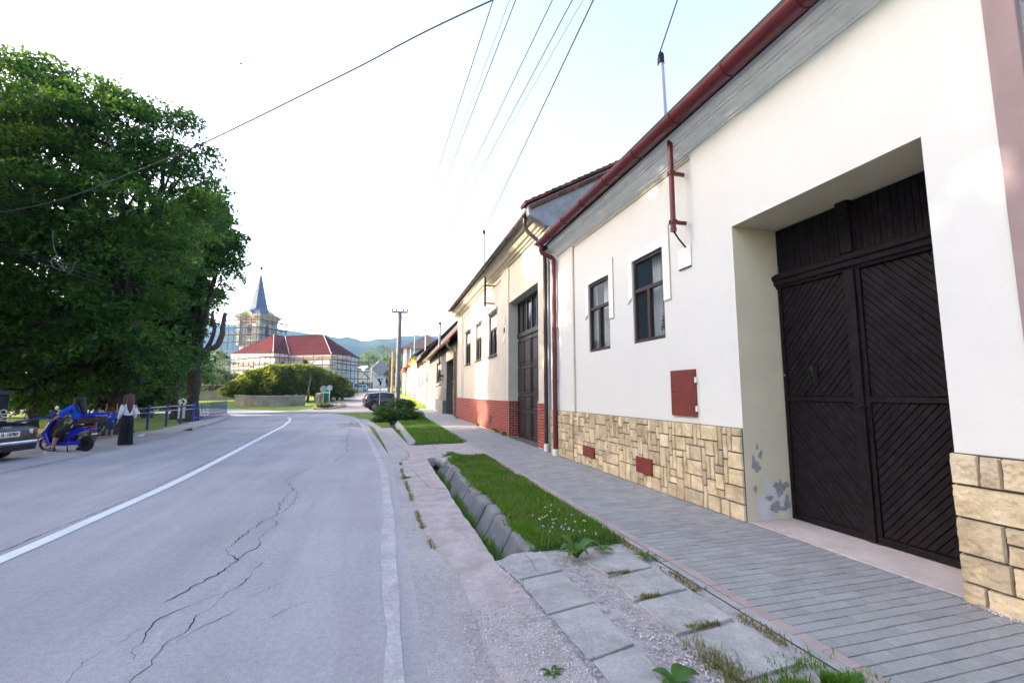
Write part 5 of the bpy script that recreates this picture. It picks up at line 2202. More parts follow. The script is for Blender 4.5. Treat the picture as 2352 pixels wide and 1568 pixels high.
# garden wall at the left with brick pillars
p = deep(440, 925, 62)
q = deep(552, 925, 66)
p.z, q.z = zt(p.x, p.y), zt(q.x, q.y)
t = thing('garden_wall', p, 'beige rendered garden wall with brick pillars behind the blue fence', 'wall')
mb = MB()
mb.extrude_raw([(p.x, p.y, p.z - .2), (p.x, p.y + .25, p.z - .2), (p.x, p.y + .25, p.z + 1.35), (p.x, p.y, p.z + 1.35)], [(q.x, q.y, q.z - .2), (q.x, q.y + .25, q.z - .2), (q.x, q.y + .25, q.z + 1.35), (q.x, q.y, q.z + 1.35)])
mb.build('wall', pmat('wall_beige', (.36, .28, .21), .95, .15, 1, .3, 20), t)
for k in (.2, .37, .56, .8):
    b = p + (q - p) * k
    mb = MB()
    mb.box(b.x - .28, b.x + .28, b.y - .2, b.y + .4, b.z + 1.3, b.z + 2.05)
    f = mb.build('pillar', M('tile_red'), t)
    mb = MB()
    mb.box(b.x - .36, b.x + .36, b.y - .28, b.y + .48, b.z + 2.05, b.z + 2.15)
    mb.build('cap', M('concrete'), f)
# little yellow and blue play house
b = deep(537, 905, 70)
b.z = zt(b.x, b.y) + .7
t = thing('play_house', b, 'small children play house with yellow roof and blue walls over the garden wall', 'play house')
mb = MB()
mb.box(b.x - .45, b.x + .45, b.y, b.y + .8, b.z - .7, b.z + 1.0)
mb.build('wall', pmat('plastic_blue', (.04, .16, .38), .5, .05, 2, 0), t)
mb = MB()
mb.extrude_raw([(b.x - .75, b.y - .1, b.z + .95), (b.x + .1, b.y - .1, b.z + 1.5), (b.x + .75, b.y - .1, b.z + 1.05)], [(b.x - .75, b.y + .9, b.z + .95), (b.x + .1, b.y + .9, b.z + 1.5), (b.x + .75, b.y + .9, b.z + 1.05)])
mb.build('roof', pmat('plastic_yellow', (.6, .42, .03), .5, .05, 2, 0), t)


def text_mesh(body, size, name, mat, parent, M4, depth=.004, bold=False):
    cu = bpy.data.curves.new('t', 'FONT')
    cu.body = body
    cu.size = size
    cu.extrude = depth
    cu.offset = size * (.022 if bold else 0)
    cu.align_x = 'CENTER'
    cu.align_y = 'CENTER'
    o = bpy.data.objects.new('t', cu)
    COL.objects.link(o)
    dg = bpy.context.evaluated_depsgraph_get()
    me = bpy.data.meshes.new_from_object(o.evaluated_get(dg))
    bpy.data.objects.remove(o)
    me.name = name
    me.transform(M4)
    me.materials.clear()
    me.materials.append(mat)
    ob = bpy.data.objects.new(name, me)
    COL.objects.link(ob)
    ob.parent = parent
    return ob


# --- concrete utility pole with cross arm and insulators
def utility_pole(base, hgt, r0, r1, arm, label, mat, ang=0.0, armz=-.12):
    t = thing('utility_pole', base, label, 'utility pole', 'utility poles along the side street', ang)
    mb = MB(LOCAL)
    mb.tube([(0, 0, -.3), (0, 0, hgt * .5), (0, 0, hgt)], [r0, (r0 + r1) / 2, r1], 10)
    mb.build('pole', M(mat), t, smooth='auto')
    if arm:
        mb = MB(LOCAL)
        mb.box(-arm, arm, -.08, .08, hgt + armz, hgt + armz + .14)
        mb.tube([(-.0, .1, hgt - .9), (arm * .55, .1, hgt + armz)], .03, 5)
        mb.tube([(-.0, .1, hgt - .9), (-arm * .55, .1, hgt + armz)], .03, 5)
        f = mb.build('cross_arm', M('pole_concrete'), t)
        for x in (-.95, -.45, .45, .95):
            mb = MB(LOCAL)
            mb.tube([(x * arm, 0, hgt + armz + .1), (x * arm, 0, hgt + armz + .2), (x * arm, 0, hgt + armz + .22), (x * arm, 0, hgt + armz + .34)], [.035, .035, .085, .07], 8)
            mb.build('insulator', M('iron_black'), f, smooth='auto')
    return t


pmat('pole_concrete', (.19, .185, .195), .85, .1, 1.5, .2, 30)
pmat('pole_wood', (.30, .21, .13), .9, .15, 1.5, .3, 20)
bm_ = deep(912.5, 930, 40)
bm_.z = zt(bm_.x, bm_.y)
ptop = deep(916, 711, 40)
PHT = ptop.z - bm_.z
utility_pole(bm_, PHT, .24, .165, .70, 'tall grey concrete utility pole standing in the dark shrub by the parked car', 'pole_concrete')
b2 = deep(900, 895, 95)
b2.z = zt(b2.x, b2.y)
utility_pole(b2, deep(902, 801, 95).z - b2.z, .26, .17, 1.6, 'pale wooden utility pole with cross arm behind the concrete pole', 'pole_wood')
b3 = deep(893.5, 895, 93)
b3.z = zt(b3.x, b3.y)
utility_pole(b3, deep(894, 820, 93).z - b3.z, .17, .14, 0, 'short dark strut pole beside the pale wooden pole', 'iron_black')
b4 = deep(853, 890, 142)
b4.z = zt(b4.x, b4.y)
utility_pole(b4, deep(853, 835, 142).z - b4.z, .22, .16, 1.9, 'distant brown utility pole by the far cream house', 'pole_wood')


# --- overhead lines: each wire a thing of its own
def wire(a, b, r, label, sag=.0, mat='wire_grey', group='overhead lines above the street', name='overhead_wire', n=40):
    pts = []
    for i in range(n + 1):
        k = i / n
        p = a + (b - a) * k
        pts.append(p - Vector((0, 0, sag * 4 * k * (1 - k))))
    mb = MB()
    mb.tube(pts, r, 5)
    o = mb.build(name, M(mat), fix=False, smooth=True)
    return tag(o, label, 'wire', group)


arm = PHT + .22 + bm_.z
WL = ['leftmost thin wire from the concrete pole', 'second thin wire from the left on the concrete pole', 'third thin wire from the left on the concrete pole', 'rightmost thin wire from the concrete pole']
for i, (x, ut) in enumerate(((-.66, 1135), (-.31, 1187), (.31, 1272), (.66, 1318))):
    a = Vector((bm_.x + x, bm_.y, arm))
    d = ray(ut, -6)
    b = Vector((0, 0, H)) + d * ((arm - .55 - H) / d.z)
    c = b + (b - a) * 1.2
    wire(a, c, .0105 if i != 3 else .011, WL[i] + ' passing overhead')
for k, (u0, v0, ut, lb) in enumerate(((940, 640, 1173, 'faint pale wire between the two left wires over the street'), (1010, 640, 1343, 'faint pale wire left of the thick black cable'))):
    d = ray(ut, -6)
    b = Vector((0, 0, H)) + d * ((8.2 - H) / d.z)
    a = deep(905 if k == 0 else 928, 712, 40)
    wire(a, b + (b - a) * 1.2, .0055, lb)
mt = Vector(TC(6.7, .5, 8.62))
d = ray(1366, -6)
b = Vector((0, 0, H)) + d * ((8.6 - H) / d.z)
wire(mt, b + (b - mt) * 1.2, .014, 'thick black cable running from the cream house mast over the street', 0, 'cable_black')
mt = Vector(TW(5.72, .44, 6.86))
d = ray(1558, -6)
b = Vector((0, 0, H)) + d * ((7.6 - H) / d.z)
wire(mt, b + (b - mt) * 1.5, .011, 'black cable dropping to the mast on the red gutter', 0, 'cable_black')
d = ray(1142, -4)
a = Vector((0, 0, H)) + d * ((7.4 - H) / d.z)
b = deep(-10, 489, 12.6)
e = a + (a - b) * .5
pts = [deep(-260, 520, 11.4), deep(-10, 489, 10.6), deep(140, 458, 10.2), deep(300, 398, 9.8), deep(480, 323, 9.2), deep(800, 166, 8.2), a, e]
mb = MB()
mb.tube(spline(pts, 10), .0125, 6)
tag(mb.build('overhead_wire', M('wire_grey'), fix=False, smooth=True), 'black cable crossing diagonally in front of the big tree from upper middle to left', 'wire', 'overhead lines above the street')
mb = MB()
mb.tube(spline([deep(400, 655, 30), deep(530, 664, 29), deep(700, 671, 28), deep(820, 671, 27.5), deep(960, 660, 27.5), deep(1088, 641, 28)], 8), .013, 5)
tag(mb.build('overhead_wire', M('wire_grey'), fix=False, smooth=True), 'thin wire hanging across the church spire to the cream house eave', 'wire', 'overhead lines above the street')
wire(deep(770, 790, 70), deep(905, 806, 95), .03, 'dark wire sloping from the church roof to the pale wooden pole', .2)
wire(Vector((bm_.x, bm_.y, arm - .5)), Vector(TG(24.5, .2, 8.7)), .012, 'thin drop wire from the concrete pole to the row house pipes', .5)
wire(Vector((bm_.x, bm_.y, arm - .5)), Vector(TG(46, .3, 9.5)), .012, 'second drop wire from the concrete pole to the chalk house pipe', .6)

# --- road signs
s = ground(871, 938)
s = deep(871, 940, 38.5)
s.z = zt(s.x, s.y)
t = thing('road_sign', s, 'sign post with grey diamond back above a white plate showing a thick black Y', 'road sign')
mb = MB()
zt_ = deep(874, 820, 38.5).z
mb.tube([(s.x, s.y + .05, s.z - .1), (s.x + .05, s.y + .05, zt_ - .15)], .035, 8)
mb.build('post', M('galvanised'), t)
dc = deep(873.5, 846, 38.4)
mb = MB()
k = .74
mb.extrude([(dc.x - k, dc.y, dc.z), (dc.x, dc.y, dc.z - k), (dc.x + k, dc.y, dc.z), (dc.x, dc.y, dc.z + k)], (0, .03, 0))
mb.build('diamond_plate', pmat('sign_back', (.36, .38, .42), .5, .06, 3, 0, metal=.2), t, bevel=.01)
pc = deep(874, 876.5, 38.35)
mb = MB()
mb.box(pc.x - .40, pc.x + .40, pc.y - .01, pc.y + .02, pc.z - .36, pc.z + .36)
pl = mb.build('plate', M('plaster_bright'), t, bevel=.01)
mb = MB()
y0 = pc.y - .014
for a, b, w in (((0, -.30), (0, -.02), .075), ((0, -.05), (-.2, .25), .075), ((.02, .0), (.17, .25), .025)):
    a, b = Vector(a), Vector(b)
    n = Vector((b - a).yx) * Vector((1, -1))
    n = n.normalized() * w
    mb.extrude([(pc.x + q.x, y0, pc.z + q.y) for q in (a - n, b - n, b + n, a + n)], (0, .006, 0))
mb.extrude([(pc.x - .24, y0 - .001, pc.z + .22), (pc.x + .22, y0 - .001, pc.z + .22), (pc.x + .22, y0 - .001, pc.z + .27), (pc.x - .24, y0 - .001, pc.z + .27)], (0, .006, 0))
mb.build('black_y', M('iron_black'), pl)
for u, v0, v1, dd, lb in ((743, 893, 930, 47, 'nearer round sign seen from behind next to the green bin'), (757, 890.5, 921, 54, 'farther round sign seen from behind above the green bin')):
    c = deep(u, v0, dd)
    g = zt(c.x, c.y)
    t = thing('road_sign', (c.x, c.y, g), lb, 'road sign', 'round signs at the side street corner')
    mb = MB()
    mb.tube([(c.x + .02, c.y - .03, g - .1), (c.x + .02, c.y - .03, c.z + .25)], .035, 8)
    mb.build('post', M('galvanised'), t)
    mb = MB()
    mb.disc((c.x, c.y + .02, c.z), (.15, 1, 0), .34, .02, 24)
    mb.build('disc', M('sign_back'), t)
# green bin
c = deep(749, 912, 56)
g = zt(c.x, c.y)
t = thing('waste_container', (c.x, c.y, g), 'green ribbed waste container behind the round signs', 'bin')
mb = MB()
mb.box(c.x - .38, c.x + .38, c.y - .3, c.y + .5, g + .1, g + 1.15)
for k in range(6): mb.box(c.x - .36 + k * .13, c.x - .31 + k * .13, c.y - .33, c.y - .29, g + .15, g + 1.1)
mb.build('body', pmat('plastic_green', (.015, .16, .10), .5, .1, 2, 0), t)
mb = MB()
mb.extrude_raw([(c.x - .42, c.y - .36, g + 1.15), (c.x - .42, c.y + .54, g + 1.15), (c.x - .42, c.y + .54, g + 1.3), (c.x - .42, c.y + .1, g + 1.36)], [(c.x + .42, c.y - .36, g + 1.15), (c.x + .42, c.y + .54, g + 1.15), (c.x + .42, c.y + .54, g + 1.3), (c.x + .42, c.y + .1, g + 1.36)])
mb.build('lid', M('plastic_green'), t)
for x in (-.3, .3):
    mb = MB()
    mb.disc((c.x + x, c.y - .2, g + .06), (1, 0, 0), .07, .05, 10)
    mb.build('wheel', M('iron_black'), t)
# site toilet cabin and hoarding by the scaffolding
c = deep(804.5, 885, 108)
g = zt(c.x, c.y)
t = thing('site_cabin', (c.x, c.y, g), 'small teal site toilet cabin beside the church scaffolding', 'cabin')
mb = MB()
mb.box(c.x - .55, c.x + .55, c.y, c.y + 1.1, g - .2, g + 2.2)
mb.build('body', pmat('cabin_teal', (.02, .20, .26), .5, .1, 2, 0), t)
mb = MB()
mb.box(c.x - .62, c.x + .62, c.y - .06, c.y + 1.16, g + 2.2, g + 2.38)
mb.build('roof', M('roof_pale'), t)
mb = MB()
mb.box(c.x - .4, c.x + .4, c.y - .04, c.y, g, g + 2.0)
mb.build('door', M('cabin_teal'), t, bevel=.02)
p, q = deep(786, 893, 104), deep(800, 893, 105)
t = thing('site_hoarding', (p.x, p.y, zt(p.x, p.y)), 'blue-grey sheet hoarding left of the teal cabin', 'hoarding')
mb = MB()
mb.box(p.x, q.x, p.y, p.y + .1, zt(p.x, p.y) - .2, zt(p.x, p.y) + 1.9)
mb.build('sheet', pmat('sheet_bluegrey', (.14, .17, .22), .7, .1, 1, 0), t)
mb = MB()
for k in range(3): mb.box(p.x + .3 + k * .55, p.x + .4 + k * .55, p.y - .05, p.y, zt(p.x, p.y) - .2, zt(p.x, p.y) + 1.95)
mb.build('rail', M('galvanised'), t)
c = deep(812, 886, 112)
t = thing('skip_container', (c.x, c.y, zt(c.x, c.y)), 'rusty red skip between the teal cabin and the white car', 'skip')
g = zt(c.x, c.y)
mb = MB()
mb.extrude_raw([(c.x - .6, c.y, g + .1), (c.x + .6, c.y, g + .1), (c.x + .8, c.y, g + 1.7), (c.x - .8, c.y, g + 1.7)], [(c.x - .6, c.y + 1.5, g + .1), (c.x + .6, c.y + 1.5, g + .1), (c.x + .8, c.y + 1.5, g + 1.7), (c.x - .8, c.y + 1.5, g + 1.7)])
mb.build('body', M('red_door'), t)
mb = MB()
mb.box(c.x - .86, c.x + .86, c.y - .05, c.y + 1.55, g + 1.7, g + 1.8)
mb.build('rim', M('red_door'), t)

# --- blue park fence: posts, rails, low wire mesh, then a picket stretch
pmat('fence_blue', (.018, .06, .24), .5, .15, 4, .05, 30)
pmat('rope_pale', (.42, .42, .45), .8, .1, 5, 0)
FP = [(-11.9, 17.6), (-10.4, 19.4), (-9.3, 20.9), (-9.55, 22.9), (-9.9, 25.6), (-10.2, 28.0), (-10.7, 31.0)]
gp = [ground(112, 1024), ground(214, 1015), ground(338, 985), ground(381, 977), ground(414, 972), ground(442, 969)]
t = thing('blue_fence', gp[0], 'blue metal park fence with horizontal rails beside the footpath', 'fence')
for p in gp:
    mb = MB()
    mb.box(p.x - .045, p.x + .045, p.y - .045, p.y + .045, p.z - .1, p.z + 1.0)
    mb.tube([(p.x, p.y, p.z + 1.0), (p.x, p.y, p.z + 1.05)], [.06, .02], 8)
    mb.build('post', M('fence_blue'), t)
for hgt in (.93, .72):
    for i, (p, q) in enumerate(zip(gp, gp[1:])):
        mb = MB()
        mb.tube([p + Vector((0, 0, hgt)), q + Vector((0, 0, hgt))], .024, 6)
        mb.build('rail', M('fence_blue' if i < 2 else 'rope_pale'), t)
p, q = gp[0], Vector((gp[0].x - 1.9, gp[0].y - 2.6, -.1))
for hgt in (.9, .3):
    mb = MB()
    mb.tube([p + Vector((0, 0, hgt)), q + Vector((0, 0, hgt - .45))], .026, 6)
    mb.build('sloping_rail', M('fence_blue'), t)
mb = MB()
for p, q in zip(gp[1:], gp[2:]):
    L = (q - p).length
    m = int(L / .12)
    for k in range(1, m):
        c = p + (q - p) * (k / m)
        mb.tube([c, c + Vector((0, 0, .70))], .0035, 4)
    for hh_ in (.1, .25, .4, .55): mb.tube([p + Vector((0, 0, hh_)), q + Vector((0, 0, hh_))], .003, 4)
w_ = mb.build('wire_mesh', pmat('mesh_green', (.01, .09, .10), .6, .1, 3, 0), t, fix=False)
w_['kind'] = 'stuff'
pp = [ground(442, 969), ground(480, 962), ground(520, 953)]
t = thing('picket_fence', pp[0], 'blue picket fence with pointed bars at the bend of the footpath', 'fence')
for p, q in zip(pp, pp[1:]):
    L = (q - p).length
    m = int(L / .27)
    for k in range(m + 1):
        c = p + (q - p) * (k / m)
        hh_ = 1.0 + .12 * math.sin(k * 2.1) * (k % 3 == 0)
        mb = MB()
        mb.tube([c, c + Vector((0, 0, hh_)), c + Vector((0, 0, hh_ + .1))], [.017, .017, .004], 5)
        mb.build('picket', M('fence_blue'), t, fix=False)
    for hh_ in (.22, .72):
        mb = MB()
        mb.tube([p + Vector((0, 0, hh_)), q + Vector((0, 0, hh_))], .02, 5)
        mb.build('rail', M('fence_blue'), t)
nb = ground(414, 969)
t = thing('notice_board', nb, 'small white notice with round top fixed at the fence by the second tree', 'notice')
mb = MB()
c = deep(417, 943, (nb - Vector((0, 0, 0))).dot(Vector((_sp, _cp, 0))) - .1)
mb.box(c.x - .17, c.x + .17, c.y, c.y + .02, c.z - .42, c.z + .2)
mb.build('sheet', M('white_paint'), t)
mb = MB()
mb.disc((c.x + .02, c.y, c.z + .5), (0, 1, 0), .2, .02, 16, .1)
mb.build('ring', M('white_paint'), t)

# --- dark kiosk at the left edge with white lettering
kc = deep(16, 950, 15.2)
KX, KY = kc.x, kc.y
_rd = ray(16, 950)
_rd = Vector((_rd.x, _rd.y, 0)).normalized()
fdir = Vector((_rd.y, -_rd.x, 0))
t = thing('kiosk', (KX, KY, 0), 'dark blue kiosk with flat roof rim and white vertical letters at the left picture edge', 'kiosk')
TK = Frame((KX - fdir.x * 2.2, KY - fdir.y * 2.2), (KX, KY))
TKo = lambda s, o, z: TK(s, -o, z)
mb = MB(TKo)
ztop = deep(10, 906, 15.2).z
mb.box(0, 2.2, -1.8, 0, -.05, ztop)
pmat('kiosk_blue', (.018, .026, .045), .55, .1, 2, .05, 20)
mb.build('body', M('kiosk_blue'), t, bevel=.01)
mb = MB(TKo)
mb.box(-.1, 2.29, -1.9, .09, ztop, ztop + .13)
mb.build('roof_rim', pmat('kiosk_rim', (.06, .075, .1), .5, .1, 2, 0), t, bevel=.01)
cl_ = deep(8, 953, 15.15)
m4 = Matrix.Translation(Vector((cl_.x, cl_.y, cl_.z)) - Vector((KX, KY, 0)) + _rd * -.05) @ Matrix.Rotation(math.atan2(fdir.y, fdir.x), 4, 'Z') @ Matrix.Rotation(PI / 2, 4, 'X') @ Matrix.Rotation(PI / 2, 4, 'Z')
text_mesh('JVO', .235, 'lettering', M('plaster_bright'), t, m4, .003, True)
# litter on the path
p = ground(322, 1003)
mb = MB()
mb.extrude([(p.x - .14, p.y, .02), (p.x + .1, p.y - .05, .02), (p.x + .12, p.y + .08, .1), (p.x - .05, p.y + .1, .06)], (0, 0, .012))
tag(mb.build('paper_litter', M('plaster_bright')), 'crumpled white paper lying on the footpath edge by the fence', 'litter')
# bird high in the sky
bp = deep(553.5, 147, 60)
mb = MB()
mb.ball(tuple(bp), (.22, .09, .08), 8, 6)
mb.poly([tuple(bp), tuple(bp + Vector((.1, .1, .3))), tuple(bp + Vector((-.1, .1, .1)))])
mb.poly([tuple(bp), tuple(bp + Vector((.2, -.1, .24))), tuple(bp + Vector((.0, -.1, .1)))])
tag(mb.build('bird', M('iron_black')), 'tiny dark bird flying high above the church', 'bird')
# ================================================================ TREES, SHRUBS, WEEDS
def limb(mb, a, b, r0, r1, seed, n=7, wob=.3, k=7):
    a, b = Vector(a), Vector(b)
    L = (b - a).length
    pts = []
    for i in range(n + 1):
        t = i / n
        p = a + (b - a) * t
        w = math.sin(PI * t) * wob * L * .25
        p += Vector((noise.noise(Vector((t * 2.5, seed, 0))), noise.noise(Vector((t * 2.5, seed, 5))), noise.noise(Vector((t * 2.5, seed, 9))) + .4)) * w
        pts.append(p)
    mb.tube(pts, [r0 + (r1 - r0) * i / n for i in range(n + 1)], k)
    return pts


def big_tree(name, label, base, trunk_r, fork_h, blobs, n_clumps, per, rc, leaf, seed, leafm='leaf_maple', lean=(0, 0), group=None, twigs=True):
    t = thing(name, base, label, 'tree', group)
    mb = MB()
    f = Vector((base.x + lean[0], base.y + lean[1], base.z + fork_h))
    pts = [Vector(base) + Vector((0, 0, -.2)), Vector(base) + Vector((0, 0, .25))]
    for i in range(1, 8):
        k = i / 7
        pts.append(Vector(base) + (f - Vector(base)) * k + Vector((.06 * math.sin(i * 1.7), .05 * math.cos(i * 2.1), 0)))
    mb.tube(pts, [trunk_r * 1.45, trunk_r * 1.15] + [trunk_r * (1 - .22 * i / 7) for i in range(1, 8)], 14)
    for v in range(len(mb.v)):
        x, y, z = mb.v[v]
        q = 1 + .12 * noise.noise(Vector((x * 5, y * 5, z * .8)))
        mb.v[v] = (base.x + (x - base.x) * q, base.y + (y - base.y) * q, z)
    for i, b in enumerate(blobs):
        c = Vector(b[:3])
        mid = f + (c - f) * .45 + Vector((0, 0, .1 * (c - f).length))
        limb(mb, f - Vector((0, 0, .25 * (i % 3))), mid, trunk_r * .5, trunk_r * .26, seed + i, 6, .35, 8)
        limb(mb, mid, c, trunk_r * .26, .05, seed + i + 40, 6, .4, 6)
        if twigs:
            for k in range(4):
                rr = random.Random(seed * 31 + i * 7 + k)
                e = c + Vector((rr.gauss(0, 1), rr.gauss(0, 1), rr.gauss(.1, .7))).normalized() * b[3] * .85
                limb(mb, mid + (c - mid) * rr.uniform(.2, 1), e, .06, .012, seed + i + k * 9, 5, .5, 5)
    mb.build('trunk', M('bark'), t, smooth=True, fix=False)
    C = clump_points(blobs, n_clumps, per, rc, seed)
    leaf_sheet('crown', C, leaf, M(leafm), t, up=.7, seed=seed, droop=.3)
    return t


def blob(u, v, d, r, w=1.0, sq=.85):
    p = deep(u, v, d)
    return (p.x, p.y, p.z, r, w, sq)


B1 = [blob(15, 235, 18, 2.5), blob(70, 215, 18.3, 2.0), blob(95, 300, 18, 2.9), blob(150, 260, 18, 1.7), blob(205, 315, 17.4, 2.3), blob(275, 325, 17.6, 2.2), blob(340, 310, 18.2, 1.9), blob(385, 350, 18.4, 1.7), blob(395, 420, 18.5, 1.9), blob(410, 490, 18.6, 1.6),
      blob(180, 440, 16.2, 2.7), blob(60, 480, 15.8, 2.8), blob(310, 500, 16.6, 2.4), blob(120, 620, 15.6, 2.8), blob(290, 640, 16.2, 2.5), blob(40, 740, 15.4, 2.4), blob(180, 765, 15.6, 2.1), blob(300, 770, 16.2, 2.0), blob(110, 845, 15.8, 1.5), blob(225, 825, 16.4, 1.6), blob(330, 830, 17, 1.5),
      blob(-120, 420, 18, 3.2), blob(-180, 620, 17, 2.9), blob(-40, 640, 15.6, 2.5), blob(-330, 520, 18.5, 3.4), blob(-60, 800, 16, 2.1), blob(100, 400, 19.5, 3.2), blob(200, 560, 19, 3.2), blob(325, 600, 18.5, 1.9), blob(-60, 270, 18.5, 2.6), blob(-260, 330, 18.5, 3.0), blob(0, 860, 17, 1.6), blob(170, 880, 18.5, 1.5), blob(370, 570, 18.8, 1.3), blob(140, 900, 17.6, 1.1), blob(40, 905, 17.2, 1.1), blob(330, 890, 18.2, 1.0)]
tb = ground(256, 996)
big_tree('maple_tree', 'huge old maple with thick trunk behind the scooter and the standing girl', tb, .56, 2.9, B1, 860, 175, .85, .165, 3)
B2 = [blob(430, 545, 27, 2.5), blob(505, 578, 26.5, 1.5), blob(470, 500, 27, 1.5), blob(498, 612, 26.5, 1.1), blob(400, 660, 26, 1.6), blob(375, 740, 26.5, 1.6), blob(412, 742, 26.5, .9), blob(370, 600, 27.5, 2.6), blob(340, 700, 27.5, 2.6), blob(420, 815, 26.5, .85), blob(385, 830, 27, 1.2), blob(460, 480, 28, 1.6), blob(300, 790, 28, 2.0)]
tb2 = ground(433, 966)
t2 = big_tree('maple_tree', 'dark maple with leaning forked trunk behind the picket fence, right edge of the big crown', tb2, .42, 3.0, B2, 420, 140, .85, .24, 9, lean=(.1, .2))
t = thing('dead_limb', (tb2.x, tb2.y, tb2.z), 'bare sawn-off grey limbs curving out of the dark maple towards the church tower', 'dead limb')
mb = MB()
dd = 26.3
mb.tube(spline([deep(440, 850, dd), deep(462, 818, dd), deep(476, 803, dd), deep(496, 796, dd), deep(505, 782, dd), deep(511, 765, dd), deep(512, 750, dd), deep(515, 730, dd), deep(518, 718, dd)], 4), [.20 - .10 * i / 32 for i in range(33)], 8)
mb.build('limb', M('dead_wood'), t, smooth=True, fix=False)
mb = MB()
mb.tube(spline([deep(470, 808, dd), deep(482, 788, dd), deep(490, 768, dd), deep(493, 748, dd), deep(489, 732, dd), deep(488, 714, dd)], 4), [.13 - .06 * i / 20 for i in range(21)], 7)
mb.build('limb', M('dead_wood'), t, smooth=True, fix=False)
for a, b in (((496, 750), (490, 742)), ((513, 745), (520, 735)), ((512, 760), (505, 752))):
    mb = MB()
    mb.tube([deep(*a, dd), deep(*b, dd)], [.06, .035], 6)
    mb.build('stub', M('dead_wood'), t, fix=False)
tb3 = ground(398, 962)
big_tree('maple_tree', 'slim straight tree between the big maple and the leaning maple', tb3, .19, 3.4, [blob(392, 800, 29, 1.5), blob(360, 740, 29.5, 1.8), blob(400, 700, 30, 1.8)], 70, 130, .8, .24, 14)
tb4 = deep(74, 960, 21)
tb4.z = 0
big_tree('maple_tree', 'dark park tree whose trunk stands between the kiosk and the scooter', tb4, .22, 2.6, [blob(60, 800, 21, 2.2), blob(130, 760, 21, 2.0), blob(0, 760, 20.5, 2.4), blob(-90, 790, 20, 2.2)], 110, 130, .9, .24, 18)
# the neighbouring trees of the park to the left, whose shade covers the near road and house; last two added unseen to shade the park
rr = random.Random(2)
for i, (x, y, s, lb) in enumerate(((-17.2, 12.6, 1.0, 'tall park maple beside the lay-by, just left of the view'), (-16.0, 7.0, 1.0, 'tall park maple further back along the lay-by, left of the view'), (-17.5, 0.0, 1.0, 'tall park maple furthest back along the road, left of the camera'), (-26.0, 34.0, 1.0, 'added unseen maple shading the park from deep inside it, left of the view'), (-24.5, 22.0, 1.0, 'added unseen maple shading the park behind the kiosk, left of the view'))):
    b0 = Vector((x, y, 0))
    bl = []
    for k in range(20):
        a = k * 2.4
        q = rr.uniform(.35, 1) * 4.3
        zc = 3.8 + 10.5 * (k / 20) + rr.uniform(-.6, .6)
        sh = 1 - .3 * max(0, zc - 11) / 5
        bl.append((x + q * math.cos(a) * sh, y + q * math.sin(a) * sh, zc, 2.7 * s, 1, .9))
    bl.append((x, y, 15.0, 2.8, 1, .9))
    big_tree('maple_tree', lb, b0, .42, 3.0, bl, 620, 110, 1.0, .36, 30 + i)
for x, y, lb in ((-15.0, 36.0, 'added shade tree hidden behind the big maple crown, nearer one'), (-17.5, 42.0, 'added shade tree hidden behind the leaning maple crown, farther one')):  # unseen trees added so that their shade falls on the grey house
    b0 = Vector((x, y, zt(x, y)))
    bl = [(x + 1.9 * math.cos(k * 2.4) * (.5 + .5 * (k % 3) / 2), y + 1.9 * math.sin(k * 2.4), 3.6 + 9.8 * k / 14, 2.1, 1, .9) for k in range(15)]
    big_tree('maple_tree', lb, b0, .25, 2.6, bl, 270, 90, .95, .3, int(60 + y))
# darker park trees and shrubs behind the fence
for i, (u, v, d, r, lb) in enumerate(((-40, 800, 42, 4.6, 'deep shaded park tree at the far left behind the kiosk'), (60, 830, 46, 4.2, 'shaded bushy tree behind the dark trunk'), (160, 830, 44, 4.2, 'shaded round tree in the park behind the scooter rider'), (250, 820, 48, 4.6, 'shaded round tree in the park behind the thick trunk'),
                                      (335, 830, 46, 4.0, 'shaded round tree in the park right of the thick trunk'), (390, 850, 55, 3.4, 'small sunlit tree seen past the slim trunk'))):
    p = deep(u, 940, d)
    p.z = zt(p.x, p.y)
    c = deep(u, v, d)
    big_tree('park_tree', lb, p, .2, 1.6, [(c.x, c.y, c.z, r, 1, .8), (c.x - r * .6, c.y, c.z - r * .3, r * .7, 1, .8), (c.x + r * .6, c.y + .5, c.z - r * .2, r * .75, 1, .8), (c.x + .2 * r, c.y, c.z + r * .5, r * .7, 1, .9)], 60, 90, 1.3, .45, 50 + i, 'leaf_maple', group='trees in the shaded park', twigs=False)
rr = random.Random(21)
PLB = ['low dense shrub under the canopy left of the dark trunk', 'low dense shrub behind the scooter front', 'low dense shrub behind the rider', 'low dense shrub behind the top box', 'low dense shrub left of the thick trunk', 'low dense shrub right of the thick trunk', 'low dense shrub behind the standing woman', 'low dense shrub behind the fence posts', 'low dense shrub at the slim trunk']
for i, (u, d) in enumerate(((-30, 30), (40, 33), (105, 30), (165, 34), (205, 31), (300, 34), (330, 30), (355, 36), (392, 40))):
    c = deep(u, 905, d)
    p = Vector((c.x, c.y, zt(c.x, c.y)))
    t = thing('park_shrub', p, PLB[i], 'shrub', 'shrubs in the shaded park')
    mb = MB()
    for k in range(4): limb(mb, p, p + Vector((rr.uniform(-1, 1), rr.uniform(-.6, .6), 1.6)), .06, .02, i * 5 + k, 4, .3, 5)
    mb.build('stems', M('bark'), t, fix=False)
    bl = [(p.x + rr.uniform(-1.3, 1.3), p.y + rr.uniform(-.7, .7), p.z + rr.uniform(.9, 3.2) * (.6 if u in (105, 300, 392) else 1), rr.uniform(.8, 1.2), 1, .9) for k in range(8)]
    leaf_sheet('foliage', clump_points(bl, 80, 90, .7, 200 + i, .6, .4), .2, M('leaf_maple'), t, up=.6, seed=200 + i)
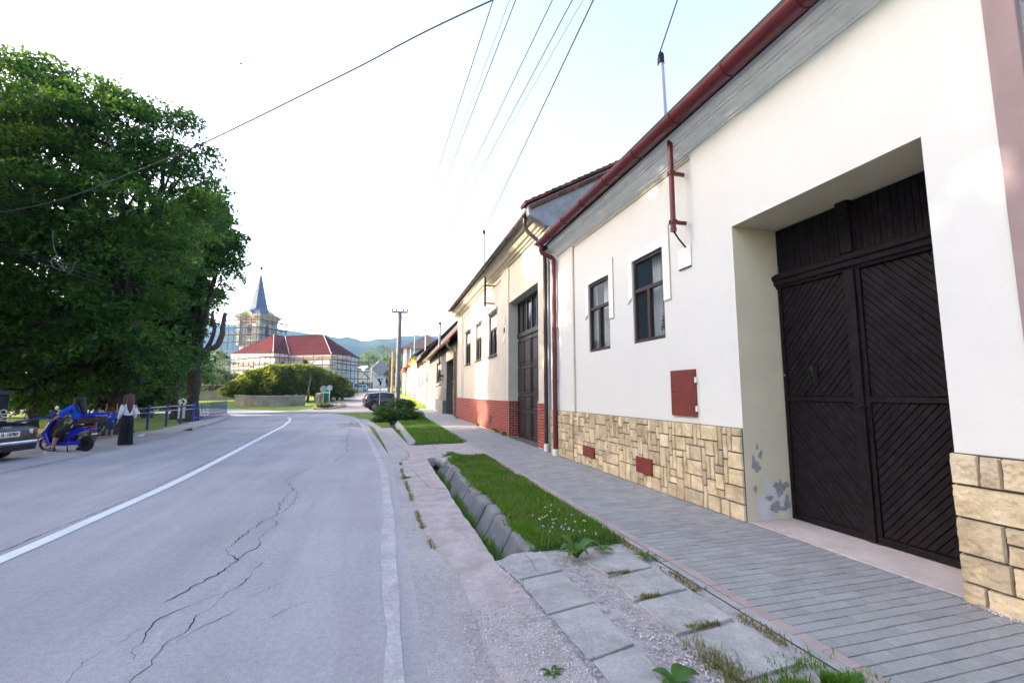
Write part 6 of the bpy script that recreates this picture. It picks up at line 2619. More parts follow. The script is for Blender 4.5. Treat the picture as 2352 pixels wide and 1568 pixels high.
# clipped evergreens before the church: three built, the others copied
tops = [(545, 872), (562, 859), (580, 850), (598, 844), (616, 839), (634, 838), (652, 837), (670, 840), (688, 836), (706, 838), (724, 842), (742, 850), (758, 856), (774, 864), (786, 885)]
protos = []
HL = ['leftmost clipped evergreen, lowest at the end of the row', 'second clipped evergreen from the left in the churchyard row', 'third clipped evergreen from the left in the churchyard row', 'clipped evergreen below the left church window', 'clipped evergreen left of the middle of the row', 'clipped evergreen at the middle of the row, below the roof valley', 'clipped evergreen just right of the middle of the row', 'clipped evergreen in front of the church drainpipe', 'tallest clipped evergreen, before the right church window', 'clipped evergreen with bare pale stem at its foot', 'clipped evergreen above the nearer round sign', 'clipped evergreen above the farther round sign', 'clipped evergreen in front of the apse scaffolding', 'last tall clipped evergreen beside the side street', 'low rounded evergreen closing the row near the teal cabin']
for i, (u, v) in enumerate(tops):
    d = 59 + .5 * math.sin(i * 2.2) + (i - 6) * .55 * (i > 6)
    p = deep(u, 925, d)
    p.z = zt(p.x, p.y)
    hgt = deep(u, v, d).z - p.z
    if i < 3:
        t = thing('clipped_tree', (0, 0, 0), HL[i], 'tree', 'clipped evergreen trees before the church')
        mb = MB(LOCAL)
        limb(mb, (0, 0, -.2), (.05, 0, 2.6), .14, .08, i, 6, .1)
        for k in range(4):
            a = k * 1.6 + i
            limb(mb, (0, 0, .9 + .2 * k), (.9 * math.cos(a), .9 * math.sin(a), 2.5 + .3 * k), .07, .02, k, 5, .3, 5)
        mb.build('trunk', M('bark'), t, fix=False)
        bl = [(0, 0, 3.75, 1.15, 1, 1.05), (.35, .1, 2.5, 1.2, 1, .95), (-.45, 0, 2.6, 1.2, 1, .95), (0, .5, 2.9, 1.1, 1, .9), (.1, -.6, 2.2, 1.15, 1, .95), (.15 * i, -.2, 4.25, .8, 1, 1), (-.2, -.5, 3.2, 1.0, 1, 1), (.3, -.5, 1.6, .9, 1, .85), (-.5, -.4, 1.55, .85, 1, .85), (0, .5, 1.5, .8, 1, .8), (.75, 0, 1.8, .7, 1, .9), (-.8, .1, 1.8, .7, 1, .9), (.1, -.7, 1.2, .6, 1, .7)]
        C = clump_points(bl, 270, 46, .42, 70 + i, .8, .6)
        ob = leaf_sheet('crown', C, .26, M('leaf_thuja'), None, up=.3, aspect=.5, seed=70 + i)
        ob.parent = t
        protos.append(t)
    else:
        t = copy_tree(protos[i % 3])
        t['label'] = HL[i]
    t.location = p
    k = hgt / 5.0
    t.scale = (1.28 + .12 * math.sin(i * 3), 1.2, k)
    t.rotation_euler = (0, 0, i * 2.1)
# dead pale stem among them
p = deep(706, 928, 56)
p.z = zt(p.x, p.y)
t = thing('dead_tree', p, 'thin bare pale stem standing before the clipped trees', 'dead tree')
mb = MB()
mb.tube([p, p + Vector((.05, 0, 1.4)), p + Vector((.2, 0, 2.9)), deep(713, 838 + 20, 56)], [.2, .08, .05, .02], 7)
mb.build('stem', M('dead_wood'), t, smooth=True, fix=False)
# background trees left of the church and on the slope
for i, (u, v, d, r, lm, lb) in enumerate(((492, 860, 88, 4.4, 'leaf_far', 'tall sunlit tree between the dead limbs and the church'), (470, 880, 84, 3.4, 'leaf_far', 'green tree behind the garden wall at the leaning trunk'), (520, 885, 92, 2.6, 'leaf_far', 'pale small tree at the left church corner'), (505, 905, 86, 2.2, 'leaf_far', 'bush behind the brick pillars of the garden wall'),
                                          (352, 868, 90, 4.6, 'leaf_far', 'distant park tree glimpsed under the maple crowns'), (445, 850, 100, 5, 'leaf_far', 'distant tree behind the leaning maple'))):
    p = deep(u, 910, d)
    p.z = zt(p.x, p.y)
    c = deep(u, v, d)
    big_tree('background_tree', lb, p, .25, 2, [(c.x, c.y, c.z, r, 1, 1.1), (c.x + r * .5, c.y, c.z - r * .4, r * .7, 1, 1), (c.x - r * .45, c.y, c.z - r * .5, r * .75, 1, 1), (c.x - r * .1, c.y, c.z + r * .6, r * .6, 1, 1)], 60, 60, 1.2, .5, 90 + i, lm, group='trees beyond the garden wall', twigs=False)
for i, (u, v, d, r, lb) in enumerate(((835, 850, 205, 5.5, 'round tree on the slope above the brown fence'), (852, 835, 230, 6.5, 'dark tree clump on the slope above the cream house'), (868, 826, 240, 7.5, 'tall tree clump on the slope left of the concrete pole'), (884, 822, 235, 7.5, 'bright tree clump on the slope just left of the pole'), (905, 826, 215, 7, 'tree on the slope right of the concrete pole'), (846, 820, 260, 5, 'small pointed tree above the pale field'), (922, 832, 200, 6, 'tree on the slope beside the turquoise house'),
                                      (895, 850, 120, 2.0, 'upright yellow-green conifer beside the pale wooden pole'), (893, 872, 118, 1.9, 'dark round conifer at the foot of the wooden pole'))):
    p = deep(u, v + 10, d)
    c = deep(u, v, d)
    g = zt(p.x, p.y)
    p.z = max(g, c.z - r * 2.2)
    big_tree('slope_tree', lb, p, .25, 1.2, [(c.x, c.y, c.z, r, 1, .9), (c.x + r * .5, c.y, c.z - r * .35, r * .7, 1, .9), (c.x - r * .5, c.y, c.z - r * .4, r * .7, 1, .9)], 46, 60, 1.8 if r > 3 else .8, .75 if r > 3 else .35, 110 + i, 'leaf_far', group='trees on the far slope', twigs=False)
# dark shrub on the verge
sb = deep(905, 962, 26.5)
sb.z = .05
bl = []
for u, v, d, r in ((880, 950, 26.5, .62), (905, 942, 27, .75), (930, 944, 27, .7), (950, 958, 26.8, .5), (895, 962, 25.8, .55), (925, 965, 26, .5), (872, 965, 25.8, .42), (938, 930, 27.3, .45), (960, 968, 26.5, .25)):
    c = deep(u, v, d)
    bl.append((c.x, c.y, max(c.z, .25), r, 1, .85))
t = thing('verge_shrub', sb, 'dark green leafy shrub on the verge at the foot of the concrete pole', 'shrub')
mb = MB()
for i, b in enumerate(bl): limb(mb, sb, b[:3], .04, .01, i, 5, .3, 5)
mb.build('stems', M('bark'), t, fix=False)
leaf_sheet('foliage', clump_points(bl, 150, 55, .26, 5, .7, .5), .12, M('leaf_shrub'), t, up=.6, aspect=.7, seed=8, droop=.2)
# flower bed at the junction
p = deep(742, 934, 44)
p.z = zt(p.x, p.y)
t = thing('flower_bed', p, 'low clipped shrub bed with yellow plants on the traffic island', 'flower bed')
bl = []
for u, d in ((733, 44), (740, 44.3), (748, 44.6), (755, 45)):
    c = deep(u, 930, d)
    bl.append((c.x, c.y, p.z + .22, .36, 1, .7))
leaf_sheet('shrub', clump_points(bl, 60, 40, .2, 6, .6, .5), .14, M('leaf_thuja'), t, seed=12)
leafmat('leaf_yellow', [(.2, .2, .02), (.35, .33, .03), (.5, .42, .04)], .35)
bl = []
for u, d in ((726, 43.5), (766, 46), (774, 46.8), (783, 47.5), (790, 48)):
    c = deep(u, 932, d)
    bl.append((c.x, c.y, zt(c.x, c.y) + .12, .25, 1, .6))
leaf_sheet('yellow_plants', clump_points(bl, 40, 30, .18, 7, .6, .4), .13, M('leaf_yellow'), t, seed=13)
mb = MB()
mb.tube([deep(722, 937, 43), deep(742, 940, 43), deep(765, 936, 44.5), deep(795, 931, 47.5)], .09, 6)
mb.build('kerb', M('concrete'), t)


# weeds: rosettes of broad leaves
def weed(name, x, y, n, L, label, seed, mat='weed_leaf', rise=.6, w=.32, z=0.0):
    rr = random.Random(seed)
    t = thing(name, (x, y, z), label, 'weed')
    for i in range(n):
        a = 2.4 * i + rr.uniform(-.3, .3)
        l = L * rr.uniform(.7, 1.15)
        up = rise * rr.uniform(.5, 1.3)
        mb = MB()
        d = Vector((math.cos(a), math.sin(a), 0))
        s = Vector((-d.y, d.x, 0))
        rows = []
        for k in range(7):
            q = k / 6
            c = Vector((x, y, z)) + d * l * q * (1 - .12 * up) + Vector((0, 0, l * (up * q - .75 * up * q * q) + .008))
            ww = l * w * (math.sin(PI * min(1, q * .92 + .04)) ** .8) * .5 + .001
            rows.append(mb.add([tuple(c - s * ww + Vector((0, 0, .25 * ww))), tuple(c), tuple(c + s * ww + Vector((0, 0, .25 * ww)))]))
        for r0, r1 in zip(rows, rows[1:]):
            mb.f += [(r0, r0 + 1, r1 + 1, r1), (r0 + 1, r0 + 2, r1 + 2, r1 + 1)]
        mb.build('leaf', M(mat), t, smooth=True, fix=False)


weed('plantain_weed', 1.60, 2.36, 5, .15, 'three-leaved broad weed in the gravel joint at the bottom of the picture', 1, rise=.9, w=.5)
weed('dock_weed', 1.86, 4.28, 11, .26, 'tall leafy dock weed between the lawn corner and the broken slab', 2, rise=1.7, w=.3)
weed('rosette_weed', 2.52, 4.12, 14, .13, 'flat green rosette against the pavement kerb near the lawn corner', 3, rise=.5, w=.16)
weed('rosette_weed', 2.2, 4.4, 12, .15, 'loose green rosette in front of the white clover', 4, rise=.8, w=.25)
weed('rosette_weed', .98, 2.62, 6, .08, 'small pale rosette on the gravelly strip at the bottom of the picture', 5, rise=.6, w=.3)
weed('rosette_weed', .90, 2.35, 6, .085, 'small weed growing beside the road shoulder at the bottom edge', 6, rise=.9, w=.3)
weed('rosette_weed', .47, 9.0, 10, .14, 'bright weed at the road side of the kerb strip', 7, rise=.6, w=.35)
for i, (x, y, n, L, lb) in enumerate(((4.42, 16.9, 9, .3, 'leafy weed at the brick corner beside the cream gate'), (4.46, 18.2, 8, .28, 'weed at the middle of the brick plinth'), (4.5, 22.0, 8, .25, 'yellowish weed at the foot of the brick plinth'), (4.52, 28.6, 9, .35, 'weed at the corner between brick plinth and grey house'))):
    weed('wall_weed', x, y, n, L, lb, 20 + i, rise=1.3, w=.35)
weed('creeping_weed', 1.72, 11.45, 16, .22, 'yellow-green leafy plant at the far end of the near lawn', 30, 'leaf_yellow' if False else 'weed_leaf', rise=.9, w=.4)
weed('creeping_weed', 2.0, 11.3, 14, .2, 'second yellow-green leafy plant beside the crossing slab', 31, rise=.9, w=.4)
# cable tangle hanging before the big tree
t = thing('hanging_cable', deep(150, 600, 13), 'pale coil of cable hanging from wires in front of the big maple', 'cable')
dd = 13
mb = MB()
mb.tube(spline([deep(121, 530, dd), deep(122, 560, dd), deep(130, 585, dd), deep(142, 605, dd), deep(150, 620, dd), deep(165, 622, dd), deep(170, 608, dd), deep(179, 598, dd)], 6), .007, 5)
mb.build('strand', M('dead_twig'), t, fix=False, smooth=True)
mb = MB()
mb.tube(spline([deep(128, 587, dd), deep(118, 598, dd), deep(122, 612, dd), deep(135, 618, dd), deep(148, 622, dd), deep(140, 612, dd), deep(128, 600, dd)], 6), .012, 6)
mb.build('coil', M('dead_twig'), t, fix=False, smooth=True)
for k, (v0, v1) in enumerate(((560, 622), (566, 630), (574, 640))):
    mb = MB()
    mb.tube(spline([deep(-20, v0, 13.5), deep(60, v0 + 18, 13.2), deep(150, v1 - 16, 13), deep(240, v1 + 14, 14)], 6), .0035, 4)
    tag(mb.build('overhead_wire', M('wire_grey'), fix=False), ['upper', 'middle', 'lower'][k] + ' of three thin wires sagging before the big maple crown', 'wire', 'overhead lines above the street')
# ================================================================ VEHICLES
pmat('car_black', (.010, .012, .020), .32, .1, 1, 0, spec=.4, coat=.15)
pmat('car_navy', (.008, .012, .035), .2, .1, 1, 0, spec=.6, coat=.6)
pmat('car_white', (.62, .66, .74), .25, .05, 1, 0, spec=.5, coat=.5)
pmat('tyre', (.016, .016, .017), .85, .2, 10, .2, 60)
pmat('alloy', (.55, .56, .58), .3, .08, 5, 0, metal=.8)
pmat('chrome', (.75, .76, .8), .12, .04, 5, 0, metal=1.0)
pmat('lamp_red', (.30, .008, .01), .2, .1, 5, 0, spec=.6, coat=.5)
pmat('lamp_clear', (.6, .6, .6), .15, .05, 5, 0, spec=.6)
pmat('plate_white', (.72, .72, .74), .5, .04, 5, 0)
pmat('scooter_blue', (.010, .018, .42), .22, .08, 3, 0, spec=.6, coat=.7)
pmat('plastic_black', (.014, .014, .016), .45, .15, 6, .05, 60)
pmat('seat_black', (.012, .012, .013), .6, .15, 6, .15, 80)


def lerp_tab(tab, x):
    for a, b in zip(tab, tab[1:]):
        if a[0] <= x <= b[0]:
            k = (x - a[0]) / (b[0] - a[0] + 1e-9)
            k = k * k * (3 - 2 * k) * .5 + k * .5
            return [p + (q - p) * k for p, q in zip(a[1:], b[1:])]
    return list(tab[0][1:] if x < tab[0][0] else tab[-1][1:])


def car(name, loc, rz, label, cat, paint, L, W, prof, wheels, wr, glass, group=None):
    '''prof rows: x, z_bottom, z_belt, z_top, half_width_belt, half_width_top (x forward)
       glass: x ranges for the side windows, plus (front, rear) screen ranges'''
    t = thing(name, loc, label, cat, group, rz)
    N = 72
    xs_ = [prof[0][0] + (prof[-1][0] - prof[0][0]) * i / N for i in range(N + 1)]
    mb = MB(LOCAL)
    gl = MB(LOCAL)
    rows = []
    for x in xs_:
        zb, zs, zt__, wb, wt = lerp_tab(prof, x)
        arch = zb
        for wx in wheels:
            d = abs(x - wx)
            if d < wr * 1.22: arch = max(arch, math.sqrt((wr * 1.22) ** 2 - d * d) + wr * .92)
        arch = min(arch, zs - .05)
        half = [(0, zb), (wb * .86, zb), (wb * .97, arch + .02), (wb, (arch + zs) / 2), (wb * .985, zs - .03), (wb * .96, zs), (wt + (wb * .96 - wt) * .5, (zs + zt__) / 2 + .01), (wt, zt__ - .03), (wt * .8, zt__), (0, zt__ + .012)]
        ring = half + [(-y, z) for y, z in half[-2:0:-1]]
        rows.append((x, ring, (zb, zs, zt__, wb, wt)))
    idx = [mb.add([(x, y, z) for y, z in ring]) for x, ring, _ in rows]
    m = len(rows[0][1])
    for i in range(N):
        for k in range(m):
            l = (k + 1) % m
            mb.f.append((idx[i] + k, idx[i + 1] + k, idx[i + 1] + l, idx[i] + l))
    for i in (0, N):
        mb.f.append(tuple(idx[i] + k for k in range(m)))
    mb.build('body', M(paint), t, smooth='auto')
    # side glass
    for a, b in glass['side']:
        for sg in (1, -1):
            g = MB(LOCAL)
            last = None
            for x in [a + (b - a) * i / 10 for i in range(11)]:
                zb, zs, zt__, wb, wt = lerp_tab(prof, x)
                y0, y1 = wb * .96 + .008, wt + .008
                p = g.add([(x, sg * (y0 + (y1 - y0) * q), zs + (zt__ - .03 - zs) * q + .01 * (q == .5)) for q in (.1, .5, .88)])
                if last is not None:
                    g.f += [(last, p, p + 1, last + 1), (last + 1, p + 1, p + 2, last + 2)]
                last = p
            g.build('side_window', M('dark_glass'), t)
    for key, nm in (('front', 'windscreen'), ('rear', 'rear_window')):
        a, b = glass[key]
        g = MB(LOCAL)
        last = None
        for x in [a + (b - a) * i / 6 for i in range(7)]:
            zb, zs, zt__, wb, wt = lerp_tab(prof, x)
            p = g.add([(x, y * wt * .86, zt__ + .012 + .006) for y in (-1, -.5, 0, .5, 1)])
            if last is not None:
                for k in range(4): g.f.append((last + k, p + k, p + k + 1, last + k + 1))
            last = p
        g.build(nm, M('dark_glass'), t)
    for wx in wheels:
        for sg in (1, -1):
            y = sg * (W / 2 - .10)
            mb = MB(LOCAL)
            pr = [(wr * .66, -.1), (wr * .94, -.1), (wr, -.07), (wr, .07), (wr * .94, .1), (wr * .66, .1)]
            n = 24
            ids = [mb.add([(wx + r * math.cos(2 * PI * k / n), y + o, wr + r * math.sin(2 * PI * k / n)) for k in range(n)]) for r, o in pr]
            for i in range(len(pr)):
                j = (i + 1) % len(pr)
                for k in range(n):
                    l = (k + 1) % n
                    mb.f.append((ids[i] + k, ids[i] + l, ids[j] + l, ids[j] + k))
            w = mb.build('wheel', M('tyre'), t, smooth='auto')
            mb = MB(LOCAL)
            mb.disc((wx, y, wr), (0, 1, 0), wr * .66, .12, 24, wr * .57)
            mb.disc((wx, y + sg * .03, wr), (0, 1, 0), wr * .15, .1, 12)
            for k in range(5):
                a = 2 * PI * k / 5 + .3
                c, s = math.cos(a), math.sin(a)
                mb.tube([(wx + c * wr * .1, y + sg * .06, wr + s * wr * .1), (wx + c * wr * .6, y + sg * .05, wr + s * wr * .6)], [.05, .036], 6)
            rim = mb.build('rim', M('alloy'), w, smooth='auto')
            mb = MB(LOCAL)
            mb.disc((wx, y - sg * .02, wr), (0, 1, 0), wr * .6, .02, 20)
            mb.build('brake_disc', M('iron_black'), w)
    return t


SEDAN = [(-2.25, .32, .62, .66, .70, .60), (-2.2, .25, .74, .80, .80, .68), (-2.05, .22, .80, .87, .86, .70), (-1.6, .2, .84, .90, .88, .70), (-1.45, .2, .85, .93, .88, .68), (-.75, .2, .86, 1.24, .88, .60), (-.2, .2, .86, 1.29, .88, .60), (.45, .2, .86, 1.25, .88, .59), (1.2, .2, .84, .91, .88, .70), (1.9, .22, .78, .82, .86, .68), (2.2, .26, .66, .70, .76, .6), (2.3, .32, .55, .58, .62, .5)]
HATCH = [(-1.9, .32, .7, .76, .68, .6), (-1.85, .25, .86, 1.0, .80, .62), (-1.7, .22, .92, 1.30, .85, .58), (-1.35, .2, .93, 1.48, .86, .60), (-.5, .2, .92, 1.53, .86, .62), (.2, .2, .91, 1.47, .86, .60), (.95, .2, .90, 1.0, .86, .70), (1.6, .22, .82, .86, .83, .68), (1.88, .26, .66, .70, .72, .6), (1.95, .32, .56, .6, .6, .5)]
SUV = [(-2.15, .38, .78, .84, .74, .66), (-2.1, .30, .98, 1.14, .86, .68), (-1.95, .26, 1.04, 1.42, .90, .64), (-1.7, .24, 1.05, 1.60, .92, .66), (-.6, .24, 1.04, 1.68, .92, .68), (.2, .24, 1.03, 1.62, .92, .66), (1.05, .24, 1.02, 1.12, .92, .74), (1.8, .27, .95, 1.0, .89, .74), (2.1, .3, .8, .84, .8, .66), (2.2, .36, .68, .72, .66, .56)]

# --- the dark saloon whose tail shows at the left edge
corner = ground(74, 1052)
sa = car('parked_car', (0, 0, 0), 0, 'dark saloon car seen from behind at the left picture edge, number plate SL 187BD', 'car', 'car_black', 4.55, 1.76, SEDAN, (-1.38, 1.32), .30, dict(side=[(-1.05, -.12), (-.04, .75)], front=(.55, 1.15), rear=(-1.42, -.85)))
hd = math.radians(172)
sa.rotation_euler = (0, 0, hd)
# put the rear right corner (x=-2.2, y=-.8 local) on the measured ground corner
lc = Vector((-2.15, .80, 0))
rot = Matrix.Rotation(hd, 3, 'Z')
cands = [rot @ Vector((-2.15, sy * .80, 0)) for sy in (1, -1)]
far = max(cands, key=lambda q: q.y)
sa.location = (corner.x - far.x, corner.y - far.y, 0)
sg = 1 if (rot @ Vector((0, 1, 0))).y > 0 else -1
for y in (.66, -.66):
    mb = MB(LOCAL)
    mb.extrude_raw([(-2.235, y - .13, .60), (-2.235, y + .13, .60), (-2.205, y + .14, .75), (-2.205, y - .14, .75)], [(-2.10, y - .13, .60), (-2.10, y + .13, .60), (-2.08, y + .14, .75), (-2.08, y - .14, .75)])
    lp = mb.build('tail_light', M('lamp_red'), sa, bevel=.012)
    mb = MB(LOCAL)
    q = y - math.copysign(.09, y)
    mb.box(-2.25, -2.2, q - .045, q + .045, .615, .735)
    mb.build('reversing_light', M('lamp_clear'), lp, bevel=.008)
mb = MB(LOCAL)
mb.box(-2.285, -2.1, -.74, .74, .40, .47)
mb.build('bumper_strip', M('chrome'), sa, bevel=.02)
mb = MB(LOCAL)
mb.extrude_raw([(-2.27, -.72, .24), (-2.29, -.72, .40), (-2.1, -.72, .40), (-2.1, -.72, .24)], [(-2.27, .72, .24), (-2.29, .72, .40), (-2.1, .72, .40), (-2.1, .72, .24)])
mb.build('bumper', M('car_black'), sa, bevel=.02)
mb = MB(LOCAL)
mb.box(-2.262, -2.23, -.26, .26, .575, .695)
pl = mb.build('number_plate', M('plate_white'), sa, bevel=.006)
m4 = Matrix.Translation((-2.2655, 0, .635)) @ Matrix.Rotation(-PI / 2, 4, 'Z') @ Matrix.Rotation(PI / 2, 4, 'X')
text_mesh('SL-187BD', .105, 'plate_text', M('iron_black'), pl, m4, .002, True)
mb = MB(LOCAL)
for k in range(4):
    c = (k - 1.5) * .052
    pts = [(-2.205, c + .034 * math.cos(a * PI / 8), .785 + .034 * math.sin(a * PI / 8)) for a in range(16)]
    mb.tube(pts, .006, 5, close=True)
mb.build('ring_emblem', M('chrome'), sa, smooth='auto')

# --- dark SUV by the pole and small white hatchback up the street
c = deep(884, 942, 41)
g = zt(c.x, c.y)
suv = car('parked_car', (c.x + .25, c.y + .9, g), math.radians(9), 'dark navy hatchback SUV parked on the grass behind the shrub and the concrete pole', 'car', 'car_navy', 4.35, 1.84, SUV, (-1.3, 1.3), .36, dict(side=[(-1.75, -.95), (-.85, -.02), (.06, .72)], front=(.32, .98), rear=(-2.06, -1.78)))
for y in (.66, -.66):
    mb = MB(LOCAL)
    mb.box(-2.16, -2.0, y - .12, y + .12, .86, 1.12)
    mb.build('tail_light', M('lamp_red'), suv, bevel=.02)
mb = MB(LOCAL)
mb.box(-2.2, -2.05, -.8, .8, .42, .56)
mb.build('bumper', M('plastic_black'), suv, bevel=.03)
c = deep(827, 896, 112)
g = zt(c.x, c.y)
wc = car('parked_car', (c.x, c.y, g), math.radians(172), 'small white hatchback parked across the grass verge up the side street', 'car', 'car_white', 3.85, 1.7, HATCH, (-1.2, 1.2), .30, dict(side=[(-1.5, -.75), (-.65, .02), (.08, .66)], front=(.28, .9), rear=(-1.84, -1.62)))
for y in (.6, -.6):
    mb = MB(LOCAL)
    mb.box(-1.9, -1.78, y - .1, y + .1, .78, .95)
    mb.build('tail_light', M('lamp_red'), wc, bevel=.02)
    mb = MB(LOCAL)
    mb.box(1.74, 1.86, y - .14, y + .14, .62, .74)
    mb.build('headlight', M('lamp_clear'), wc, bevel=.02)

# ---------------- the blue electric scooter, nose to the left
sd_ = 12.55
s0 = deep(152, 1039, sd_)
SC = thing('scooter', (s0.x, s0.y, 0), 'blue electric scooter with top box facing left beside the dark car', 'scooter', None, PI - PH)
k_ = .001654


def sp(x, y):
    'side-view sketch units to local (forward, up)'
    return ((1050 - x) * k_, (1262 - y) * k_)


def side_prism(name, pts, w, mat, parent, bevel=.012, y0=0.0):
    mb = MB(LOCAL)
    q = [sp(*p) for p in pts]
    mb.extrude_raw([(a, y0 - w / 2, b) for a, b in q], [(a, y0 + w / 2, b) for a, b in q])
    return mb.build(name, M(mat), parent, bevel=bevel, smooth='auto')


def bike_wheel(x, y, r, name='wheel', rim=.62, wt=.09):
    cx, cz = sp(x, y)
    cz = r
    mb = MB(LOCAL)
    pts = [(cx + (r - wt * .5) * math.cos(2 * PI * i / 30), 0, cz + (r - wt * .5) * math.sin(2 * PI * i / 30)) for i in range(30)]
    mb.tube(pts, wt * .5, 8, close=True)
    w = mb.build(name, M('tyre'), SC, smooth=True)
    mb = MB(LOCAL)
    mb.disc((cx, 0, cz), (0, 1, 0), r - wt * .85, .05, 28, r - wt * 1.25)
    mb.disc((cx, 0, cz), (0, 1, 0), r * .2, .09, 14)
    for i in range(5):
        a = 2 * PI * i / 5 + .5
        for da in (-.1, .1):
            mb.tube([(cx + r * .18 * math.cos(a), 0, cz + r * .18 * math.sin(a)), (cx + (r - wt) * math.cos(a + da), 0, cz + (r - wt) * math.sin(a + da))], .010, 5)
    mb.build('rim', M('alloy' if name == 'wheel' and x < 1000 else 'iron_black'), w, smooth='auto')
    return w


bike_wheel(728, 1120, .232)
bike_wheel(1368, 1108, .205, wt=.12)
side_prism('front_fender', [(588, 1085), (640, 1035), (720, 1003), (745, 1020), (745, 1050), (690, 1062), (640, 1080), (600, 1100)], .13, 'scooter_blue', SC, .03)
side_prism('leg_shield', [(842, 700), (760, 850), (682, 960), (690, 990), (745, 1040), (785, 1110), (800, 1158), (850, 1165), (845, 1110), (795, 1020), (760, 955), (830, 840), (905, 720)], .34, 'scooter_blue', SC, .025)
side_prism('inner_panel', [(832, 850), (775, 955), (815, 1030), (860, 1105), (965, 1105), (950, 900), (905, 800), (900, 740)], .22, 'plastic_black', SC, .02)
side_prism('floor_board', [(800, 1112), (800, 1160), (1130, 1160), (1160, 1120), (1150, 1085), (1040, 1100), (860, 1108)], .28, 'scooter_blue', SC, .02)
side_prism('battery_case', [(1050, 1100), (1150, 1090), (1210, 1000), (1190, 940), (1060, 970)], .2, 'plastic_black', SC, .02)
side_prism('tail_panel', [(1088, 1082), (1080, 1010), (1140, 935), (1240, 872), (1400, 862), (1478, 880), (1470, 905), (1380, 920), (1270, 965), (1190, 1020), (1130, 1080)], .27, 'scooter_blue', SC, .03)
side_prism('seat', [(1040, 880), (1020, 800), (1120, 775), (1300, 785), (1400, 800), (1420, 850), (1240, 862), (1130, 905)], .25, 'seat_black', SC, .04)
tbx = side_prism('top_box', [(1285, 792), (1290, 705), (1580, 690), (1590, 760), (1540, 792)], .36, 'plastic_black', SC, .02)
side_prism('lid', [(1285, 705), (1300, 668), (1380, 646), (1530, 640), (1590, 668), (1592, 688), (1450, 700)], .37, 'scooter_blue', tbx, .03)
mb = MB(LOCAL)
for y in (-.17, .17):
    mb.tube([(sp(1180, 868)[0], y, sp(0, 868)[1]), (sp(1215, 818)[0], y, sp(0, 818)[1]), (sp(1400, 800)[0], y, sp(0, 800)[1]), (sp(1555, 772)[0], y, sp(0, 772)[1])], .012, 6)
    mb.tube([(sp(1180, 868)[0], y, sp(0, 868)[1]), (sp(1320, 838)[0], y, sp(0, 838)[1]), (sp(1400, 805)[0], y, sp(0, 805)[1])], .010, 6)
mb.build('rack', M('chrome'), SC, smooth='auto')
mb = MB(LOCAL)
cx, cz = sp(1425, 848)
mb.ball((cx - .02, 0, cz), (.07, .13, .045), 12, 8)
mb.build('tail_light', M('lamp_red'), SC, smooth=True)
mb = MB(LOCAL)
a, b = sp(1440, 905), sp(1490, 1060)
mb.extrude_raw([(a[0], -.09, a[1]), (a[0] - .02, -.09, a[1]), (b[0] - .02, -.09, b[1]), (b[0], -.09, b[1])], [(a[0], .09, a[1]), (a[0] - .02, .09, a[1]), (b[0] - .02, .09, b[1]), (b[0], .09, b[1])])
hg = mb.build('plate_hanger', M('plastic_black'), SC)
mb = MB(LOCAL)
mb.box(sp(1470, 0)[0] - .045, sp(1470, 0)[0] - .03, -.085, .085, sp(0, 985)[1], sp(0, 965)[1])
mb.build('reflector', M('plate_white'), hg)
side_prism('hub_motor', [(1150, 1100), (1185, 1082), (1290, 1080), (1330, 1100), (1325, 1135), (1280, 1152), (1180, 1146)], .05, 'scooter_blue', SC, .015, .11)
side_prism('hub_motor', [(1150, 1100), (1185, 1082), (1290, 1080), (1330, 1100), (1325, 1135), (1280, 1152), (1180, 1146)], .05, 'scooter_blue', SC, .015, -.11)
mb = MB(LOCAL)
f0, f1 = sp(728, 1120), sp(850, 760)
for y in (-.075, .075): mb.tube([(f0[0], y, .232), (sp(770, 1000)[0], y, sp(0, 1000)[1])], .02, 8)
mb.tube([(sp(770, 1000)[0], 0, sp(0, 1000)[1]), (sp(872, 700)[0], 0, sp(0, 700)[1])], .026, 8)
mb.build('fork', M('iron_black'), SC, smooth='auto')
mb = MB(LOCAL)
hb = sp(872, 716)
mb.tube([(hb[0] - .06, -.30, hb[1] - .005), (hb[0] - .02, -.2, hb[1] + .02), (hb[0], 0, hb[1] + .01), (hb[0] - .02, .2, hb[1] + .02), (hb[0] - .06, .30, hb[1] - .005)], .014, 8)
hbo = mb.build('handlebar', M('iron_black'), SC, smooth=True)
for y in (-.27, .27):
    mb = MB(LOCAL)
    mb.tube([(hb[0] - .07, y * 1.17, hb[1] - .008), (hb[0] - .03, y * .83, hb[1] + .012)], .02, 8)
    mb.build('grip', M('plastic_black'), hbo)
mb = MB(LOCAL)
mb.ball((hb[0] + .02, 0, hb[1] + .02), (.09, .12, .06), 12, 8)
mb.build('handlebar_cover', M('scooter_blue'), SC, smooth=True)
for y, xx in ((.25, 985), (-.25, 975)):
    mb = MB(LOCAL)
    m0 = sp(960, 620) if y > 0 else sp(930, 610)
    mb.tube([(hb[0] - .02, y * .8, hb[1] + .01), (m0[0] + .04, y, m0[1]), (m0[0], y * 1.1, m0[1] + .08)], .006, 6)
    mi = mb.build('mirror', M('iron_black'), SC)
    mb = MB(LOCAL)
    c = sp(984, 540)
    mb.ball((c[0], y * 1.15, c[1]), (.05 if y > 0 else .045, .02, .06), 12, 8)
    mb.build('mirror_glass', M('plate_white' if y > 0 else 'iron_black'), mi, smooth=True)
mb = MB(LOCAL)
c = sp(688, 968)
mb.ball((c[0], .0, c[1]), (.025, .1, .03), 10, 6)
mb.build('headlight', M('lamp_clear'), SC, smooth=True)
mb = MB(LOCAL)
a, b = sp(1120, 1150), sp(1185, 1235)
mb.tube([(a[0], .12, a[1]), (b[0], .2, .01)], .014, 6)
mb.build('side_stand', M('iron_black'), SC)

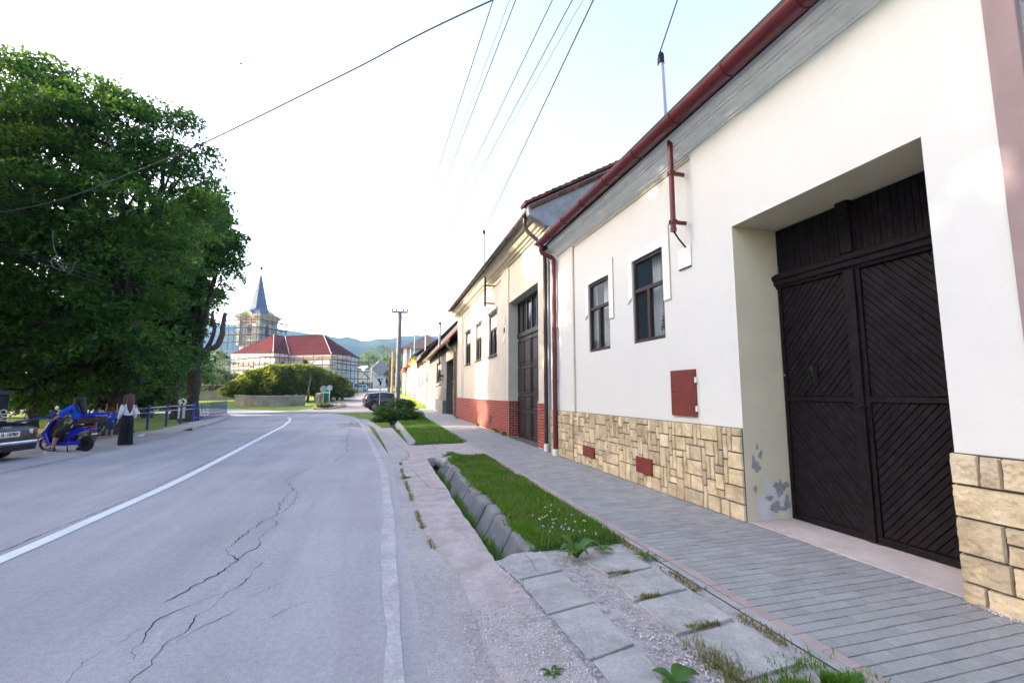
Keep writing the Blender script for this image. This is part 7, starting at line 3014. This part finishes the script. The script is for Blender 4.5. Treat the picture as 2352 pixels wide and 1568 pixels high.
# ================================================================ PEOPLE
pmat('skin', (.42, .23, .16), .55, .06, 6, .05, 60)
pmat('hair_black', (.008, .008, .010), .45, .2, 20, .3, 120)
pmat('hair_brown', (.075, .034, .020), .5, .2, 20, .3, 120)
pmat('cloth_blue', (.012, .075, .55), .85, .1, 6, .3, 40)
pmat('cloth_black', (.010, .011, .016), .85, .15, 6, .3, 40)
pmat('cloth_dark', (.022, .024, .03), .8, .15, 6, .3, 40)
pmat('cloth_white', (.66, .67, .74), .85, .06, 6, .3, 40)
pmat('shoe_blue', (.03, .05, .14), .6, .1, 6, .1, 40)


def skinned(name, verts, edges, mat, parent, sub=2, root=0, flat=None):
    'continuous limb surface grown from a skeleton: verts = (x, y, z, rx[, ry])'
    me = bpy.data.meshes.new(name)
    me.from_pydata([v[:3] for v in verts], edges, [])
    o = bpy.data.objects.new(name, me)
    COL.objects.link(o)
    o.parent = parent
    md = o.modifiers.new('skin', 'SKIN')
    md.use_smooth_shade = True
    md.branch_smoothing = .4
    me.skin_vertices[0].data.foreach_set('radius', [c for v in verts for c in (v[3], v[4] if len(v) > 4 else v[3])])
    for i, sv in enumerate(me.skin_vertices[0].data): sv.use_root = (i == root)
    s = o.modifiers.new('sub', 'SUBSURF')
    s.levels = s.render_levels = sub
    me.materials.append(mat)
    # freeze the modifiers into one continuous mesh
    dg = bpy.context.evaluated_depsgraph_get()
    me2 = bpy.data.meshes.new_from_object(o.evaluated_get(dg))
    o.modifiers.clear()
    o.data = me2
    me2.name = name
    if not me2.materials: me2.materials.append(mat)
    me2.shade_smooth()
    return o


def chain(V, E, start, pts):
    'append a chain of (x,y,z,r) hanging on vertex start'
    last = start
    for p in pts:
        V.append(tuple(p))
        E.append((last, len(V) - 1))
        last = len(V) - 1
    return last


def hand(V, E, wrist, d, side, scale=1.0, curl=.5):
    'palm and five bent fingers continuing from the wrist along d; side points to the thumb'
    w = Vector(V[wrist][:3])
    d = Vector(d).normalized()
    side = Vector(side)
    side = (side - d * side.dot(d)).normalized()
    nrm_ = d.cross(side).normalized()
    p = w + d * .045 * scale
    V.append((*p, .026 * scale, .02 * scale))
    E.append((wrist, len(V) - 1))
    palm = len(V) - 1
    q = w + d * .085 * scale
    V.append((*q, .028 * scale, .017 * scale))
    E.append((palm, len(V) - 1))
    kn = len(V) - 1
    for i, (o, ln) in enumerate(((.03, .065), (.01, .075), (-.01, .07), (-.03, .052))):
        a = q + side * o * scale + d * .012 * scale
        b = a + (d - nrm_ * curl * .5).normalized() * ln * .5 * scale
        c = b + (d - nrm_ * curl * 1.6).normalized() * ln * .5 * scale
        chain(V, E, kn, [(*a, .009 * scale), (*b, .0085 * scale), (*c, .007 * scale)])
    a = p + side * .035 * scale
    b = a + (side * .6 + d).normalized() * .04 * scale
    c = b + (d - nrm_ * curl * .4).normalized() * .03 * scale
    chain(V, E, palm, [(*a, .011 * scale), (*b, .0095 * scale), (*c, .008 * scale)])


def head(parent, c, r, face, hairm, hair, tilt=0):
    'face features on the head: nose, eyes, mouth, ears (hair is built by the caller)'
    f = Vector(face).normalized()
    s = Vector((0, 0, 1)).cross(f).normalized()
    mb = MB(LOCAL)
    c = Vector(c)
    up = Vector((0, 0, 1))
    for sg_ in (-1, 1):
        p = c + f * r * .86 + s * r * .36 * sg_ + up * r * .02
        mb.ball(tuple(p), r * .11, 8, 6)
    mb.build('eyes', M('iron_black'), parent, smooth=True)
    mb = MB(LOCAL)
    p = c + f * r * .92 - up * r * .5
    mb.tube([p - s * r * .26, p + f * r * .05, p + s * r * .26], r * .06, 6)
    mb.build('lips', M('petal_red'), parent, smooth=True)


def person_frame(loc, rz, label):
    return thing('person', loc, label, 'person', None, rz)


def head_verts(c, r, f):
    'skeleton points that make a skull with jaw and nose'
    c = Vector(c)
    f = Vector(f).normalized()
    return c, f


# ---- standing young woman (x forward = where the body faces)
gl = ground(287, 1023)
PW = person_frame((gl.x, gl.y, 0), math.radians(180) - PH - .55, 'young woman with long brown hair, white top and wide black trousers standing by the road')
S = .0019
V, E = [], []
V.append((0, 0, .86, .125, .10))           # pelvis
chain(V, E, 0, [(0, 0, 1.0, .105, .085), (.0, 0, 1.14, .125, .09), (0, 0, 1.25, .12, .085), (0, 0, 1.31, .055, .05), (.012, 0, 1.37, .05), (.02, 0, 1.43, .085, .085), (.015, 0, 1.50, .09, .08), (.01, 0, 1.545, .055)])
ch_ = 3
l = chain(V, E, ch_, [(0, .145, 1.245, .05), (-.03, .19, 1.02, .038), (.06, .20, .84, .028), (.075, .20, .80, .024)])
hand(V, E, l, (.35, 0, -1), (1, 0, 0), .95, .5)
r_ = chain(V, E, ch_, [(0, -.145, 1.245, .05), (-.02, -.19, 1.02, .038), (.05, -.19, .84, .028), (.06, -.19, .80, .024)])
hand(V, E, r_, (.3, 0, -1), (1, 0, 0), .95, .5)
for sg_, dx in ((1, .05), (-1, -.04)):
    chain(V, E, 0, [(0, sg_ * .085, .80, .085), (.01 + dx * .4, sg_ * .09, .45, .055), (dx - .01, sg_ * .09, .10, .038), (dx + .0, sg_ * .09, .05, .04), (dx + .10, sg_ * .095, .03, .032), (dx + .17, sg_ * .095, .025, .024)])
# nose and ears
chain(V, E, 6, [(.105, 0, 1.445, .016), (.118, 0, 1.435, .010)])
chain(V, E, 6, [(.01, .085, 1.45, .012)])
chain(V, E, 6, [(.01, -.085, 1.45, .012)])
body = skinned('body', V, E, M('skin'), PW)
head(PW, (.02, 0, 1.455), .095, (1, -.2, 0), None, None)
V, E = [(0, 0, .86, .15, .135)], []
chain(V, E, 0, [(0, 0, .97, .155, .13), (0, 0, 1.10, .155, .125), (0, 0, 1.22, .16, .125), (0, 0, 1.28, .12, .10), (0, 0, 1.33, .07, .07)])
for sg_ in (1, -1):
    chain(V, E, 3, [(0, sg_ * .145, 1.24, .068), (-.03, sg_ * .185, 1.02, .056), (.055, sg_ * .20, .86, .046), (.07, sg_ * .20, .81, .042)])
skinned('top', V, E, M('cloth_white'), PW)
V, E = [(0, 0, 1.0, .15, .13)], []
chain(V, E, 0, [(0, 0, .90, .155, .14), (0, 0, .82, .16, .14)])
for sg_, dx in ((1, .05), (-1, -.04)):
    chain(V, E, 2, [(0, sg_ * .08, .70, .115), (.02, sg_ * .085, .42, .098), (dx * .7, sg_ * .09, .12, .10), (dx * .8, sg_ * .09, .05, .105), (dx * .8, sg_ * .09, .02, .10)])
skinned('trousers', V, E, M('cloth_black'), PW)
mb = MB(LOCAL)
for sg_, dx in ((1, .05), (-1, -.04)):
    mb.ball((dx + .10, sg_ * .097, .035), (.14, .05, .038), 12, 8)
mb.build('shoes', M('cloth_white'), PW, smooth=True)
mb = MB(LOCAL)
mb.ball((-.012, 0, 1.475), (.118, .108, .112), 16, 12)
mb.tube(spline([(-.05, 0, 1.50), (-.075, 0, 1.40), (-.10, 0, 1.25), (-.135, 0, 1.10), (-.14, 0, .98)], 5), [.09 + .04 * math.sin(PI * i / 20) - .004 * i for i in range(21)], 12)
for y, lng in ((.10, .96), (-.10, .98), (.085, 1.02)):
    mb.tube(spline([(-.03, y * .7, 1.54), (-.01, y * 1.05, 1.42), (-.03, y * 1.3, 1.25), (-.0, y * 1.5, lng + .1), (.01, y * 1.45, lng)], 4), [.05 - .002 * i for i in range(17)], 8)
mb.build('hair', M('hair_brown'), PW, smooth=True, fix=False)

# ---- scooter rider, astride with both feet on the ground
RD = person_frame((s0.x, s0.y, 0), PI - PH, 'person with black hair, blue t-shirt and dark three-quarter trousers sitting astride the blue scooter')


def rp(x, y, yy, *r):
    a, b = sp(x, y)
    return (a, yy, b, *r)


V, E = [rp(1195, 800, 0, .14, .12)], []
chain(V, E, 0, [rp(1190, 700, 0, .125, .10), rp(1180, 600, 0, .13, .105), rp(1168, 530, 0, .125, .095), rp(1165, 492, 0, .055), rp(1165, 465, 0, .05), rp(1172, 425, 0, .09, .085), rp(1178, 395, 0, .09), rp(1182, 372, 0, .05)])
for sg_ in (1, -1):
    e = chain(V, E, 3, [rp(1140, 525, sg_ * .15, .052), rp(1065, 640, sg_ * .24, .04), rp(960, 710, sg_ * .26, .032), rp(918, 742, sg_ * .255, .026)])
    hand(V, E, e, (1, 0, -.25), (0, -sg_, .3), 1.0, 1.4)
chain(V, E, 0, [rp(1140, 850, .11, .10), rp(985, 960, .17, .065), rp(950, 1060, .18, .055), rp(935, 1190, .19, .036), rp(930, 1225, .195, .038), rp(880, 1245, .20, .036), rp(840, 1252, .205, .026)])
chain(V, E, 0, [rp(1150, 850, -.11, .10), rp(1060, 970, -.20, .065), rp(1110, 1080, -.21, .055), rp(1170, 1190, -.22, .036), rp(1175, 1225, -.22, .038), rp(1140, 1245, -.225, .034), rp(1100, 1250, -.225, .026)])
chain(V, E, 6, [rp(1120, 430, 0, .015), rp(1112, 436, 0, .01)])
chain(V, E, 6, [rp(1178, 428, .09, .012)])
chain(V, E, 6, [rp(1178, 428, -.09, .012)])
skinned('body', V, E, M('skin'), RD)
head(RD, (sp(1172, 418)[0], 0, sp(0, 418)[1]), .095, (1, .15, 0), None, None)
V, E = [rp(1192, 760, 0, .16, .15)], []
chain(V, E, 0, [rp(1190, 700, 0, .175, .15), rp(1184, 630, 0, .175, .145), rp(1176, 555, 0, .175, .135), rp(1168, 505, 0, .12, .10), rp(1166, 480, 0, .07, .07)])
for sg_ in (1, -1):
    chain(V, E, 3, [rp(1140, 530, sg_ * .165, .10), rp(1090, 600, sg_ * .22, .092), rp(1050, 655, sg_ * .24, .085), rp(1040, 668, sg_ * .245, .08)])
skinned('t_shirt', V, E, M('cloth_blue'), RD)
V, E = [rp(1190, 715, 0, .15, .14)], []
chain(V, E, 0, [rp(1190, 760, 0, .165, .15), rp(1190, 815, 0, .17, .15)])
chain(V, E, 2, [rp(1120, 860, .11, .135), rp(1000, 945, .165, .105), rp(965, 1000, .175, .095), rp(955, 1030, .178, .09)])
chain(V, E, 2, [rp(1130, 860, -.11, .135), rp(1062, 965, -.195, .105), rp(1090, 1040, -.205, .095)])
skinned('trousers', V, E, M('cloth_dark'), RD)
for (x0, x1, yy, nm) in ((960, 825, .2, 'shoe_blue'), (1210, 1095, -.222, 'cloth_black')):
    mb = MB(LOCAL)
    a, b = sp(x0, 1240), sp(x1, 1250)
    mb.ball(((a[0] + b[0]) / 2, yy, .045), (abs(b[0] - a[0]) / 2 + .03, .055, .05), 12, 8)
    mb.ball((a[0], yy, .07), (.05, .048, .06), 10, 8)
    sh = mb.build('shoe', M(nm), RD, smooth=True)
    if yy > 0:
        mb = MB(LOCAL)
        mb.ball(((a[0] + b[0]) / 2, yy, .012), (abs(b[0] - a[0]) / 2 + .04, .06, .016), 12, 6)
        mb.build('sole', M('plate_white'), sh, smooth=True)
mb = MB(LOCAL)
c = sp(1188, 420)
mb.ball((c[0], 0, c[1] + .01), (.13, .125, .125), 16, 12)
mb.tube(spline([(*sp(1200, 420)[:1], 0, sp(0, 420)[1]), (sp(1228, 0)[0], 0, sp(0, 490)[1]), (sp(1262, 0)[0], 0, sp(0, 570)[1]), (sp(1285, 0)[0], 0, sp(0, 650)[1])], 5), [.105 - .004 * i for i in range(16)], 10)
for y in (.08, -.08):
    mb.tube(spline([(sp(1180, 0)[0], y, sp(0, 400)[1]), (sp(1190, 0)[0], y * 1.5, sp(0, 470)[1]), (sp(1225, 0)[0], y * 1.7, sp(0, 550)[1]), (sp(1262, 0)[0], y * 1.4, sp(0, 620)[1])], 4), [.055 - .003 * i for i in range(13)], 8)
mb.build('hair', M('hair_black'), RD, smooth=True, fix=False)


# ---- children under the trees behind the fence
def child(p, rz, hgt, label, shirt, shorts, hairm, arms='up', sit=0.0, printed=False):
    t = person_frame(p, rz, label)
    k = hgt / 1.2
    q = lambda x, y, z, *r: (x * k, y * k, (z - sit) * k, *[a * k for a in r])
    V, E = [q(0, 0, .60, .10, .085)], []
    chain(V, E, 0, [q(0, 0, .72, .09, .075), q(0, 0, .86, .095, .075), q(0, 0, .93, .04), q(0, 0, .97, .04), q(.01, 0, 1.05, .082), q(.005, 0, 1.12, .08), q(0, 0, 1.17, .045)])
    for s in (1, -1):
        if arms == 'up': e = chain(V, E, 2, [q(0, s * .12, .86, .036), q(.06, s * .17, 1.02, .03), q(.09, s * .15, 1.2, .022)])
        else: e = chain(V, E, 2, [q(0, s * .12, .86, .036), q(-.02, s * .16, .68, .03), q(.08, s * .14, .55, .022)])
        hand(V, E, e, (.2, 0, 1 if arms == 'up' else -1), (1, 0, 0), .8 * k, .8)
    for s in (1, -1):
        if sit: chain(V, E, 0, [q(.04, s * .07, .58, .07), q(.26, s * .1, .62, .05), q(.24, s * .1, .36, .036), q(.30, s * .1, .31, .03)])
        else: chain(V, E, 0, [q(0, s * .07, .55, .07), q(.02, s * .07, .30, .048), q(0, s * .07, .06, .034), q(.09, s * .07, .03, .026)])
    skinned('body', V, E, M('skin'), t)
    head(t, q(.01, 0, 1.07), .085 * k, (1, 0, 0), None, None)
    V, E = [q(0, 0, .56, .135, .12)], []
    chain(V, E, 0, [q(0, 0, .74, .135, .12), q(0, 0, .86, .135, .115), q(0, 0, .93, .07)])
    for s in (1, -1): chain(V, E, 2, [q(0, s * .13, .87, .062), q(.03 if arms == 'up' else -.01, s * .16, .95 if arms == 'up' else .76, .045)])
    sh = skinned('shirt', V, E, M(shirt), t)
    if printed:
        mb = MB(LOCAL)
        for (y, z, r, mm) in ((.02, .72, .035, 'lamp_red'),):
            mb.disc(q(-.115, y, z), (1, 0, 0), r * k, .02, 16)
        mb.build('print_dot', M('lamp_red'), sh)
        mb = MB(LOCAL)
        for a, b in (((.07, .84), (.01, .78)), ((.0, .86), (.03, .76)), ((.05, .78), (-.02, .84))):
            mb.tube([q(-.112, *a), q(-.112, *b)], .008 * k, 5)
        mb.build('print_lines', M('plate_white'), sh)
    V, E = [q(0, 0, .66, .12, .105)], []
    chain(V, E, 0, [q(0, 0, .58, .125, .11)])
    for s in (1, -1):
        if sit: chain(V, E, 1, [q(.04, s * .07, .58, .095), q(.22, s * .095, .61, .08)])
        else: chain(V, E, 1, [q(0, s * .07, .50, .095), q(.015, s * .075, .31, .085)])
    skinned('shorts', V, E, M(shorts), t)
    mb = MB(LOCAL)
    mb.ball(q(-.02, 0, 1.085), (.098 * k, .095 * k, .10 * k), 14, 10)
    mb.build('hair', M(hairm), t, smooth=True)
    return t


def stand(u, d):
    c = deep(u, 950, d)
    return Vector((c.x, c.y, 0))


child(stand(255, 16.35), PI / 2 + .35, 1.12, 'child in blue printed shirt with arms raised to the fence rail', 'cloth_blue', 'shoe_blue', 'hair_brown', 'up', 0, True)
child(stand(243, 16.3), PI + .3, 1.1, 'child in dark clothes crouching at the foot of the thick trunk', 'cloth_dark', 'cloth_black', 'hair_brown', 'down', .28)
child(stand(227, 17.2), PI / 2, 1.25, 'child in a white shirt and dark trousers standing behind the scooter box', 'cloth_white', 'cloth_black', 'hair_black', 'down')
# ================================================================ AIR
m = bpy.data.materials.new('air')
m.use_nodes = True
N, L = m.node_tree.nodes, m.node_tree.links
N.remove(N['Principled BSDF'])
pv_ = N.new('ShaderNodeVolumePrincipled')
pv_.inputs['Color'].default_value = (.36, .62, 1.0, 1)
pv_.inputs['Density'].default_value = .00028
pv_.inputs['Anisotropy'].default_value = .25
L.new(pv_.outputs[0], N['Material Output'].inputs['Volume'])
mb = MB()
mb.box(-2050, 2050, -330, 1320, -26, 150)
hz = mb.build('haze', m)
hz['kind'] = 'stuff'
